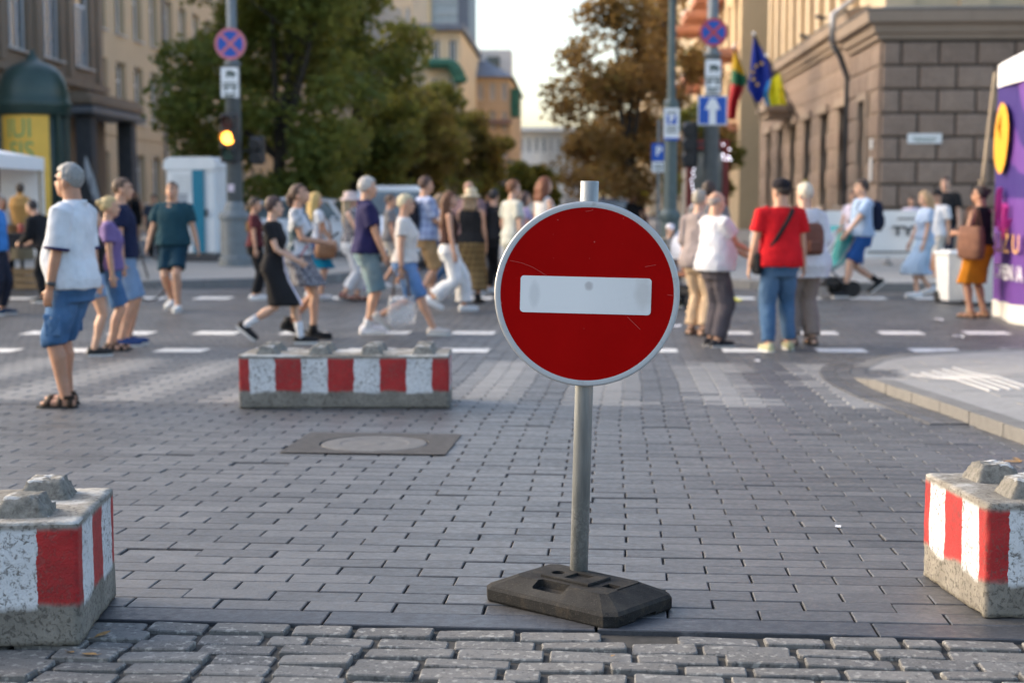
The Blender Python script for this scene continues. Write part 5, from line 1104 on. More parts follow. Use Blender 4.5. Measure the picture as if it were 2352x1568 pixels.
flag('yellow, green and red flag hanging left of the dark blue flag',atY(1745,262,44.2),atY(1685,108,43),[(1686,118),(1682,160),(1679,200),(1673,240),(1672,272)],[(1688,118),(1705,160),(1713,190),(1697,230),(1688,275)],43.1,lambda u,v:0 if v<.24+.10*u else(1 if v<.46+.10*u else 2),[FY_,FG,FRd],1.0)
o,bs_=flag('dark blue flag with gold stars between the tricolour and the yellow flag',atY(1815,255,42.4),atY(1731,78,40.6),[(1731,84),(1726,130),(1722,170),(1716,205),(1738,238)],[(1733,84),(1750,115),(1768,150),(1778,182),(1750,232)],40.9,lambda u,v:0,[FB],2.2)
b=MB()
for k in range(5):
    a=R(95+36*k); p=atY(1752+24*math.cos(a),172-26*math.sin(a)+0,40.7)-bs_; b.add([p+Vector(((.075 if m%2==0 else .03)*math.sin(math.pi*m/5),0,(.075 if m%2==0 else .03)*math.cos(math.pi*m/5))) for m in range(10)],[tuple(range(10))])
b.build('gold_star',FY_,o)['kind']='stuff'
flag('blue and yellow flag on the slanted pole nearest the stone wall',atY(1836,276,41.9),atY(1760,128,40.3),[(1764,186),(1756,205),(1752,222),(1757,243)],[(1790,168),(1797,192),(1803,218),(1808,241)],40.5,lambda u,v:1 if u>.27 else 0,[FSK,FYU],3.1)
# ---- vehicles
M_CARW=M('white car paint',(.70,.72,.74),.25,.03,2,spec=.6); M_TYRE=M('tyre rubber',(.02,.02,.02),.9); M_RIMC=M('wheel rim',(.4,.41,.42),.35,.1,9,metal=.7); M_CGL=m_glass('car glass',(.05,.065,.07)); M_HEAD=M('headlight glass',(.6,.63,.66),.15); M_TAIL=M('tail lamp red',(.35,.01,.01),.3)
def car(label,x,y,rz,paint,h=1.5,L=4.25,W=1.78,tailgate=False,zadd=0):
    t=thing('parked_car',label,'car',(x,y,zg(y)+zadd),rz,'cars parked in the avenue')
    # length along local y, nose to -y
    k=h/1.5; sec=[(-L/2,.35,.62,.72),(-L/2+.12,.25,.74,.84),(-L/2+1.0,.22,.92*k,.89),(-L/2+1.25,.22,.95*k,.89),(L/2-.9,.22,1.0*k,.89),(L/2-.15,.25,.98*k,.85),(L/2,.38,.8,.74)]
    b=MB(); rings=[]
    for y_,z0,z1,hw in sec: rings.append([Vector((sx*w_,y_,z)) for sx,w_,z in((-1,hw*.92,z0),(1,hw*.92,z0),(1,hw,z0+.18),(1,hw,z0+(z1-z0)*.65),(1,hw*.93,z1),(-1,hw*.93,z1),(-1,hw,z0+(z1-z0)*.65),(-1,hw,z0+.18))])
    b.loft(rings); b.build('body',paint,t,smooth=False)
    b=MB(); cs=[(-L/2+1.15,.93*k,.78,.0),(-L/2+1.95,1.0,.66,.44),(-L/2+2.6,1.0,.64,.52),(L/2-.9,1.0,.63,.46),(L/2-.2,.97*k,.72,.05)]; zr=.96*k
    b.loft([[Vector((-w_*1.12,y_,zr-.02)),Vector((w_*1.12,y_,zr-.02)),Vector((w_,y_,zr+hh*k)),Vector((-w_,y_,zr+hh*k))] for y_,_z,w_,hh in cs]); b.build('cabin_glass',M_CGL,t)
    b=MB(); b.loft([[Vector((-w_*1.02,y_,zr+hh*k-.02)),Vector((w_*1.02,y_,zr+hh*k-.02)),Vector((w_*.9,y_,zr+hh*k+.045)),Vector((-w_*.9,y_,zr+hh*k+.045))] for y_,_z,w_,hh in cs[1:4]]); b.build('roof',paint,t)
    for y_,a in((-L/2+1.55,-.62),(L/2-2.0,0),(L/2-.55,.62)):
        for sx in(-1,1): b=MB(); b.box((sx*.745,y_,zr+.22*k),(.05,.07,.56*k),(a,0,0)); b.build('window_pillar',paint,t)
    for sx in(-1,1):
        for y_ in(-L/2+.82,L/2-.8):
            b=MB(); b.tube([(sx*.70,y_,.31),(sx*.89,y_,.31)],.31,20); wl=b.build('wheel',M_TYRE,t); b=MB(); b.tube([(sx*.80,y_,.31),(sx*.90,y_,.31)],.19,14); b.build('rim',M_RIMC,wl)
        b=MB(); b.box((sx*.62,-L/2+.06,.66),(.34,.14,.15),bev=.03); b.build('headlight',M_HEAD,t); b=MB(); b.box((sx*.66,L/2-.05,.82),(.22,.14,.2),bev=.03); b.build('tail_light',M_TAIL,t)
        b=MB(); b.box((sx*.97,-L/2+1.55,1.0*k),(.16,.1,.11),bev=.03); b.build('wing_mirror',paint,t)
    b=MB(); b.box((0,-L/2-.01,.45),(.9,.05,.16),bev=.02); b.build('grille',M_BLACK,t); b=MB(); b.box((0,-L/2-.03,.42),(.5,.02,.11)); b.build('number_plate',M_SWHITE,t)
    return t
pA=atY(882,480,31); car('white tall car parked nose on behind the man in the navy polo',pA.x,32.5,R(6),M_CARW,1.75,4.4,1.86)
pB=atY(752,500,33); car('white hatchback seen from the side behind the blonde girl in the white T-shirt',pB.x-.3,34.5,R(82),M_CARW,1.5,4.1)
pC=atY(1404,470,62); car('dark blue car far up the avenue above the sign post top',pC.x,62,R(5),M('dark blue car paint',(.03,.035,.07),.3),1.5)
pD=atY(1432,468,75); car('red car far up the avenue right of the dark blue car',pD.x+.2,75,R(4),M('red car paint',(.42,.03,.03),.3),1.45)
# ---- bicycle (wheel shows behind the navy man's legs)
def bicycle(label,p,rz):
    t=thing('bicycle',label,'bicycle',p,rz); m=M('bike frame dark',(.03,.03,.035),.4)
    for y in(-.52,.52):
        b=MB(); n=28; rg=[[Vector(((.014)*math.cos(2*math.pi*i/6),y+(.33+.014*math.sin(2*math.pi*i/6))*math.cos(a),.345+(.33+.014*math.sin(2*math.pi*i/6))*math.sin(a))) for i in range(6)] for a in [2*math.pi*k/n for k in range(n)]]
        b.loft(rg+[rg[0]],False); w_=b.build('wheel',M_TYRE,t); b=MB()
        for k in range(10): a=math.pi*2*k/10; b.tube([(0,y,.345),(0,y+.32*math.cos(a),.345+.32*math.sin(a))],.003,3)
        b.build('spokes',M_RIMC,w_)['kind']='stuff'
    b=MB()
    for a,c in(((0,-.52,.345),(0,-.36,.85)),((0,-.38,.78),(0,.12,.75)),((0,-.38,.72),(0,.02,.3)),((0,.02,.3),(0,.16,.85)),((0,.02,.3),(0,.52,.345)),((0,.14,.75),(0,.52,.345))): b.tube([a,c],.016,6)
    b.build('frame',m,t); b=MB(); b.tube([(-.28,-.28,.98),(-.1,-.36,.98),(0,-.37,.93),(.1,-.36,.98),(.28,-.28,.98)],.012,6); b.build('handlebar',m,t); b=MB(); b.ell((0,.17,.9),(.07,.13,.035),10,6); b.build('saddle',M_BLACK,t)
p=gp(272,690); bicycle('bicycle with one wheel showing behind the legs of the man in the navy T-shirt',(p.x,p.y,zg(p.y)+.0),R(75))
# ---- pushchairs
def stroller(label,p,rz,mat,can):
    t=thing('pushchair',label,'pushchair',p,rz)   # child faces -y
    b=MB(); b.loft([[Vector((-.2,y,z)),Vector((.2,y,z)),Vector((.2,y+.04,z+.05)),Vector((-.2,y+.04,z+.05))] for y,z in((-.25,.46),(.05,.42),(.2,.52),(.33,.95))]); b.build('seat',mat,t)
    b=MB(); n=8; b.loft([[Vector((sx*.22,.30-.42*math.sin(R(100)*k/n),.74+.36*math.cos(R(110)*k/n-.2))) for sx in(-1,-.5,.5,1)] for k in range(n+1)],False,False); b.build('hood',can,t)
    for sx in(-1,1):
        b=MB(); b.tube([(sx*.24,.45,1.02),(sx*.24,.12,.55),(sx*.24,-.35,.12)],.014,6); b.tube([(sx*.24,-.02,.42),(sx*.24,.32,.12)],.014,6); b.build('frame_tube',M_BIKE,t)
        for y,r in((-.37,.10),(.34,.13)): b=MB(); b.tube([(sx*.26-.025,y,r),(sx*.26+.025,y,r)],r,14); b.build('wheel',M_TYRE,t)
    b=MB(); b.tube([(-.24,.45,1.02),(.24,.45,1.02)],.017,8); b.build('handle',M_BLACK,t); b=MB(); b.box((0,.1,.24),(.4,.4,.14),bev=.03); b.build('basket',M_BLACK,t)
M_BIKE=M('stroller frame',(.2,.2,.21),.4)
p=gp(1580,708); stroller('black pushchair with rust seat and pale hood between the sign and the taupe shirt',(p.x,p.y+.1,zg(p.y)),R(-35),M('rust lining',(.22,.075,.03)),M('pale hood',(.6,.6,.64)))
p=gp(1893,682); stroller('teal pushchair pushed in front of the boy in the light blue T-shirt',(p.x,p.y,zg(p.y)),R(-70),M('teal cloth',(.01,.22,.24)),M('teal cloth',(.01,.22,.24)))
# ---- fairy light strings by the kiosk
M_BULB=M('bulb glow',(.9,.86,1.0),.4,emit=1.3)
fl_=thing('fairy_lights','string of small white fairy lights hanging beside the thick right pole','lights',(0,0,0)); 
p0=atY(1591,372,40); b=MB(); b.tube([(p0.x,40,p0.z),(p0.x,40,p0.z-2.2)],.008,4); b.build('cord',M_BLACK,fl_)
for k in range(22): 
    b=MB(); b.ell((p0.x+random.uniform(-.05,.05),40,p0.z-.1*k),(.022,.022,.022),6,4); b.build('bulb',M_BULB,fl_)
p0=atY(1668,350,43.5); f2=thing('fairy_lights','knot of bright fairy lights in the dark red kiosk front','lights',(0,0,0),0)
for k in range(9): b=MB(); b.ell((p0.x+random.uniform(-.12,.14),43.5,p0.z+random.uniform(-.25,.25)),(.026,.026,.026),6,4); b.build('bulb',M_BULB,f2)
# extra buildings that close the view under the crowns
far_l2=None
for (nm,lab,X,ya_,yb_2,side,mt,hh) in(('grey_building','grey rendered building glimpsed under the left avenue trees beyond the beige one',-14.5,96,175,1,m_stucco('grey render',(.36,.32,.27)),17),('sand_building','sand coloured building far up the right side behind the russet trees',8.2,94,190,-1,m_stucco('sand plaster',(.5,.40,.27)),18)):
    t=thing(nm,lab,'building',(X,ya_,zg(110))); Fm=frame3((0,0,0),(0,1,0),(side,0,0)); W=yb_2-ya_; ops=[(2+3.6*k,z,3.4+3.6*k,z+2.2) for k in range(int((W-4)/3.6)) for z in(1.2,4.8,8.2)]
    put(wall_open(W,hh,ops,.3),'wall',mt,t,Fm)
    for o_ in ops: window(t,Fm,*o_,.24,'2',None,False)
    b=MB(); b.box((W/2,-5.2,hh/2),(W,9.6,hh)); put(b,'body',mt,t,Fm)
# ================================================================ PEOPLE
def m_skin(name,c):
    if name in MATS: return MATS[name]
    m,nt,bs=base_mat(name); k=ramp(nt,nz(nt,14,4),[(.3,tuple(q*.9 for q in c)),(.7,tuple(q*1.08 for q in c))]); nt.links.new(k,bs.inputs['Base Color']); bs.inputs['Roughness'].default_value=.5; bs.inputs['Subsurface Weight'].default_value=.12; bs.inputs['Subsurface Radius'].default_value=(.012,.004,.002); bs.inputs['Specular IOR Level'].default_value=.35; MATS[name]=m; return m
SK={'light':m_skin('skin light',(.60,.37,.265)),'mid':m_skin('skin tanned',(.53,.30,.20)),'tan':m_skin('skin weathered',(.42,.22,.14))}
M_EYE=M('eye dark',(.03,.022,.02),.3); M_LIP=M('lip',(.36,.12,.10),.5)
def cloth(name,c,rough=.9,pat=None,c2=None,sc=20):
    n='cloth '+name
    if n in MATS: return MATS[n]
    m,nt,bs=base_mat(n); tc=_n(nt,'ShaderNodeTexCoord'); O=tc.outputs['Object']; k=ramp(nt,nz(nt,5,5,O,.65),[(.3,tuple(q*.82 for q in c)),(.7,tuple(min(1,q*1.14) for q in c))])
    if pat=='check':
        sp=_n(nt,'ShaderNodeSeparateXYZ'); nt.links.new(O,sp.inputs[0]); l=[]
        for a in(math_(nt,'ADD',sp.outputs[0],sp.outputs[1]),sp.outputs[2]): l.append(math_(nt,'LESS_THAN',math_(nt,'FRACT',math_(nt,'MULTIPLY',a,sc)),.42))
        k=mixc(nt,math_(nt,'MULTIPLY',math_(nt,'ADD',l[0],l[1]),.45),k,c2)
    elif pat=='speckle': k=mixc(nt,ramp(nt,nz(nt,sc,3,O),[(.45,(0,0,0)),(.55,(1,1,1))]),k,c2)
    elif pat=='stripe':
        sp=_n(nt,'ShaderNodeSeparateXYZ'); nt.links.new(O,sp.inputs[0]); k=mixc(nt,math_(nt,'LESS_THAN',math_(nt,'FRACT',math_(nt,'MULTIPLY',sp.outputs[2],sc)),.4),k,c2)
    elif pat=='denim': k=mixc(nt,math_(nt,'MULTIPLY',ramp(nt,nz(nt,3.2,4,O),[(.4,(0,0,0)),(.65,(1,1,1))]),.55),k,c2)
    nt.links.new(k,bs.inputs['Base Color']); bs.inputs['Roughness'].default_value=rough; bs.inputs['Specular IOR Level'].default_value=.2; bump(nt,bs,nz(nt,24,4,O),.35,.02); MATS[n]=m; return m
TORSO_M=[(.80,0,.0,.150,.095),(.86,0,-.005,.172,.118),(.93,0,-.008,.172,.122),(1.0,0,.0,.160,.112),(1.08,0,.006,.155,.108),(1.18,0,.008,.165,.115),(1.28,0,.008,.180,.122),(1.36,0,.0,.186,.112),(1.42,0,-.008,.168,.09),(1.46,0,-.014,.105,.066),(1.49,0,-.012,.064,.060),(1.57,0,.004,.058,.060)]
TORSO_F=[(.80,0,.0,.150,.098),(.86,0,-.01,.176,.122),(.93,0,-.012,.172,.120),(1.0,0,-.002,.146,.100),(1.08,0,.004,.128,.090),(1.18,0,.012,.140,.100),(1.26,0,.024,.152,.122),(1.34,0,.010,.156,.102),(1.42,0,-.008,.140,.080),(1.46,0,-.014,.085,.058),(1.49,0,-.012,.054,.052),(1.57,0,.004,.050,.053)]
def lerp_t(tab,z):
    if z<=tab[0][0]: return tab[0][1:]
    for a,c in zip(tab,tab[1:]):
        if z<=c[0]:
            t=(z-a[0])/(c[0]-a[0]); return tuple(a[i]+(c[i]-a[i])*t for i in range(1,5))
    return tab[-1][1:]
def two_bone(a,tg,l1,l2,hint):
    d=tg-a; L=min(d.length,(l1+l2)*.999); dn=d.normalized(); c=(l1*l1+L*L-l2*l2)/(2*L); hgt=math.sqrt(max(0,l1*l1-c*c)); h=(hint-dn*hint.dot(dn)).normalized(); return a+dn*c+h*hgt,a+dn*L
def remesh(b,name,vox,mats,parent,smooth=2,wr=0,wf=14,seed=0,pinch=None,tagfn=None):
    me=recalc(b.mesh(name)); me=evaluated(me,('REMESH',dict(mode='VOXEL',voxel_size=vox,use_smooth_shade=True))); me.name=name
    bm=bmesh.new(); bm.from_mesh(me)
    for _ in range(smooth): bmesh.ops.smooth_vert(bm,verts=bm.verts,factor=.5,use_axis_x=True,use_axis_y=True,use_axis_z=True)
    if wr:
        bm.normal_update(); e=Vector((seed*3.7,seed*1.9,seed*.7))
        for v in bm.verts:
            p=v.co; n=noise.noise(Vector((p.x*wf,p.y*wf,p.z*wf*.55))+e)+.6*noise.noise(Vector((p.x*wf*2,p.y*wf*2,p.z*wf*1.6+p.x*9))+e); v.co=p+v.normal*(n*wr)
    for f in bm.faces: f.smooth=True
    bm.to_mesh(me); bm.free()
    if tagfn:
        for p in me.polygons: p.material_index=tagfn(p.center)
    return link(name,me,mats,parent)
NP=[0]
def person(label,px,yf,yh=None,hd=0,h=None,sex='m',skin='mid',girth=1.,belly=0.,walk=0.,phase=1,lean=0,hands=None,curl=.6,head=(0,0),hair='short',haircol=(.08,.045,.025),top=None,bottom=None,shoes=('sneaker',(.7,.7,.7)),socks=None,hat=None,extra=None,group='people crossing or standing at the crossing',pos=None,sit=False,feet=None,vox=.0125,acc=()):
    NP[0]+=1; sd=NP[0]
    p=pos or gp(px,yf); p=Vector((p[0],p[1],p[2] if pos is not None and len(pos)>2 else zg(p[1])))
    if h is None:
        r=ray(px,yh); t=depth(p); h=(EYE+r*t).z-p.z
    h=max(1.0,min(1.90,h)); s=h/1.75
    T=thing('person',label,'person',p,-R(hd),group); fem=sex=='f'; tab=TORSO_F if fem else TORSO_M; skm=SK[skin]
    V=Vector; ph=0.
    # ---- skeleton (metres for a 1.75 m figure, scaled at the end)
    hipw=.088; shw=.165 if fem else .192
    if feet is None:
        if walk: f=[V((-hipw,.30*walk*phase,.085)),V((hipw,-.34*walk*phase,.085))]; pit=[0,0]; 
        else: f=[V((-hipw-.02,.02,.078)),V((hipw+.02,-.03,.078))]
        if walk:
            for i in(0,1):
                if f[i].y<0: f[i].z=.085+.15*walk
    else: f=[V(q) for q in feet]
    pz=.90-.03*abs(walk)
    if sit: pz=sit
    dz=pz-.90; hips=[V((-hipw,0,pz)),V((hipw,0,pz))]
    legs=[]
    for i in(0,1): k,e=two_bone(hips[i],f[i],.43,.42,V((.0,1,.12))); legs.append((hips[i],k,e))
    La=R(lean)
    def Wp(q):  # lean of the upper body about the pelvis
        t=min(1,max(0,(q.z-(pz+.02))/.3)); a=La*t; y,z=q.y,q.z-(pz+.02); return V((q.x,y*math.cos(a)+z*math.sin(a),(pz+.02)+z*math.cos(a)-y*math.sin(a))) if t>0 else q
    def up(q): return Wp(V((q[0],q[1],q[2]+dz)))
    sh=[up((-shw,-.012,1.405)),up((shw,-.012,1.405))]
    hands=hands or [(-.27,.05,.80),(.27,.02,.80)]
    if walk and len(hands)==2 and hands[0][2]==.80 and hands[1][2]==.80: hands=[(-.25,.02-.20*walk*phase,.84),(.25,.02+.24*walk*phase,.86)]
    arms=[]
    for i in(0,1):
        tg=V((hands[i][0],hands[i][1],hands[i][2]+dz)); k,e=two_bone(sh[i],tg,.285,.255,V(((-1,1)[i]*.35,-1,-.15))); arms.append((sh[i],k,e))
    Hc=up((0,.018,1.632)); HR=Euler((-R(head[1])-La*.4,0,-R(head[0]))).to_matrix()
    def hd_(q): return Hc+HR@V(q)
    g=girth
    def tor(z,off=0.,loose=0.):
        cx,cy,rx,ry=lerp_t(tab,z); bl=belly*math.exp(-((z-1.08)/.13)**2); return cx,cy+bl*.55,rx*g+off+bl*.4,ry*g+off+bl*.55
    def ring(z,off=0,n=20,grow=0):
        cx,cy,rx,ry=tor(z,off); o=[]
        for j in range(n):
            a=2*math.pi*j/n; ca,sa=math.cos(a),math.sin(a); e=.86
            o.append(up((cx+(rx+grow)*math.copysign(abs(ca)**e,ca),cy+(ry+grow)*math.copysign(abs(sa)**e,sa),z)))
        return o
    arm_r=(.044,.038,.026) if fem else (.051,.043,.029); arm_r=tuple(k*(.6+.4*g) for k in arm_r)
    leg_r=((.086,.052,.036) if fem else (.084,.056,.038)); leg_r=tuple(k*(.5+.5*g) for k in leg_r)
    # ---- body: one continuous skin
    b=MB(); b.loft([ring(z) for z in(.80,.84,.88,.93,.98,1.03,1.08,1.13,1.18,1.23,1.28,1.33,1.38,1.42,1.445,1.465,1.49,1.53,1.58)])
    for i,(a,k,e) in enumerate(legs):
        m1=a.lerp(k,.5); m2=k.lerp(e,.3); bk=V((0,-.012,0))
        b.tube([a+V((0,0,.03)),m1,k,m2+bk,k.lerp(e,.62),e,e+V((0,0,-.02))],[leg_r[0],leg_r[0]*.86,leg_r[1],leg_r[1]*1.06,leg_r[1]*.8,leg_r[2],leg_r[2]],12)
    ft=[]
    for i,(a,k,e) in enumerate(legs):
        back=walk and e.z>.12; shin=(e-k).normalized(); to=R(6)*(1 if i else -1); pt=-R(38)*walk if back else 0
        M3=Euler((pt,0,-to)).to_matrix(); base=e-V((0,0,.0)); ft.append((base,M3)); b.loft([[base+M3@V((x*w_,y,z)) for x,z in((math.cos(q),-.042+hh*math.sin(q)) for q in [2*math.pi*j/10 for j in range(10)])] for y,w_,hh in((-.065,.022,.025),(-.045,.034,.038),(.0,.037,.042),(.07,.042,.032),(.13,.046,.024),(.165,.04,.018),(.19,.022,.01))])
    HN=[]
    for i,(a,k,e) in enumerate(arms):
        sgn=(-1,1)[i]; b.tube([a+V((-sgn*.05,0,.01)),a,a.lerp(k,.4),k,k.lerp(e,.25),e],[arm_r[0]*.9,arm_r[0]*1.08,arm_r[0]*.95,arm_r[1]*.92,arm_r[1]*.95,arm_r[2]],10)
        d=(e-k).normalized(); sd_=V((-sgn,0,0)); pal=(sd_-d*sd_.dot(d)).normalized(); wd=d.cross(pal).normalized()*(1 if d.cross(pal).y>0 else -1)   # thumb side points forward
        c=[]; 
        for t,w_,th in((0,.024,.02),(.03,.034,.019),(.07,.040,.016),(.088,.036,.013)): c.append([e+d*t+wd*(w_*math.cos(2*math.pi*j/10))+pal*(th*math.sin(2*math.pi*j/10)) for j in range(10)])
        b.loft(c)
        for q,(o,L) in enumerate(((.028,.068),(.010,.078),(-.009,.072),(-.026,.056))):
            p0=e+d*.082+wd*o; dd=(d+pal*curl*.45).normalized(); p1=p0+dd*L*.42; dd2=(d*(1-curl*.55)+pal*curl*1.0).normalized(); p2=p1+dd2*L*.33; dd3=(d*(1-curl)+pal*(.3+curl)).normalized(); b.tube([p0-d*.02,p0,p1,p2,p2+dd3*L*.25],[.009,.0088,.008,.0075,.0055],7)
        t0=e+d*.025+wd*.026; t1=t0+(d*.5+wd*.75+pal*.3).normalized()*.036; b.tube([t0-wd*.012,t0,t1,t1+(d*.85+wd*.2+pal*.35).normalized()*.036],[.012,.0115,.0095,.007],7); HN.append(e+d*.07)
    for c,r_ in(((0,-.012,.022),(.075,.096,.092)),((0,.020,-.035),(.058,.070,.084)),((0,.058,-.088),(.033,.030,.028)),((0,.094,-.022),(.0135,.022,.026)),((.077,-.008,-.022),(.012,.022,.033)),((-.077,-.008,-.022),(.012,.022,.033)),((0,.083,.035),(.045,.015,.012)),((0,.084,-.062),(.024,.014,.014))): 
        q=MB(); q.ell((0,0,0),r_,14,9); b.add([hd_(V(v)+V(c)) for v in q.v],q.f)
    Hi=HR.transposed()
    def ft_(c):
        q=Hi@(V(c)-Hc)
        for x in(-.031,.031):
            if (q-V((x,.082,.010))).length<.0125: return 1
        if abs(q.x)<.022 and q.y>.07 and abs(q.z+.062)<.007: return 2
        if q.y>.06 and .026<q.z<.037 and .014<abs(q.x)<.05: return 3
        return 0
    S=Matrix.Scale(s,4); hm=M('hair %.2f %.2f %.2f'%haircol,haircol,.55,.22,60,bmp=.6,bscale=90)
    def fin(o):
        for me_ in [o.data]: me_.transform(S)
        return o
    body=fin(remesh(b,'body',vox if vox<.01 else .0115,[skm,M_EYE,M_LIP,hm if hair!='none' else skm],T,1,tagfn=ft_))
    # ---- hair
    if hair not in('none',):
        b=MB(); N,Mm=26,18; vs=[]; 
        for j in range(Mm+1):
            th=math.pi*j/Mm
            for i in range(N):
                a=2*math.pi*i/N; d=V((math.sin(th)*math.cos(a),math.sin(th)*math.sin(a),math.cos(th)))
                low={'bald':-.55,'short':-.45,'crop':-.38,'bob':-.75,'long':-.9,'pony':-.5,'bun':-.5}.get(hair,-.5); low-=.38*max(0,min(1,(-d.y-.15)/.4)); low+=.12*noise.noise(d*6+V((0,0,sd))); front=.30 if hair!='bald' else -.05
                m_=(d.z>.52-.15*d.y if d.y>.3 else True) and d.z>low and (d.y<front or d.z>.42)
                if hair=='bald': m_=d.z<.30 and d.z>low and d.y<.12
                thick={'crop':1.035,'bald':1.03,'short':1.075,'bob':1.09,'long':1.09,'pony':1.09,'bun':1.09}.get(hair,1.1)
                if hair=='short' and d.z>.3: thick+=.07*d.z
                r_=(thick+.07*noise.noise(d*4+V((sd,0,0)))+.05*noise.noise(d*11+V((0,sd,0)))) if m_ else .80
                vs.append(hd_((d.x*.076*r_,-.012+d.y*.098*r_,.024+d.z*.094*r_)))
        b.add(vs,[(j*N+i,(j+1)*N+i,(j+1)*N+(i+1)%N,j*N+(i+1)%N) for j in range(Mm) for i in range(N)])
        if hair in('long','bob'):
            Lh=.40 if hair=='long' else .14
            for x in(-.05,0,.05): b.tube([hd_((x,-.07,.04)),hd_((x*1.2,-.098,-.05)),hd_((x*1.3,-.095,-.10))+V((0,0,-.02)),hd_((x*1.3,-.09,-.10))+V((0,-.025,-Lh*.6)),hd_((x*1.0,-.085,-.10))+V((0,-.015,-Lh))],[.04,.044,.042,.038,.016],9)
            for x in(-.068,.068): b.tube([hd_((x,-.02,.03)),hd_((x*1.12,-.025,-.06)),hd_((x*1.1,-.035,-.13))+V((0,-.02,-Lh*.4))],[.03,.03,.016],8)
        if hair=='pony': b.tube([hd_((0,-.09,.05)),hd_((0,-.135,.03)),hd_((0,-.145,-.05)),hd_((0,-.12,-.17))],[.025,.034,.034,.012],9)
        if hair=='bun': q=MB(); b.ell(hd_((0,-.115,.05)),(.042,.038,.042),12,8)
        fin(remesh(b,'hair',.009,[hm],T,1,.0075,48,sd))
    # ---- clothes
    def sleeve_pts(a,k,e,f_): 
        if f_<=1: return [a,a.lerp(k,f_*.5),a.lerp(k,f_)]
        return [a,k,k.lerp(e,f_-1)]
    if top:
        col,sl,hem=top[0],top[1],top[2]; o=top[3] if len(top)>3 else {}
        off=o.get('off',.013); loose=o.get('loose',.02); b=MB(); zs=[hem]+[z for z in np.linspace(hem+.03,1.44,13)]+[1.462,1.476]; rg=[]
        for z in zs:
            gr=loose*max(0,min(1,(1.30-z)/.25))+.013*max(0,min(1,(1.10-z)/.08)); rg.append(ring(z,off,22,gr if z<1.4 else 0))
        if hem<.80: pass
        b.loft(rg)
        for i,(a,k,e) in enumerate(arms):
            sgn=(-1,1)[i]
            if sl>0:
                P_s=sleeve_pts(a,k,e,sl); ro=arm_r[0]+off+.008; b.tube([a+V((-sgn*.06,0,.012))]+P_s,[ro*1.0,ro*1.12]+[ro*1.04+loose*.35]*(1)+[(ro*1.02+loose*.45) if sl<=1 else arm_r[2]+off+.006],14)
            elif sl==0: b.tube([a+V((-sgn*.075,0,.0)),a+V((-sgn*.03,0,.015))],[.055,.04],10)
        if o.get('collar'): b.tube([up((0,-.07,1.47)),up((0,-.072,1.50))],[.05,.05],8); b.loft([[up((cx_*1.25,-.012+cy_*1.25,zz)) for cx_,cy_ in ((.062*math.cos(2*math.pi*j/16),.06*math.sin(2*math.pi*j/16)) for j in range(16))] for zz in(1.45,1.50)])
        nm=o.get('name','shirt'); fin(remesh(b,nm,.0135 if vox>.01 else .011,[col],T,1,o.get('wr',.011),11,sd))
        if o.get('trim'):
            for i,(a,k,e) in enumerate(arms):
                P_s=sleeve_pts(a,k,e,sl); dd=(P_s[-1]-P_s[-2]).normalized(); b=MB(); r_=arm_r[0]+off+.018+loose*.45; b.tube([P_s[-1]-dd*.016,P_s[-1]+dd*.004],r_,16); fin(b.build('sleeve_trim',o['trim'],T,smooth=True))
    if bottom:
        kind,col,ln=bottom[0],bottom[1],bottom[2]; o=bottom[3] if len(bottom)>3 else {}
        if kind in('shorts','pants'):
            b=MB(); wz=o.get('waist',1.03); fl=o.get('flare',.014); rg=[ring(z,.021,20) for z in np.linspace(.765,wz,7)]; b.loft(rg)
            for i,(a,k,e) in enumerate(legs):
                pts=[a+V((0,0,.04)),a.lerp(k,.5)]; rr=[leg_r[0]+.016,leg_r[0]*.92+.016+fl*.4]
                if ln<=1: pts+= [a.lerp(k,ln)]; rr+= [leg_r[0]*(1-.25*ln)+.014+fl]
                else:
                    pts+= [k,k.lerp(e,(ln-1)*.5),k.lerp(e,ln-1)]; w_=o.get('wide',0); rr+= [leg_r[1]+.020+fl*.6+w_*.4,leg_r[1]+.012+fl*.6+w_*.7,max(leg_r[2]+.018,leg_r[1]*.86)+fl*.6+w_]
                b.tube(pts,rr,16)
            fin(remesh(b,kind if kind=='shorts' else 'trousers',.0135 if vox>.01 else .011,[col],T,1,o.get('wr',.010),11,sd+50))
        else:
            b=MB(); wz=o.get('waist',1.06); hem=ln; fl=o.get('flare',.06); n=40; rg=[]; folds=o.get('folds',9); amp=o.get('amp',.05); prx=pry=0
            def legat(L,z):
                a,k,e=L
                if z>=a.z: return a
                if z>k.z: return a.lerp(k,(a.z-z)/max(1e-4,a.z-k.z))
                return k.lerp(e,min(1,(k.z-z)/max(1e-4,k.z-e.z)))
            for z in np.linspace(wz,hem,16):
                t=(wz-z)/(wz-hem); 
                if z>.84: cx,cy,rx,ry=tor(z,.022)
                else:
                    c1,c2=legat(legs[0],z),legat(legs[1],z); r_=leg_r[0]*(.98-.25*min(1,(.84-z)/.4))+.018; cx,cy=(c1.x+c2.x)/2,(c1.y+c2.y)/2; rx=abs(c1.x-c2.x)/2+r_; ry=max(abs(c1.y-c2.y)/2+r_,.11)
                q=max(0,(.95-z)); rx=max(rx+fl*q,prx*.97); ry=max(ry+fl*q,pry*.96); prx,pry=rx,ry
                rg.append([V((cx+rx*math.cos(a)*(1+amp*min(1,q*2.2)*math.sin(folds*a+sd+1.5*math.sin(2*a))),cy+ry*math.sin(a)*(1+amp*min(1,q*2.2)*math.sin(folds*a+sd+1.5*math.sin(2*a))),z+dz*0)) for a in [2*math.pi*j/n for j in range(n)]])
            b.loft(rg,True); fin(b.build(o.get('name','skirt'),[col],T,smooth=True))
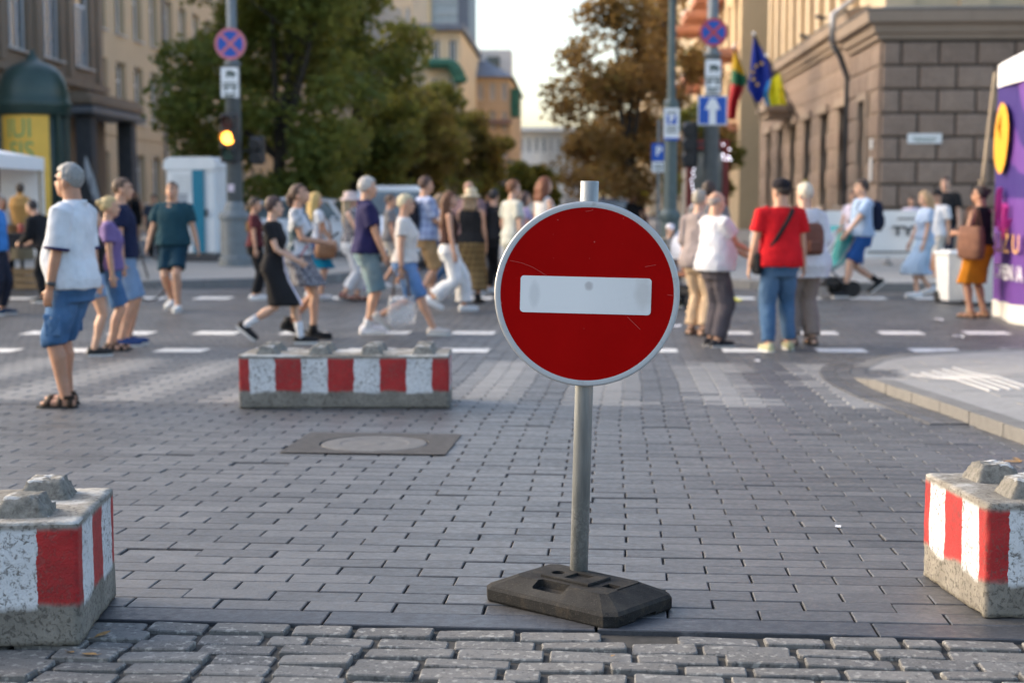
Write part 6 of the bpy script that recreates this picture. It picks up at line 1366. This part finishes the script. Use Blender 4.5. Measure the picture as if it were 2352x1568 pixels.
            if o.get('stripe'):
                bb=MB(); j0=o['stripe_at']
                for j in j0: bb.loft([[r_[j]*1.0+(r_[j]-sum(r_,V())/n)*.015,r_[(j+2)%n]+(r_[(j+2)%n]-sum(r_,V())/n)*.015] for r_ in rg],False,False)
                fin(bb.build('side_stripe',o['stripe'],T,smooth=True))
    if shoes and shoes[0]!='bare':
        kind,colr=shoes[:2]; mm=cloth('shoe %.2f %.2f %.2f'%colr,colr,.7); so_=M('sole %s'%('white' if kind=='sneaker' else 'dark'),(.62,.61,.58) if kind=='sneaker' else (.02,.018,.016),.8)
        for base,M3 in ft:
            b=MB(); k=1.13
            if kind=='sandal':
                for y0,y1,hh in((.105,.15,.030),(.02,.055,.048),(-.055,-.02,.05)): b.loft([[base+M3@V((math.cos(q)*.050,y,-.042+hh*math.sin(q))) for q in [2*math.pi*j/14 for j in range(14)]] for y in(y0,(y0+y1)/2,y1)])
                b.loft([[base+M3@V((math.cos(q)*.043,-.035+.0*q,.005+.0+zz+.0)) +M3@V((0,math.sin(q)*.045+.02,0)) for q in [2*math.pi*j/14 for j in range(14)]] for zz in(-.012,.012)])
            else:
                b.loft([[base+M3@V((x*w_,y,z)) for x,z in((math.cos(q),-.040+hh*math.sin(q)) for q in [2*math.pi*j/12 for j in range(12)])] for y,w_,hh in((-.082,.026,.036),(-.06,.042,.056 if kind!='boot' else .06),(.0,.046,.058),(.05,.048,.046),(.11,.053,.036),(.165,.05,.030),(.20,.036,.022),(.215,.018,.012))])
                if kind=='boot': b.tube([base+V((0,0,-.02)),base+V((0,-.005,.075))],[.05,.052],12)
            sh_=fin(b.build('sandal' if kind=='sandal' else('boot' if kind=='boot' else 'shoe'),[mm],T,smooth=True))
            b=MB(); pl=[(x,y) for x,y in((-.038,-.075),(.038,-.075),(.046,0),(.054,.10),(.048,.17),(.025,.213),(-.025,.213),(-.048,.17),(-.054,.10),(-.046,0))]; b.loft([[base+M3@V((x,y,z)) for x,y in pl] for z in(-.088,-.058)]); fin(b.build('sole',[so_],sh_))
    if socks:
        for (a,k,e) in legs: b=MB(); b.tube([e+V((0,0,-.03)),e,e.lerp(k,socks[1]*.55),e.lerp(k,socks[1])],[leg_r[2]+.006,leg_r[2]+.006,leg_r[2]*1.12+.006,leg_r[1]*.86+.007],12); fin(b.build('sock',[socks[0]],T,smooth=True))
    if hat:
        kind,colr=hat; hmt=cloth('hat %.2f %.2f %.2f'%colr,colr)
        b=MB(); q=MB(); n=24
        prof={'cap':[(.082,.035),(.084,.06),(.078,.10),(.055,.128),(.02,.14),(.001,.141)],'bucket':[(.150,-.005),(.146,.005),(.092,.045),(.088,.06),(.082,.115),(.06,.135),(.001,.138)]}[kind]
        b.loft([[hd_((r_*math.cos(2*math.pi*j/n),-.012+1.2*r_*math.sin(2*math.pi*j/n),z)) for j in range(n)] for r_,z in prof]); ho=fin(b.build('cap' if kind=='cap' else 'sun_hat',[hmt],T,smooth=True))
        if kind=='cap': b=MB(); sg=1 if not (extra and extra.get('backwards')) else -1; b.loft([[hd_((x,sg*(.075+y),.045-.02*(x/.07)**2-.12*y)) for x in np.linspace(-.07,.07,9)] for y in(.0,.04,.075)],False,False); fin(b.build('peak',[hmt],ho,smooth=True))
    def world(q): return T.matrix_basis@(V(q)*s)
    return dict(T=T,s=s,hands=[V(x) for x in HN],arms=arms,up=up,Hc=Hc,HR=HR,hd=hd_,ring=ring,fin=fin,legs=legs,tor=tor,V=V,pos=p,hdg=hd,world=lambda q:Matrix.Translation(p)@Matrix.Rotation(-R(hd),4,'Z')@(V(q)*s))
def held(name,label,cat,P,at,build,rz=0,group=None,tilt=0):
    o=thing(name,label,cat,P['world'](at),-R(P['hdg'])+rz,group); o.rotation_euler=(tilt,0,-R(P['hdg'])+rz); build(o); return o
def strap_over(P,o,mat,w_=.035,sh=1,hip=-1,zlow=.98,off=.02):
    """cross body strap that lies on the torso"""
    r=[]; ups=P['up']; pts=[]
    for half in(1,-1):
        row=[]
        for k in range(11):
            t=k/10; z=1.455-(1.455-zlow)*t; x0=sh*.10*(1-t)+hip*.19*t; cx,cy,rx,ry=P['tor'](z,off); xx=max(-rx*.99,min(rx*.99,x0)); yy=cy-half*ry*math.sqrt(max(0,1-(xx/rx)**2)); row.append(ups((xx,yy,z)))
        pts.append(row)
    b=MB()
    for row in pts: b.tube([q*P['s'] for q in row],w_/2,6,flat=.35)
    return b
def bag_soft(w_,d_,h_,mat,handle=.2,hmat=None,seed=0):
    def f(o):
        b=MB(); n=16; rg=[]
        for t,k in((0,.75),(.04,.95),(.35,1.05),(.7,.98),(1,.86)): rg.append([Vector((w_/2*k*math.copysign(abs(math.cos(a))**.6,math.cos(a))*(1+.05*math.sin(3*a+seed)),d_/2*k*math.copysign(abs(math.sin(a))**.6,math.sin(a)),-h_+h_*t-0.0)) for a in [2*math.pi*j/n for j in range(n)]])
        b.loft(rg); b.build('bag_body',mat,o,smooth=True)
        for y in(-d_*.25,d_*.25): b=MB(); b.tube([(-w_*.3,y,-.02),(-w_*.22,y*.5,handle*.75),(0,0,handle),(w_*.22,y*.5,handle*.75),(w_*.3,y,-.02)],.009,6); b.build('handle',hmat or mat,o,smooth=True)
    return f
def backpack(label,P,mat,w_=.30,h_=.44,d_=.17,z=1.22):
    cx,cy,rx,ry=P['tor'](z); q=P['up']((0,cy-ry-.02-d_/2,z)); o=thing('backpack',label,'backpack',P['world'](q),-R(P['hdg']))
    b=MB(); s=P['s']; n=18; rg=[]
    for t,k in((-.5,.7),(-.45,.92),(-.1,1.0),(.25,.95),(.45,.75),(.5,.4)): rg.append([Vector((w_/2*k*s*math.copysign(abs(math.cos(a))**.55,math.cos(a)),d_/2*k*s*math.copysign(abs(math.sin(a))**.55,math.sin(a)),h_*t*s)) for a in [2*math.pi*j/n for j in range(n)]])
    b.loft(rg); b.build('pack_body',mat,o,smooth=True); b=MB(); b.box((0,-d_/2*s-.012,-.08*s),(w_*.6*s,.05,h_*.38*s),bev=.02); b.build('pocket',mat,o)
    for sx in(-.09,.09):
        b=MB(); pts=[]
        for zz,f_ in((z+.16,-1),(1.45,-.6),(1.475,.15),(1.42,1),(1.32,1),(1.2,.95),(1.1,.6),(z-.17,-.9)):
            cx,cy,rx,ry=P['tor'](min(zz,1.46),.022); y=cy+f_*ry*math.sqrt(max(.1,1-(sx/max(rx,.12))**2)); pts.append((P['up']((sx,y,zz))-q)*s)
        b.tube(pts,.02,6,flat=.4); b.build('shoulder_strap',mat,o,smooth=True)
    return o
def m_film2():
    m,nt,bs=base_mat('thin plastic film'); bs.inputs['Base Color'].default_value=(.75,.75,.76,1); bs.inputs['Roughness'].default_value=.35
    tr=_n(nt,'ShaderNodeBsdfTransparent'); mx=_n(nt,'ShaderNodeMixShader'); nt.links.new(ramp(nt,nz(nt,9,4),[(.35,(.15,)*3),(.65,(.42,)*3)]),mx.inputs[0]); nt.links.new(tr.outputs[0],mx.inputs[1]); nt.links.new(bs.outputs[0],mx.inputs[2]); nt.links.new(mx.outputs[0],nt.nodes['Material Output'].inputs[0]); return m
WH=cloth('white cotton',(.63,.64,.67)); BLK=cloth('black cotton',(.016,.016,.018)); NAVY=cloth('navy cotton',(.022,.020,.075)); DEN=cloth('blue denim',(.045,.115,.245),pat='denim',c2=(.10,.19,.33)); LDEN=cloth('light denim',(.17,.27,.42),pat='denim',c2=(.27,.36,.50))
W4=(.74,.74,.74)
G='people crossing or standing at the crossing'
# 1 elderly man, nearest
P=person('grey haired man in white polo shirt and blue cargo shorts standing at left',178,933,379,hd=277,skin='tan',girth=1.06,belly=.06,hands=[(-.24,.07,.83),(.25,.02,.82)],hair='short',haircol=(.24,.24,.235),top=(cloth('white polo',(.60,.63,.68)),.92,.86,dict(collar=1,loose=.012,off=.014,trim=NAVY,wr=.006)),bottom=('shorts',DEN,1.08,dict(flare=.03)),shoes=('sandal',(.035,.022,.015)),vox=.009,feet=[(-.11,.03,.078),(.115,.13,.078)],head=(4,0))
b=MB(); k,e=P['arms'][0][1],P['arms'][0][2]; dd=(e-k).normalized(); b.tube([e-dd*.05,e-dd*.02],.034,14); P['fin'](b.build('watch',M('watch dark steel',(.05,.05,.055),.35),P['T'],smooth=True))
b=MB(); hd_=P['hd']
for x in(-.033,.033): b.tube([hd_((x+.021*math.cos(a),.101,.012+.017*math.sin(a))) for a in [2*math.pi*j/12 for j in range(13)]],.0022,5)
for x in(-.074,.074): b.tube([hd_((x*.75,.10,.016)),hd_((x,.08,.016)),hd_((x*1.05,-.005,.008))],.0022,5)
P['fin'](b.build('glasses',BLK,P['T']))
for sx,a in((-1,0),(1,1)): 
    k0,k1,_=P['legs'][a]; c=k0.lerp(k1,.72)+Vector((sx*.090,-.01,0)); b=MB(); b.box(c,(.018,.13,.15),bev=.008); b.box(c+Vector((sx*.005,0,.065)),(.018,.135,.04),bev=.006); P['fin'](b.build('cargo_pocket',DEN,P['T'])); b=MB(); b.ell(c+Vector((sx*.016,0,.055)),(.004,.007,.007),8,6); P['fin'](b.build('pocket_button',M('brass button',(.6,.45,.2),.4,metal=.6),P['T']))
# group behind him
person('blonde woman in purple top hidden behind the white polo man',258,805,452,hd=70,sex='f',skin='mid',hair='bun',haircol=(.48,.36,.17),top=(cloth('purple jersey',(.17,.12,.28)),.6,.92),bottom=('shorts',DEN,.92,dict(flare=.012)),shoes=('sandal',(.03,.02,.015)))
person('girl with long brown hair, black top and tiny denim shorts behind the polo man',218,815,478,hd=60,sex='f',skin='mid',hair='long',haircol=(.14,.085,.045),top=(BLK,.5,.98),bottom=('shorts',LDEN,.35),shoes=('sneaker',(.02,.02,.02)),head=(10,-10))
person('tall man in navy T-shirt and denim shorts facing right behind the polo man',288,793,409,hd=78,skin='mid',hair='crop',haircol=(.09,.05,.03),top=(cloth('dark navy cotton',(.014,.02,.055)),.6,.92),bottom=('shorts',LDEN,.98,dict(flare=.02)),shoes=('sneaker',(.02,.05,.16)))
# teal man walking towards us
P=person('man in teal shirt and dark teal shorts walking towards the camera',402,714,415,hd=182,skin='mid',girth=1.08,walk=.45,phase=1,hair='crop',haircol=(.05,.03,.02),top=(cloth('teal linen',(.016,.055,.075)),.72,.90,dict(loose=.03)),bottom=('shorts',cloth('deep teal',(.010,.038,.062)),.80,dict(flare=.03)),shoes=('sneaker',(.66,.68,.66)),hands=[(-.34,.0,.84),(.36,.02,.84)],head=(0,-8))
person('distant woman in short black dress on the left pavement',314,560,440,hd=180,sex='f',skin='mid',hair='long',haircol=(.03,.02,.015),top=(BLK,0,.93),bottom=('skirt',BLK,.62,dict(flare=.1)),shoes=('sandal',(.02,.02,.02)))
person('distant person in dark clothes half hidden by the man in teal',357,600,447,hd=170,skin='mid',hair='short',haircol=(.05,.03,.02),top=(cloth('slate jersey',(.03,.04,.06)),.7,.9),bottom=('pants',BLK,1.9),shoes=('sneaker',(.5,.4,.4)))
# stall people at the left edge
person('stall visitor in blue shirt and dark trousers cut by the left frame edge',-6,722,438,hd=95,skin='mid',hair='short',haircol=(.35,.33,.3),top=(cloth('bright blue cotton',(.05,.20,.52)),.6,.9),bottom=('pants',cloth('dark trousers',(.022,.025,.04)),1.92),shoes=('sneaker',(.02,.04,.08)),girth=1.05)
person('stall keeper in white apron shirt behind the goods table',24,668,450,hd=150,sex='f',skin='mid',hair='bob',haircol=(.3,.28,.25),top=(WH,.6,.9),bottom=('pants',BLK,1.9),pos=(gp(24,668).x-.1,23.0))
P=person('person in black bending over the stall table behind the polo man',112,693,452,hd=285,skin='mid',hair='short',haircol=(.03,.02,.02),lean=22,top=(BLK,1.9,.88,dict(loose=.03)),bottom=('pants',BLK,1.92),shoes=('sneaker',(.02,.02,.02)),hands=[(-.15,.42,.98),(.15,.42,.98)])
# --- crowd centre left
P=person('woman in black top and long black skirt with white side stripe walking right',632,790,447,hd=97,sex='f',skin='light',walk=.95,phase=1,hair='short',haircol=(.06,.03,.025),top=(BLK,.55,1.0,dict(off=.010,loose=.0,wr=.003)),bottom=('skirt',BLK,.46,dict(flare=.05,amp=.02,name='long_skirt',stripe=M('stripe white',(.62,.58,.64)),stripe_at=(9,))),shoes=('sneaker',(.015,.015,.018)),socks=(WH,.42),hands=[(-.10,.27,1.0),(.10,.31,1.02)],head=(-30,0),curl=.7)
held('phone','phone with pinkish case in the hands of the woman in the black skirt','phone',P,(.0,.37,1.10),lambda o:(lambda b:(b.box((0,0,0),(.075,.012,.15),bev=.005),b.build('case',M('phone pink',(.42,.2,.24),.4),o)))(MB()),tilt=R(-35))
P=person('woman in white T-shirt and grey patterned skirt looking at her phone',690,776,420,hd=92,sex='f',skin='mid',walk=.5,phase=-1,hair='pony',haircol=(.07,.035,.02),top=(cloth('white and dark tee',(.62,.64,.68),pat='speckle',c2=(.06,.09,.10),sc=5),.5,.96,dict(off=.012)),bottom=('skirt',cloth('grey pattern',(.06,.06,.075),pat='speckle',c2=(.30,.30,.33),sc=45),.60,dict(flare=.22,amp=.05)),shoes=('boot',(.012,.012,.014)),hands=[(-.06,.30,1.08),(.10,.32,1.10)],head=(0,-22))
held('phone','dark phone held by the woman in the grey patterned skirt','phone',P,(.02,.40,1.15),lambda o:(lambda b:(b.box((0,0,0),(.075,.012,.15),bev=.005),b.build('case',BLK,o)))(MB()),tilt=R(-50))
P=person('blonde woman in white T-shirt and turquoise wrap skirt',727,690,440,hd=55,sex='f',skin='mid',walk=.4,hair='long',haircol=(.56,.38,.13),top=(WH,.5,1.0),bottom=('skirt',cloth('turquoise wrap',(.005,.20,.33),pat='speckle',c2=(.008,.07,.2),sc=3),.52,dict(flare=.12)),shoes=('sneaker',W4),hands=[(-.24,.1,.9),(.24,.2,.92)])
held('handbag','brown leather shoulder bag on the hip of the blonde woman','handbag',P,(.24,.06,.96),bag_soft(.32,.14,.26,M('brown leather',(.28,.13,.06),.6,.15,9),.35),rz=R(90))
P=person('woman with pale sun hat, fair hair and white trousers left of the navy polo',806,692,441,hd=85,sex='f',skin='light',walk=.3,hair='long',haircol=(.42,.32,.2),top=(cloth('dark print',(.10,.09,.10),pat='speckle',c2=(.35,.33,.33),sc=30),0,.96),bottom=('pants',WH,1.75,dict(wide=.03)),shoes=('sandal',(.2,.06,.05)),hat=('bucket',(.62,.50,.47)),hands=[(-.22,.10,.9),(.24,.28,.93)])
held('carrier_bag','lavender fabric bag carried by the woman in white trousers','bag',P,(-.28,.28,.83),bag_soft(.30,.10,.62,cloth('lavender cloth',(.42,.34,.68)),.1),rz=R(90)); 
held('handbag','white box shaped bag before the navy polo man','handbag',P,(.30,.20,1.02),bag_soft(.30,.12,.24,cloth('white leather',(.68,.70,.70),.6),.14),rz=R(90))
P=person('white haired man in navy polo shirt and pale denim shorts',845,765,408,hd=72,skin='mid',hair='short',haircol=(.50,.46,.42),top=(NAVY,.70,.90,dict(collar=1,loose=.025)),bottom=('shorts',cloth('pale blue denim',(.135,.235,.29),pat='denim',c2=(.32,.36,.34)),1.0,dict(flare=.03)),shoes=('sneaker',(.70,.69,.72)),socks=(WH,.2),hands=[(-.25,.05,.85),(.26,.16,.84)],head=(-8,0))
P=person('short blonde woman in cream T-shirt and denim shorts striding right',932,770,441,hd=90,sex='f',skin='mid',girth=1.12,walk=1.05,phase=-1,hair='short',haircol=(.52,.46,.31),top=(cloth('cream rib',(.68,.64,.60),pat='stripe',c2=(.58,.53,.49),sc=38),.55,.93,dict(loose=.015)),bottom=('shorts',cloth('knee denim',(.10,.20,.40),pat='denim',c2=(.22,.32,.50)),1.02,dict(flare=.012)),shoes=('sneaker',(.55,.50,.46)),hands=[(-.22,.10,.84),(.24,-.02,.80)],head=(8,0))
held('carrier_bag','see-through whitish carrier bag hanging from the hand of the cream T-shirt woman','bag',P,(.27,-.02,.50),bag_soft(.31,.2,.32,m_film2(),.34,M('bag handle brown',(.12,.09,.08))),rz=R(90))
P=person('dark haired man in pale blue plaid shirt and khaki shorts',978,694,405,hd=62,skin='mid',walk=.35,hair='short',haircol=(.09,.045,.03),top=(cloth('blue plaid',(.36,.43,.60),pat='check',c2=(.19,.22,.38),sc=9),.8,.88,dict(loose=.03)),bottom=('shorts',cloth('khaki cotton',(.36,.235,.12)),1.0,dict(flare=.03)),shoes=('sneaker',W4),hands=[(-.10,.28,1.05),(.15,.3,1.05)])
backpack('dark backpack strapped on the man in the plaid shirt',P,cloth('dark pack',(.02,.02,.028)))
P=person('woman with very long chestnut hair, dark top and wide white trousers',1032,716,437,hd=80,sex='f',skin='mid',walk=.75,phase=1,hair='long',haircol=(.14,.055,.022),top=(cloth('dark brown knit',(.045,.02,.016)),0,1.0,dict(off=.010)),bottom=('pants',cloth('white linen',(.74,.73,.71)),1.86,dict(wide=.06,waist=1.08)),shoes=('sneaker',(.72,.72,.72)),hands=[(-.20,.02,.85),(.24,.06,.86)])
P=person('woman in straw bucket hat, black vest and brown plaid skirt seen from behind',1083,696,434,hd=12,sex='f',skin='mid',girth=1.15,hair='bob',haircol=(.25,.17,.1),top=(BLK,0,.93,dict(loose=.01)),bottom=('skirt',cloth('brown plaid',(.24,.165,.075),pat='check',c2=(.085,.055,.03),sc=11),.20,dict(flare=.06,waist=1.04)),shoes=('boot',(.015,.015,.015)),hat=('bucket',(.60,.50,.34)),hands=[(-.36,.10,.88),(.22,.05,.84)])
person('bald man in mauve shirt standing just behind the bucket hat woman',1078,672,417,hd=200,skin='mid',hair='bald',haircol=(.2,.15,.12),top=(cloth('mauve cotton',(.20,.13,.14)),.7,.9),bottom=('pants',cloth('dark trousers',(.022,.025,.04)),1.9))
person('person in black clothes half hidden left of the pale green dress',1135,672,436,hd=30,skin='mid',hair='short',haircol=(.02,.015,.015),top=(BLK,.7,.9),bottom=('pants',BLK,1.9),shoes=('sneaker',W4))
P=person('woman with short auburn hair in a pale green dress',1178,702,413,hd=58,sex='f',skin='light',walk=.3,hair='short',haircol=(.19,.075,.03),top=(cloth('pale sage linen',(.54,.54,.47)),.6,.98,dict(loose=.02)),bottom=('skirt',MATS['cloth pale sage linen'],.42,dict(flare=.14,name='dress_skirt')),shoes=('sneaker',W4),hands=[(-.32,.1,.92),(.26,.02,.84)])
held('carrier_bag','white carrier bag beside the pale green dress','bag',P,(-.36,.1,.86),bag_soft(.3,.14,.4,cloth('white bag plastic',(.7,.7,.7),.5),.08))
person('woman with red brown bob in white sleeveless top partly behind the sign',1250,694,407,hd=55,sex='f',skin='light',hair='bob',haircol=(.20,.065,.025),top=(cloth('ivory cotton',(.72,.69,.66)),0,.9),bottom=('pants',cloth('stone linen',(.5,.46,.4)),1.8))
person('woman in dark wine top partly hidden left of the black skirt woman',588,688,455,hd=80,sex='f',skin='mid',hair='short',haircol=(.05,.025,.02),top=(cloth('wine cotton',(.10,.025,.03)),.6,.92),bottom=('pants',BLK,1.9))
person('person in grey T-shirt walking between the navy polo and the cream T-shirt',898,664,446,hd=85,skin='mid',hair='short',haircol=(.1,.06,.04),top=(MATS.get('cloth grey jersey') or cloth('grey jersey',(.2,.19,.19)),.6,.9),bottom=('shorts',cloth('stone linen',(.5,.46,.4)),.9),walk=.4)
person('woman in pale blouse walking behind the wide white trousers',1010,668,444,hd=88,sex='f',skin='light',hair='bob',haircol=(.3,.2,.12),top=(cloth('ivory cotton',(.72,.69,.66)),.6,.92),bottom=('pants',DEN,1.9),walk=.4)
person('person in lilac top half hidden behind the pale green dress',1205,664,440,hd=75,sex='f',skin='mid',hair='long',haircol=(.08,.04,.03),top=(cloth('lilac cotton',(.42,.34,.5)),.5,.92),bottom=('pants',BLK,1.9),walk=.3)
# --- right of the sign
P=person('bald man in white T-shirt and grey trousers holding something in front',1640,795,440,hd=62,skin='mid',girth=1.12,belly=.04,hair='bald',haircol=(.35,.3,.27),top=(cloth('white jersey',(.62,.62,.65)),.62,.86,dict(loose=.04)),bottom=('pants',cloth('charcoal slacks',(.065,.06,.072),pat='denim',c2=(.13,.105,.105)),1.93,dict(flare=.03,wide=.012)),shoes=('sneaker',(.02,.02,.025)),hands=[(-.05,.36,1.06),(.13,.38,1.08)],curl=.75)
held('bottle','pale plastic bottle held up by the bald man in the white T-shirt','bottle',P,(.10,.45,1.06),lambda o:(lambda b:(b.lathe([(.035,0),(.042,.02),(.042,.17),(.02,.22),(.02,.25)],14),b.build('bottle_body',M('milky plastic',(.62,.66,.62),.3),o,smooth=True),(lambda c:(c.lathe([(.023,.25),(.023,.275)],12),c.build('bottle_cap',M_SWHITE,o)))(MB())))(MB()))
person('grey blonde woman in taupe shirt and beige trousers behind the bald man',1602,770,437,hd=40,sex='f',skin='light',hair='short',haircol=(.36,.32,.26),top=(cloth('taupe shirt',(.30,.25,.24)),1.2,.82,dict(loose=.04)),bottom=('pants',cloth('beige slacks',(.55,.40,.26)),1.9,dict(wide=.02)),shoes=('sandal',(.2,.12,.07)))
person('person with dark brown hair mostly hidden behind the grey blonde woman',1624,742,418,hd=30,skin='mid',hair='short',haircol=(.05,.028,.02),top=(cloth('grey jersey',(.2,.19,.19)),.6,.9),bottom=('pants',cloth('charcoal slacks',(.065,.06,.072)),1.9))
P=person('man in red T-shirt, blue jeans and black cap seen from behind',1787,805,414,hd=352,skin='mid',girth=1.06,hair='crop',haircol=(.03,.02,.015),top=(cloth('red cotton',(.56,.010,.016)),.66,.87,dict(loose=.035)),bottom=('pants',cloth('worn jeans',(.055,.115,.21),pat='denim',c2=(.12,.19,.29)),1.93,dict(flare=.018)),shoes=('sneaker',(.42,.40,.24)),hat=('cap',(.016,.014,.018)),extra=dict(backwards=1),hands=[(-.31,.02,.85),(.28,.08,.86)],head=(-28,0),feet=[(-.13,-.10,.078),(.14,.08,.078)])
o=thing('crossbody_bag','small black bag on a dark strap across the red T-shirt','bag',P['T'].location,P['T'].rotation_euler[2]); b=strap_over(P,o,BLK,.042,1,-1,.96,.045); b.build('strap',BLK,o,smooth=True); q=P['up']((-.24,.0,.90))*P['s']; b=MB(); b.box(q,(.07,.18,.22),bev=.025); b.build('pouch',BLK,o)
P=person('white haired woman in long white blouse and taupe trousers next to the red T-shirt',1842,792,422,hd=345,sex='f',skin='light',girth=1.18,hair='short',haircol=(.56,.51,.41),top=(cloth('white blouse',(.63,.63,.66)),1.3,.74,dict(loose=.07,off=.02,wr=.010)),bottom=('pants',cloth('taupe linen',(.235,.185,.16)),1.93,dict(wide=.03)),shoes=('sandal',(.12,.08,.06)),hands=[(-.22,.15,.95),(.24,.1,.9)],head=(-20,0))
backpack('rust brown backpack carried by the woman in the white blouse',P,M('rust leather',(.14,.05,.03),.7,.2,9),.26,.34,.15,1.16)
P=person('boy in light blue T-shirt and blue shorts striding left',1975,682,409,hd=255,skin='light',walk=.95,phase=1,hair='short',haircol=(.05,.025,.02),top=(cloth('sky blue cotton',(.36,.47,.64)),.72,.92,dict(loose=.03)),bottom=('shorts',cloth('royal blue cotton',(.018,.075,.25)),.88,dict(flare=.03)),shoes=('sneaker',(.02,.025,.03)),socks=(BLK,.30),hands=[(-.2,.32,.98),(.2,.05,1.15)],head=(15,0))
backpack('navy backpack on the boy in the light blue T-shirt',P,cloth('navy pack',(.014,.02,.045)))
person('person in pale pink T-shirt walking behind the boy in light blue',1958,632,436,hd=215,sex='f',skin='mid',hair='short',haircol=(.06,.03,.02),top=(cloth('pale pink cotton',(.66,.58,.66)),.6,.92),bottom=('shorts',cloth('stone linen',(.5,.46,.4)),.6),shoes=('sneaker',(.66,.4,.42)),walk=.6)
P=person('girl in light blue blouse and long pale blue skirt looking up',2120,682,437,hd=262,sex='f',skin='light',walk=.45,hair='bob',haircol=(.40,.27,.15),top=(cloth('powder blue cotton',(.42,.52,.68)),.62,.98,dict(loose=.02)),bottom=('skirt',cloth('pale blue pleats',(.40,.52,.66)),.38,dict(flare=.20,amp=.06,folds=13)),shoes=('sneaker',(.74,.74,.75)),hands=[(-.2,.1,.84),(.2,.18,.86)],head=(12,12))
held('belt_bag','black belt bag at the waist of the girl in the pale blue skirt','bag',P,(.16,-.02,1.08),lambda o:(lambda b:(b.box((0,0,0),(.08,.2,.12),bev=.03),b.build('pouch',BLK,o)))(MB()))
person('young man in black T-shirt standing by the stone wall near the purple tent',2166,634,401,hd=205,skin='light',hair='short',haircol=(.06,.03,.02),top=(BLK,.66,.9),bottom=('pants',cloth('dark trousers',(.022,.025,.04)),1.9))
person('person in white shirt with black cap behind the girl in pale blue',2148,650,436,hd=230,skin='mid',hair='short',haircol=(.02,.015,.015),hat=('cap',(.02,.02,.022)),top=(WH,.7,.9),bottom=('shorts',cloth('stone linen',(.5,.46,.4)),.9),shoes=('sneaker',W4),walk=.3)
P=person('woman in black vest and orange skirt with dark bun seen from behind',2244,730,427,hd=322,sex='f',skin='tan',girth=1.15,hair='bun',haircol=(.025,.014,.012),top=(BLK,0,.97,dict(off=.011)),bottom=('skirt',cloth('burnt orange',(.50,.18,.012)),.46,dict(flare=.10,amp=.05,folds=7)),shoes=('sandal',(.30,.17,.10)),hands=[(-.16,.26,1.12),(.16,.3,1.16)],head=(-25,0))
held('tote_bag','big crumpled brown tote bag hanging from the shoulder of the orange skirt woman','bag',P,(-.23,-.05,1.22),bag_soft(.40,.17,.42,M('brown suede',(.17,.075,.045),.85,.25,12,bmp=.5,bscale=30),.26),rz=R(80))
# child in the pushchair
P=person('small child in white cap and olive top walking beside the black pushchair',1537,704,514,hd=150,skin='light',walk=.5,hair='short',haircol=(.2,.12,.06),top=(cloth('olive camouflage',(.22,.20,.13),pat='speckle',c2=(.45,.38,.33),sc=16),.7,.9),bottom=('pants',cloth('pale grey jersey',(.5,.5,.52)),1.85),shoes=('sneaker',(.02,.04,.03)),hat=('cap',(.70,.68,.73)),hands=[(-.25,.25,.95),(.25,.2,.95)])
# distant walkers in the avenue
for px,yf,yh,hd,l,c1,c2,sx in((1122,560,446,200,'far pedestrian in dark jacket deep in the avenue on the left','dark navy cotton','dark trousers','m'),(1456,572,446,185,'far pedestrian in dark clothes deep in the avenue right of the sign post','black cotton','dark trousers','m'),(470,566,448,160,'far pedestrian beside the portable toilet, dark top','black cotton','blue denim','f'),(2090,606,452,190,'far pedestrian in pale top before the long white banner','pale pink cotton','stone linen','f')):
    person(l,px,yf,yh,hd=hd,sex=sx,skin='mid',hair='short',haircol=(.05,.03,.02),top=(MATS['cloth '+c1],.7,.9),bottom=('pants',MATS['cloth '+c2],1.9),shoes=('sneaker',(.05,.05,.05)),vox=.016)
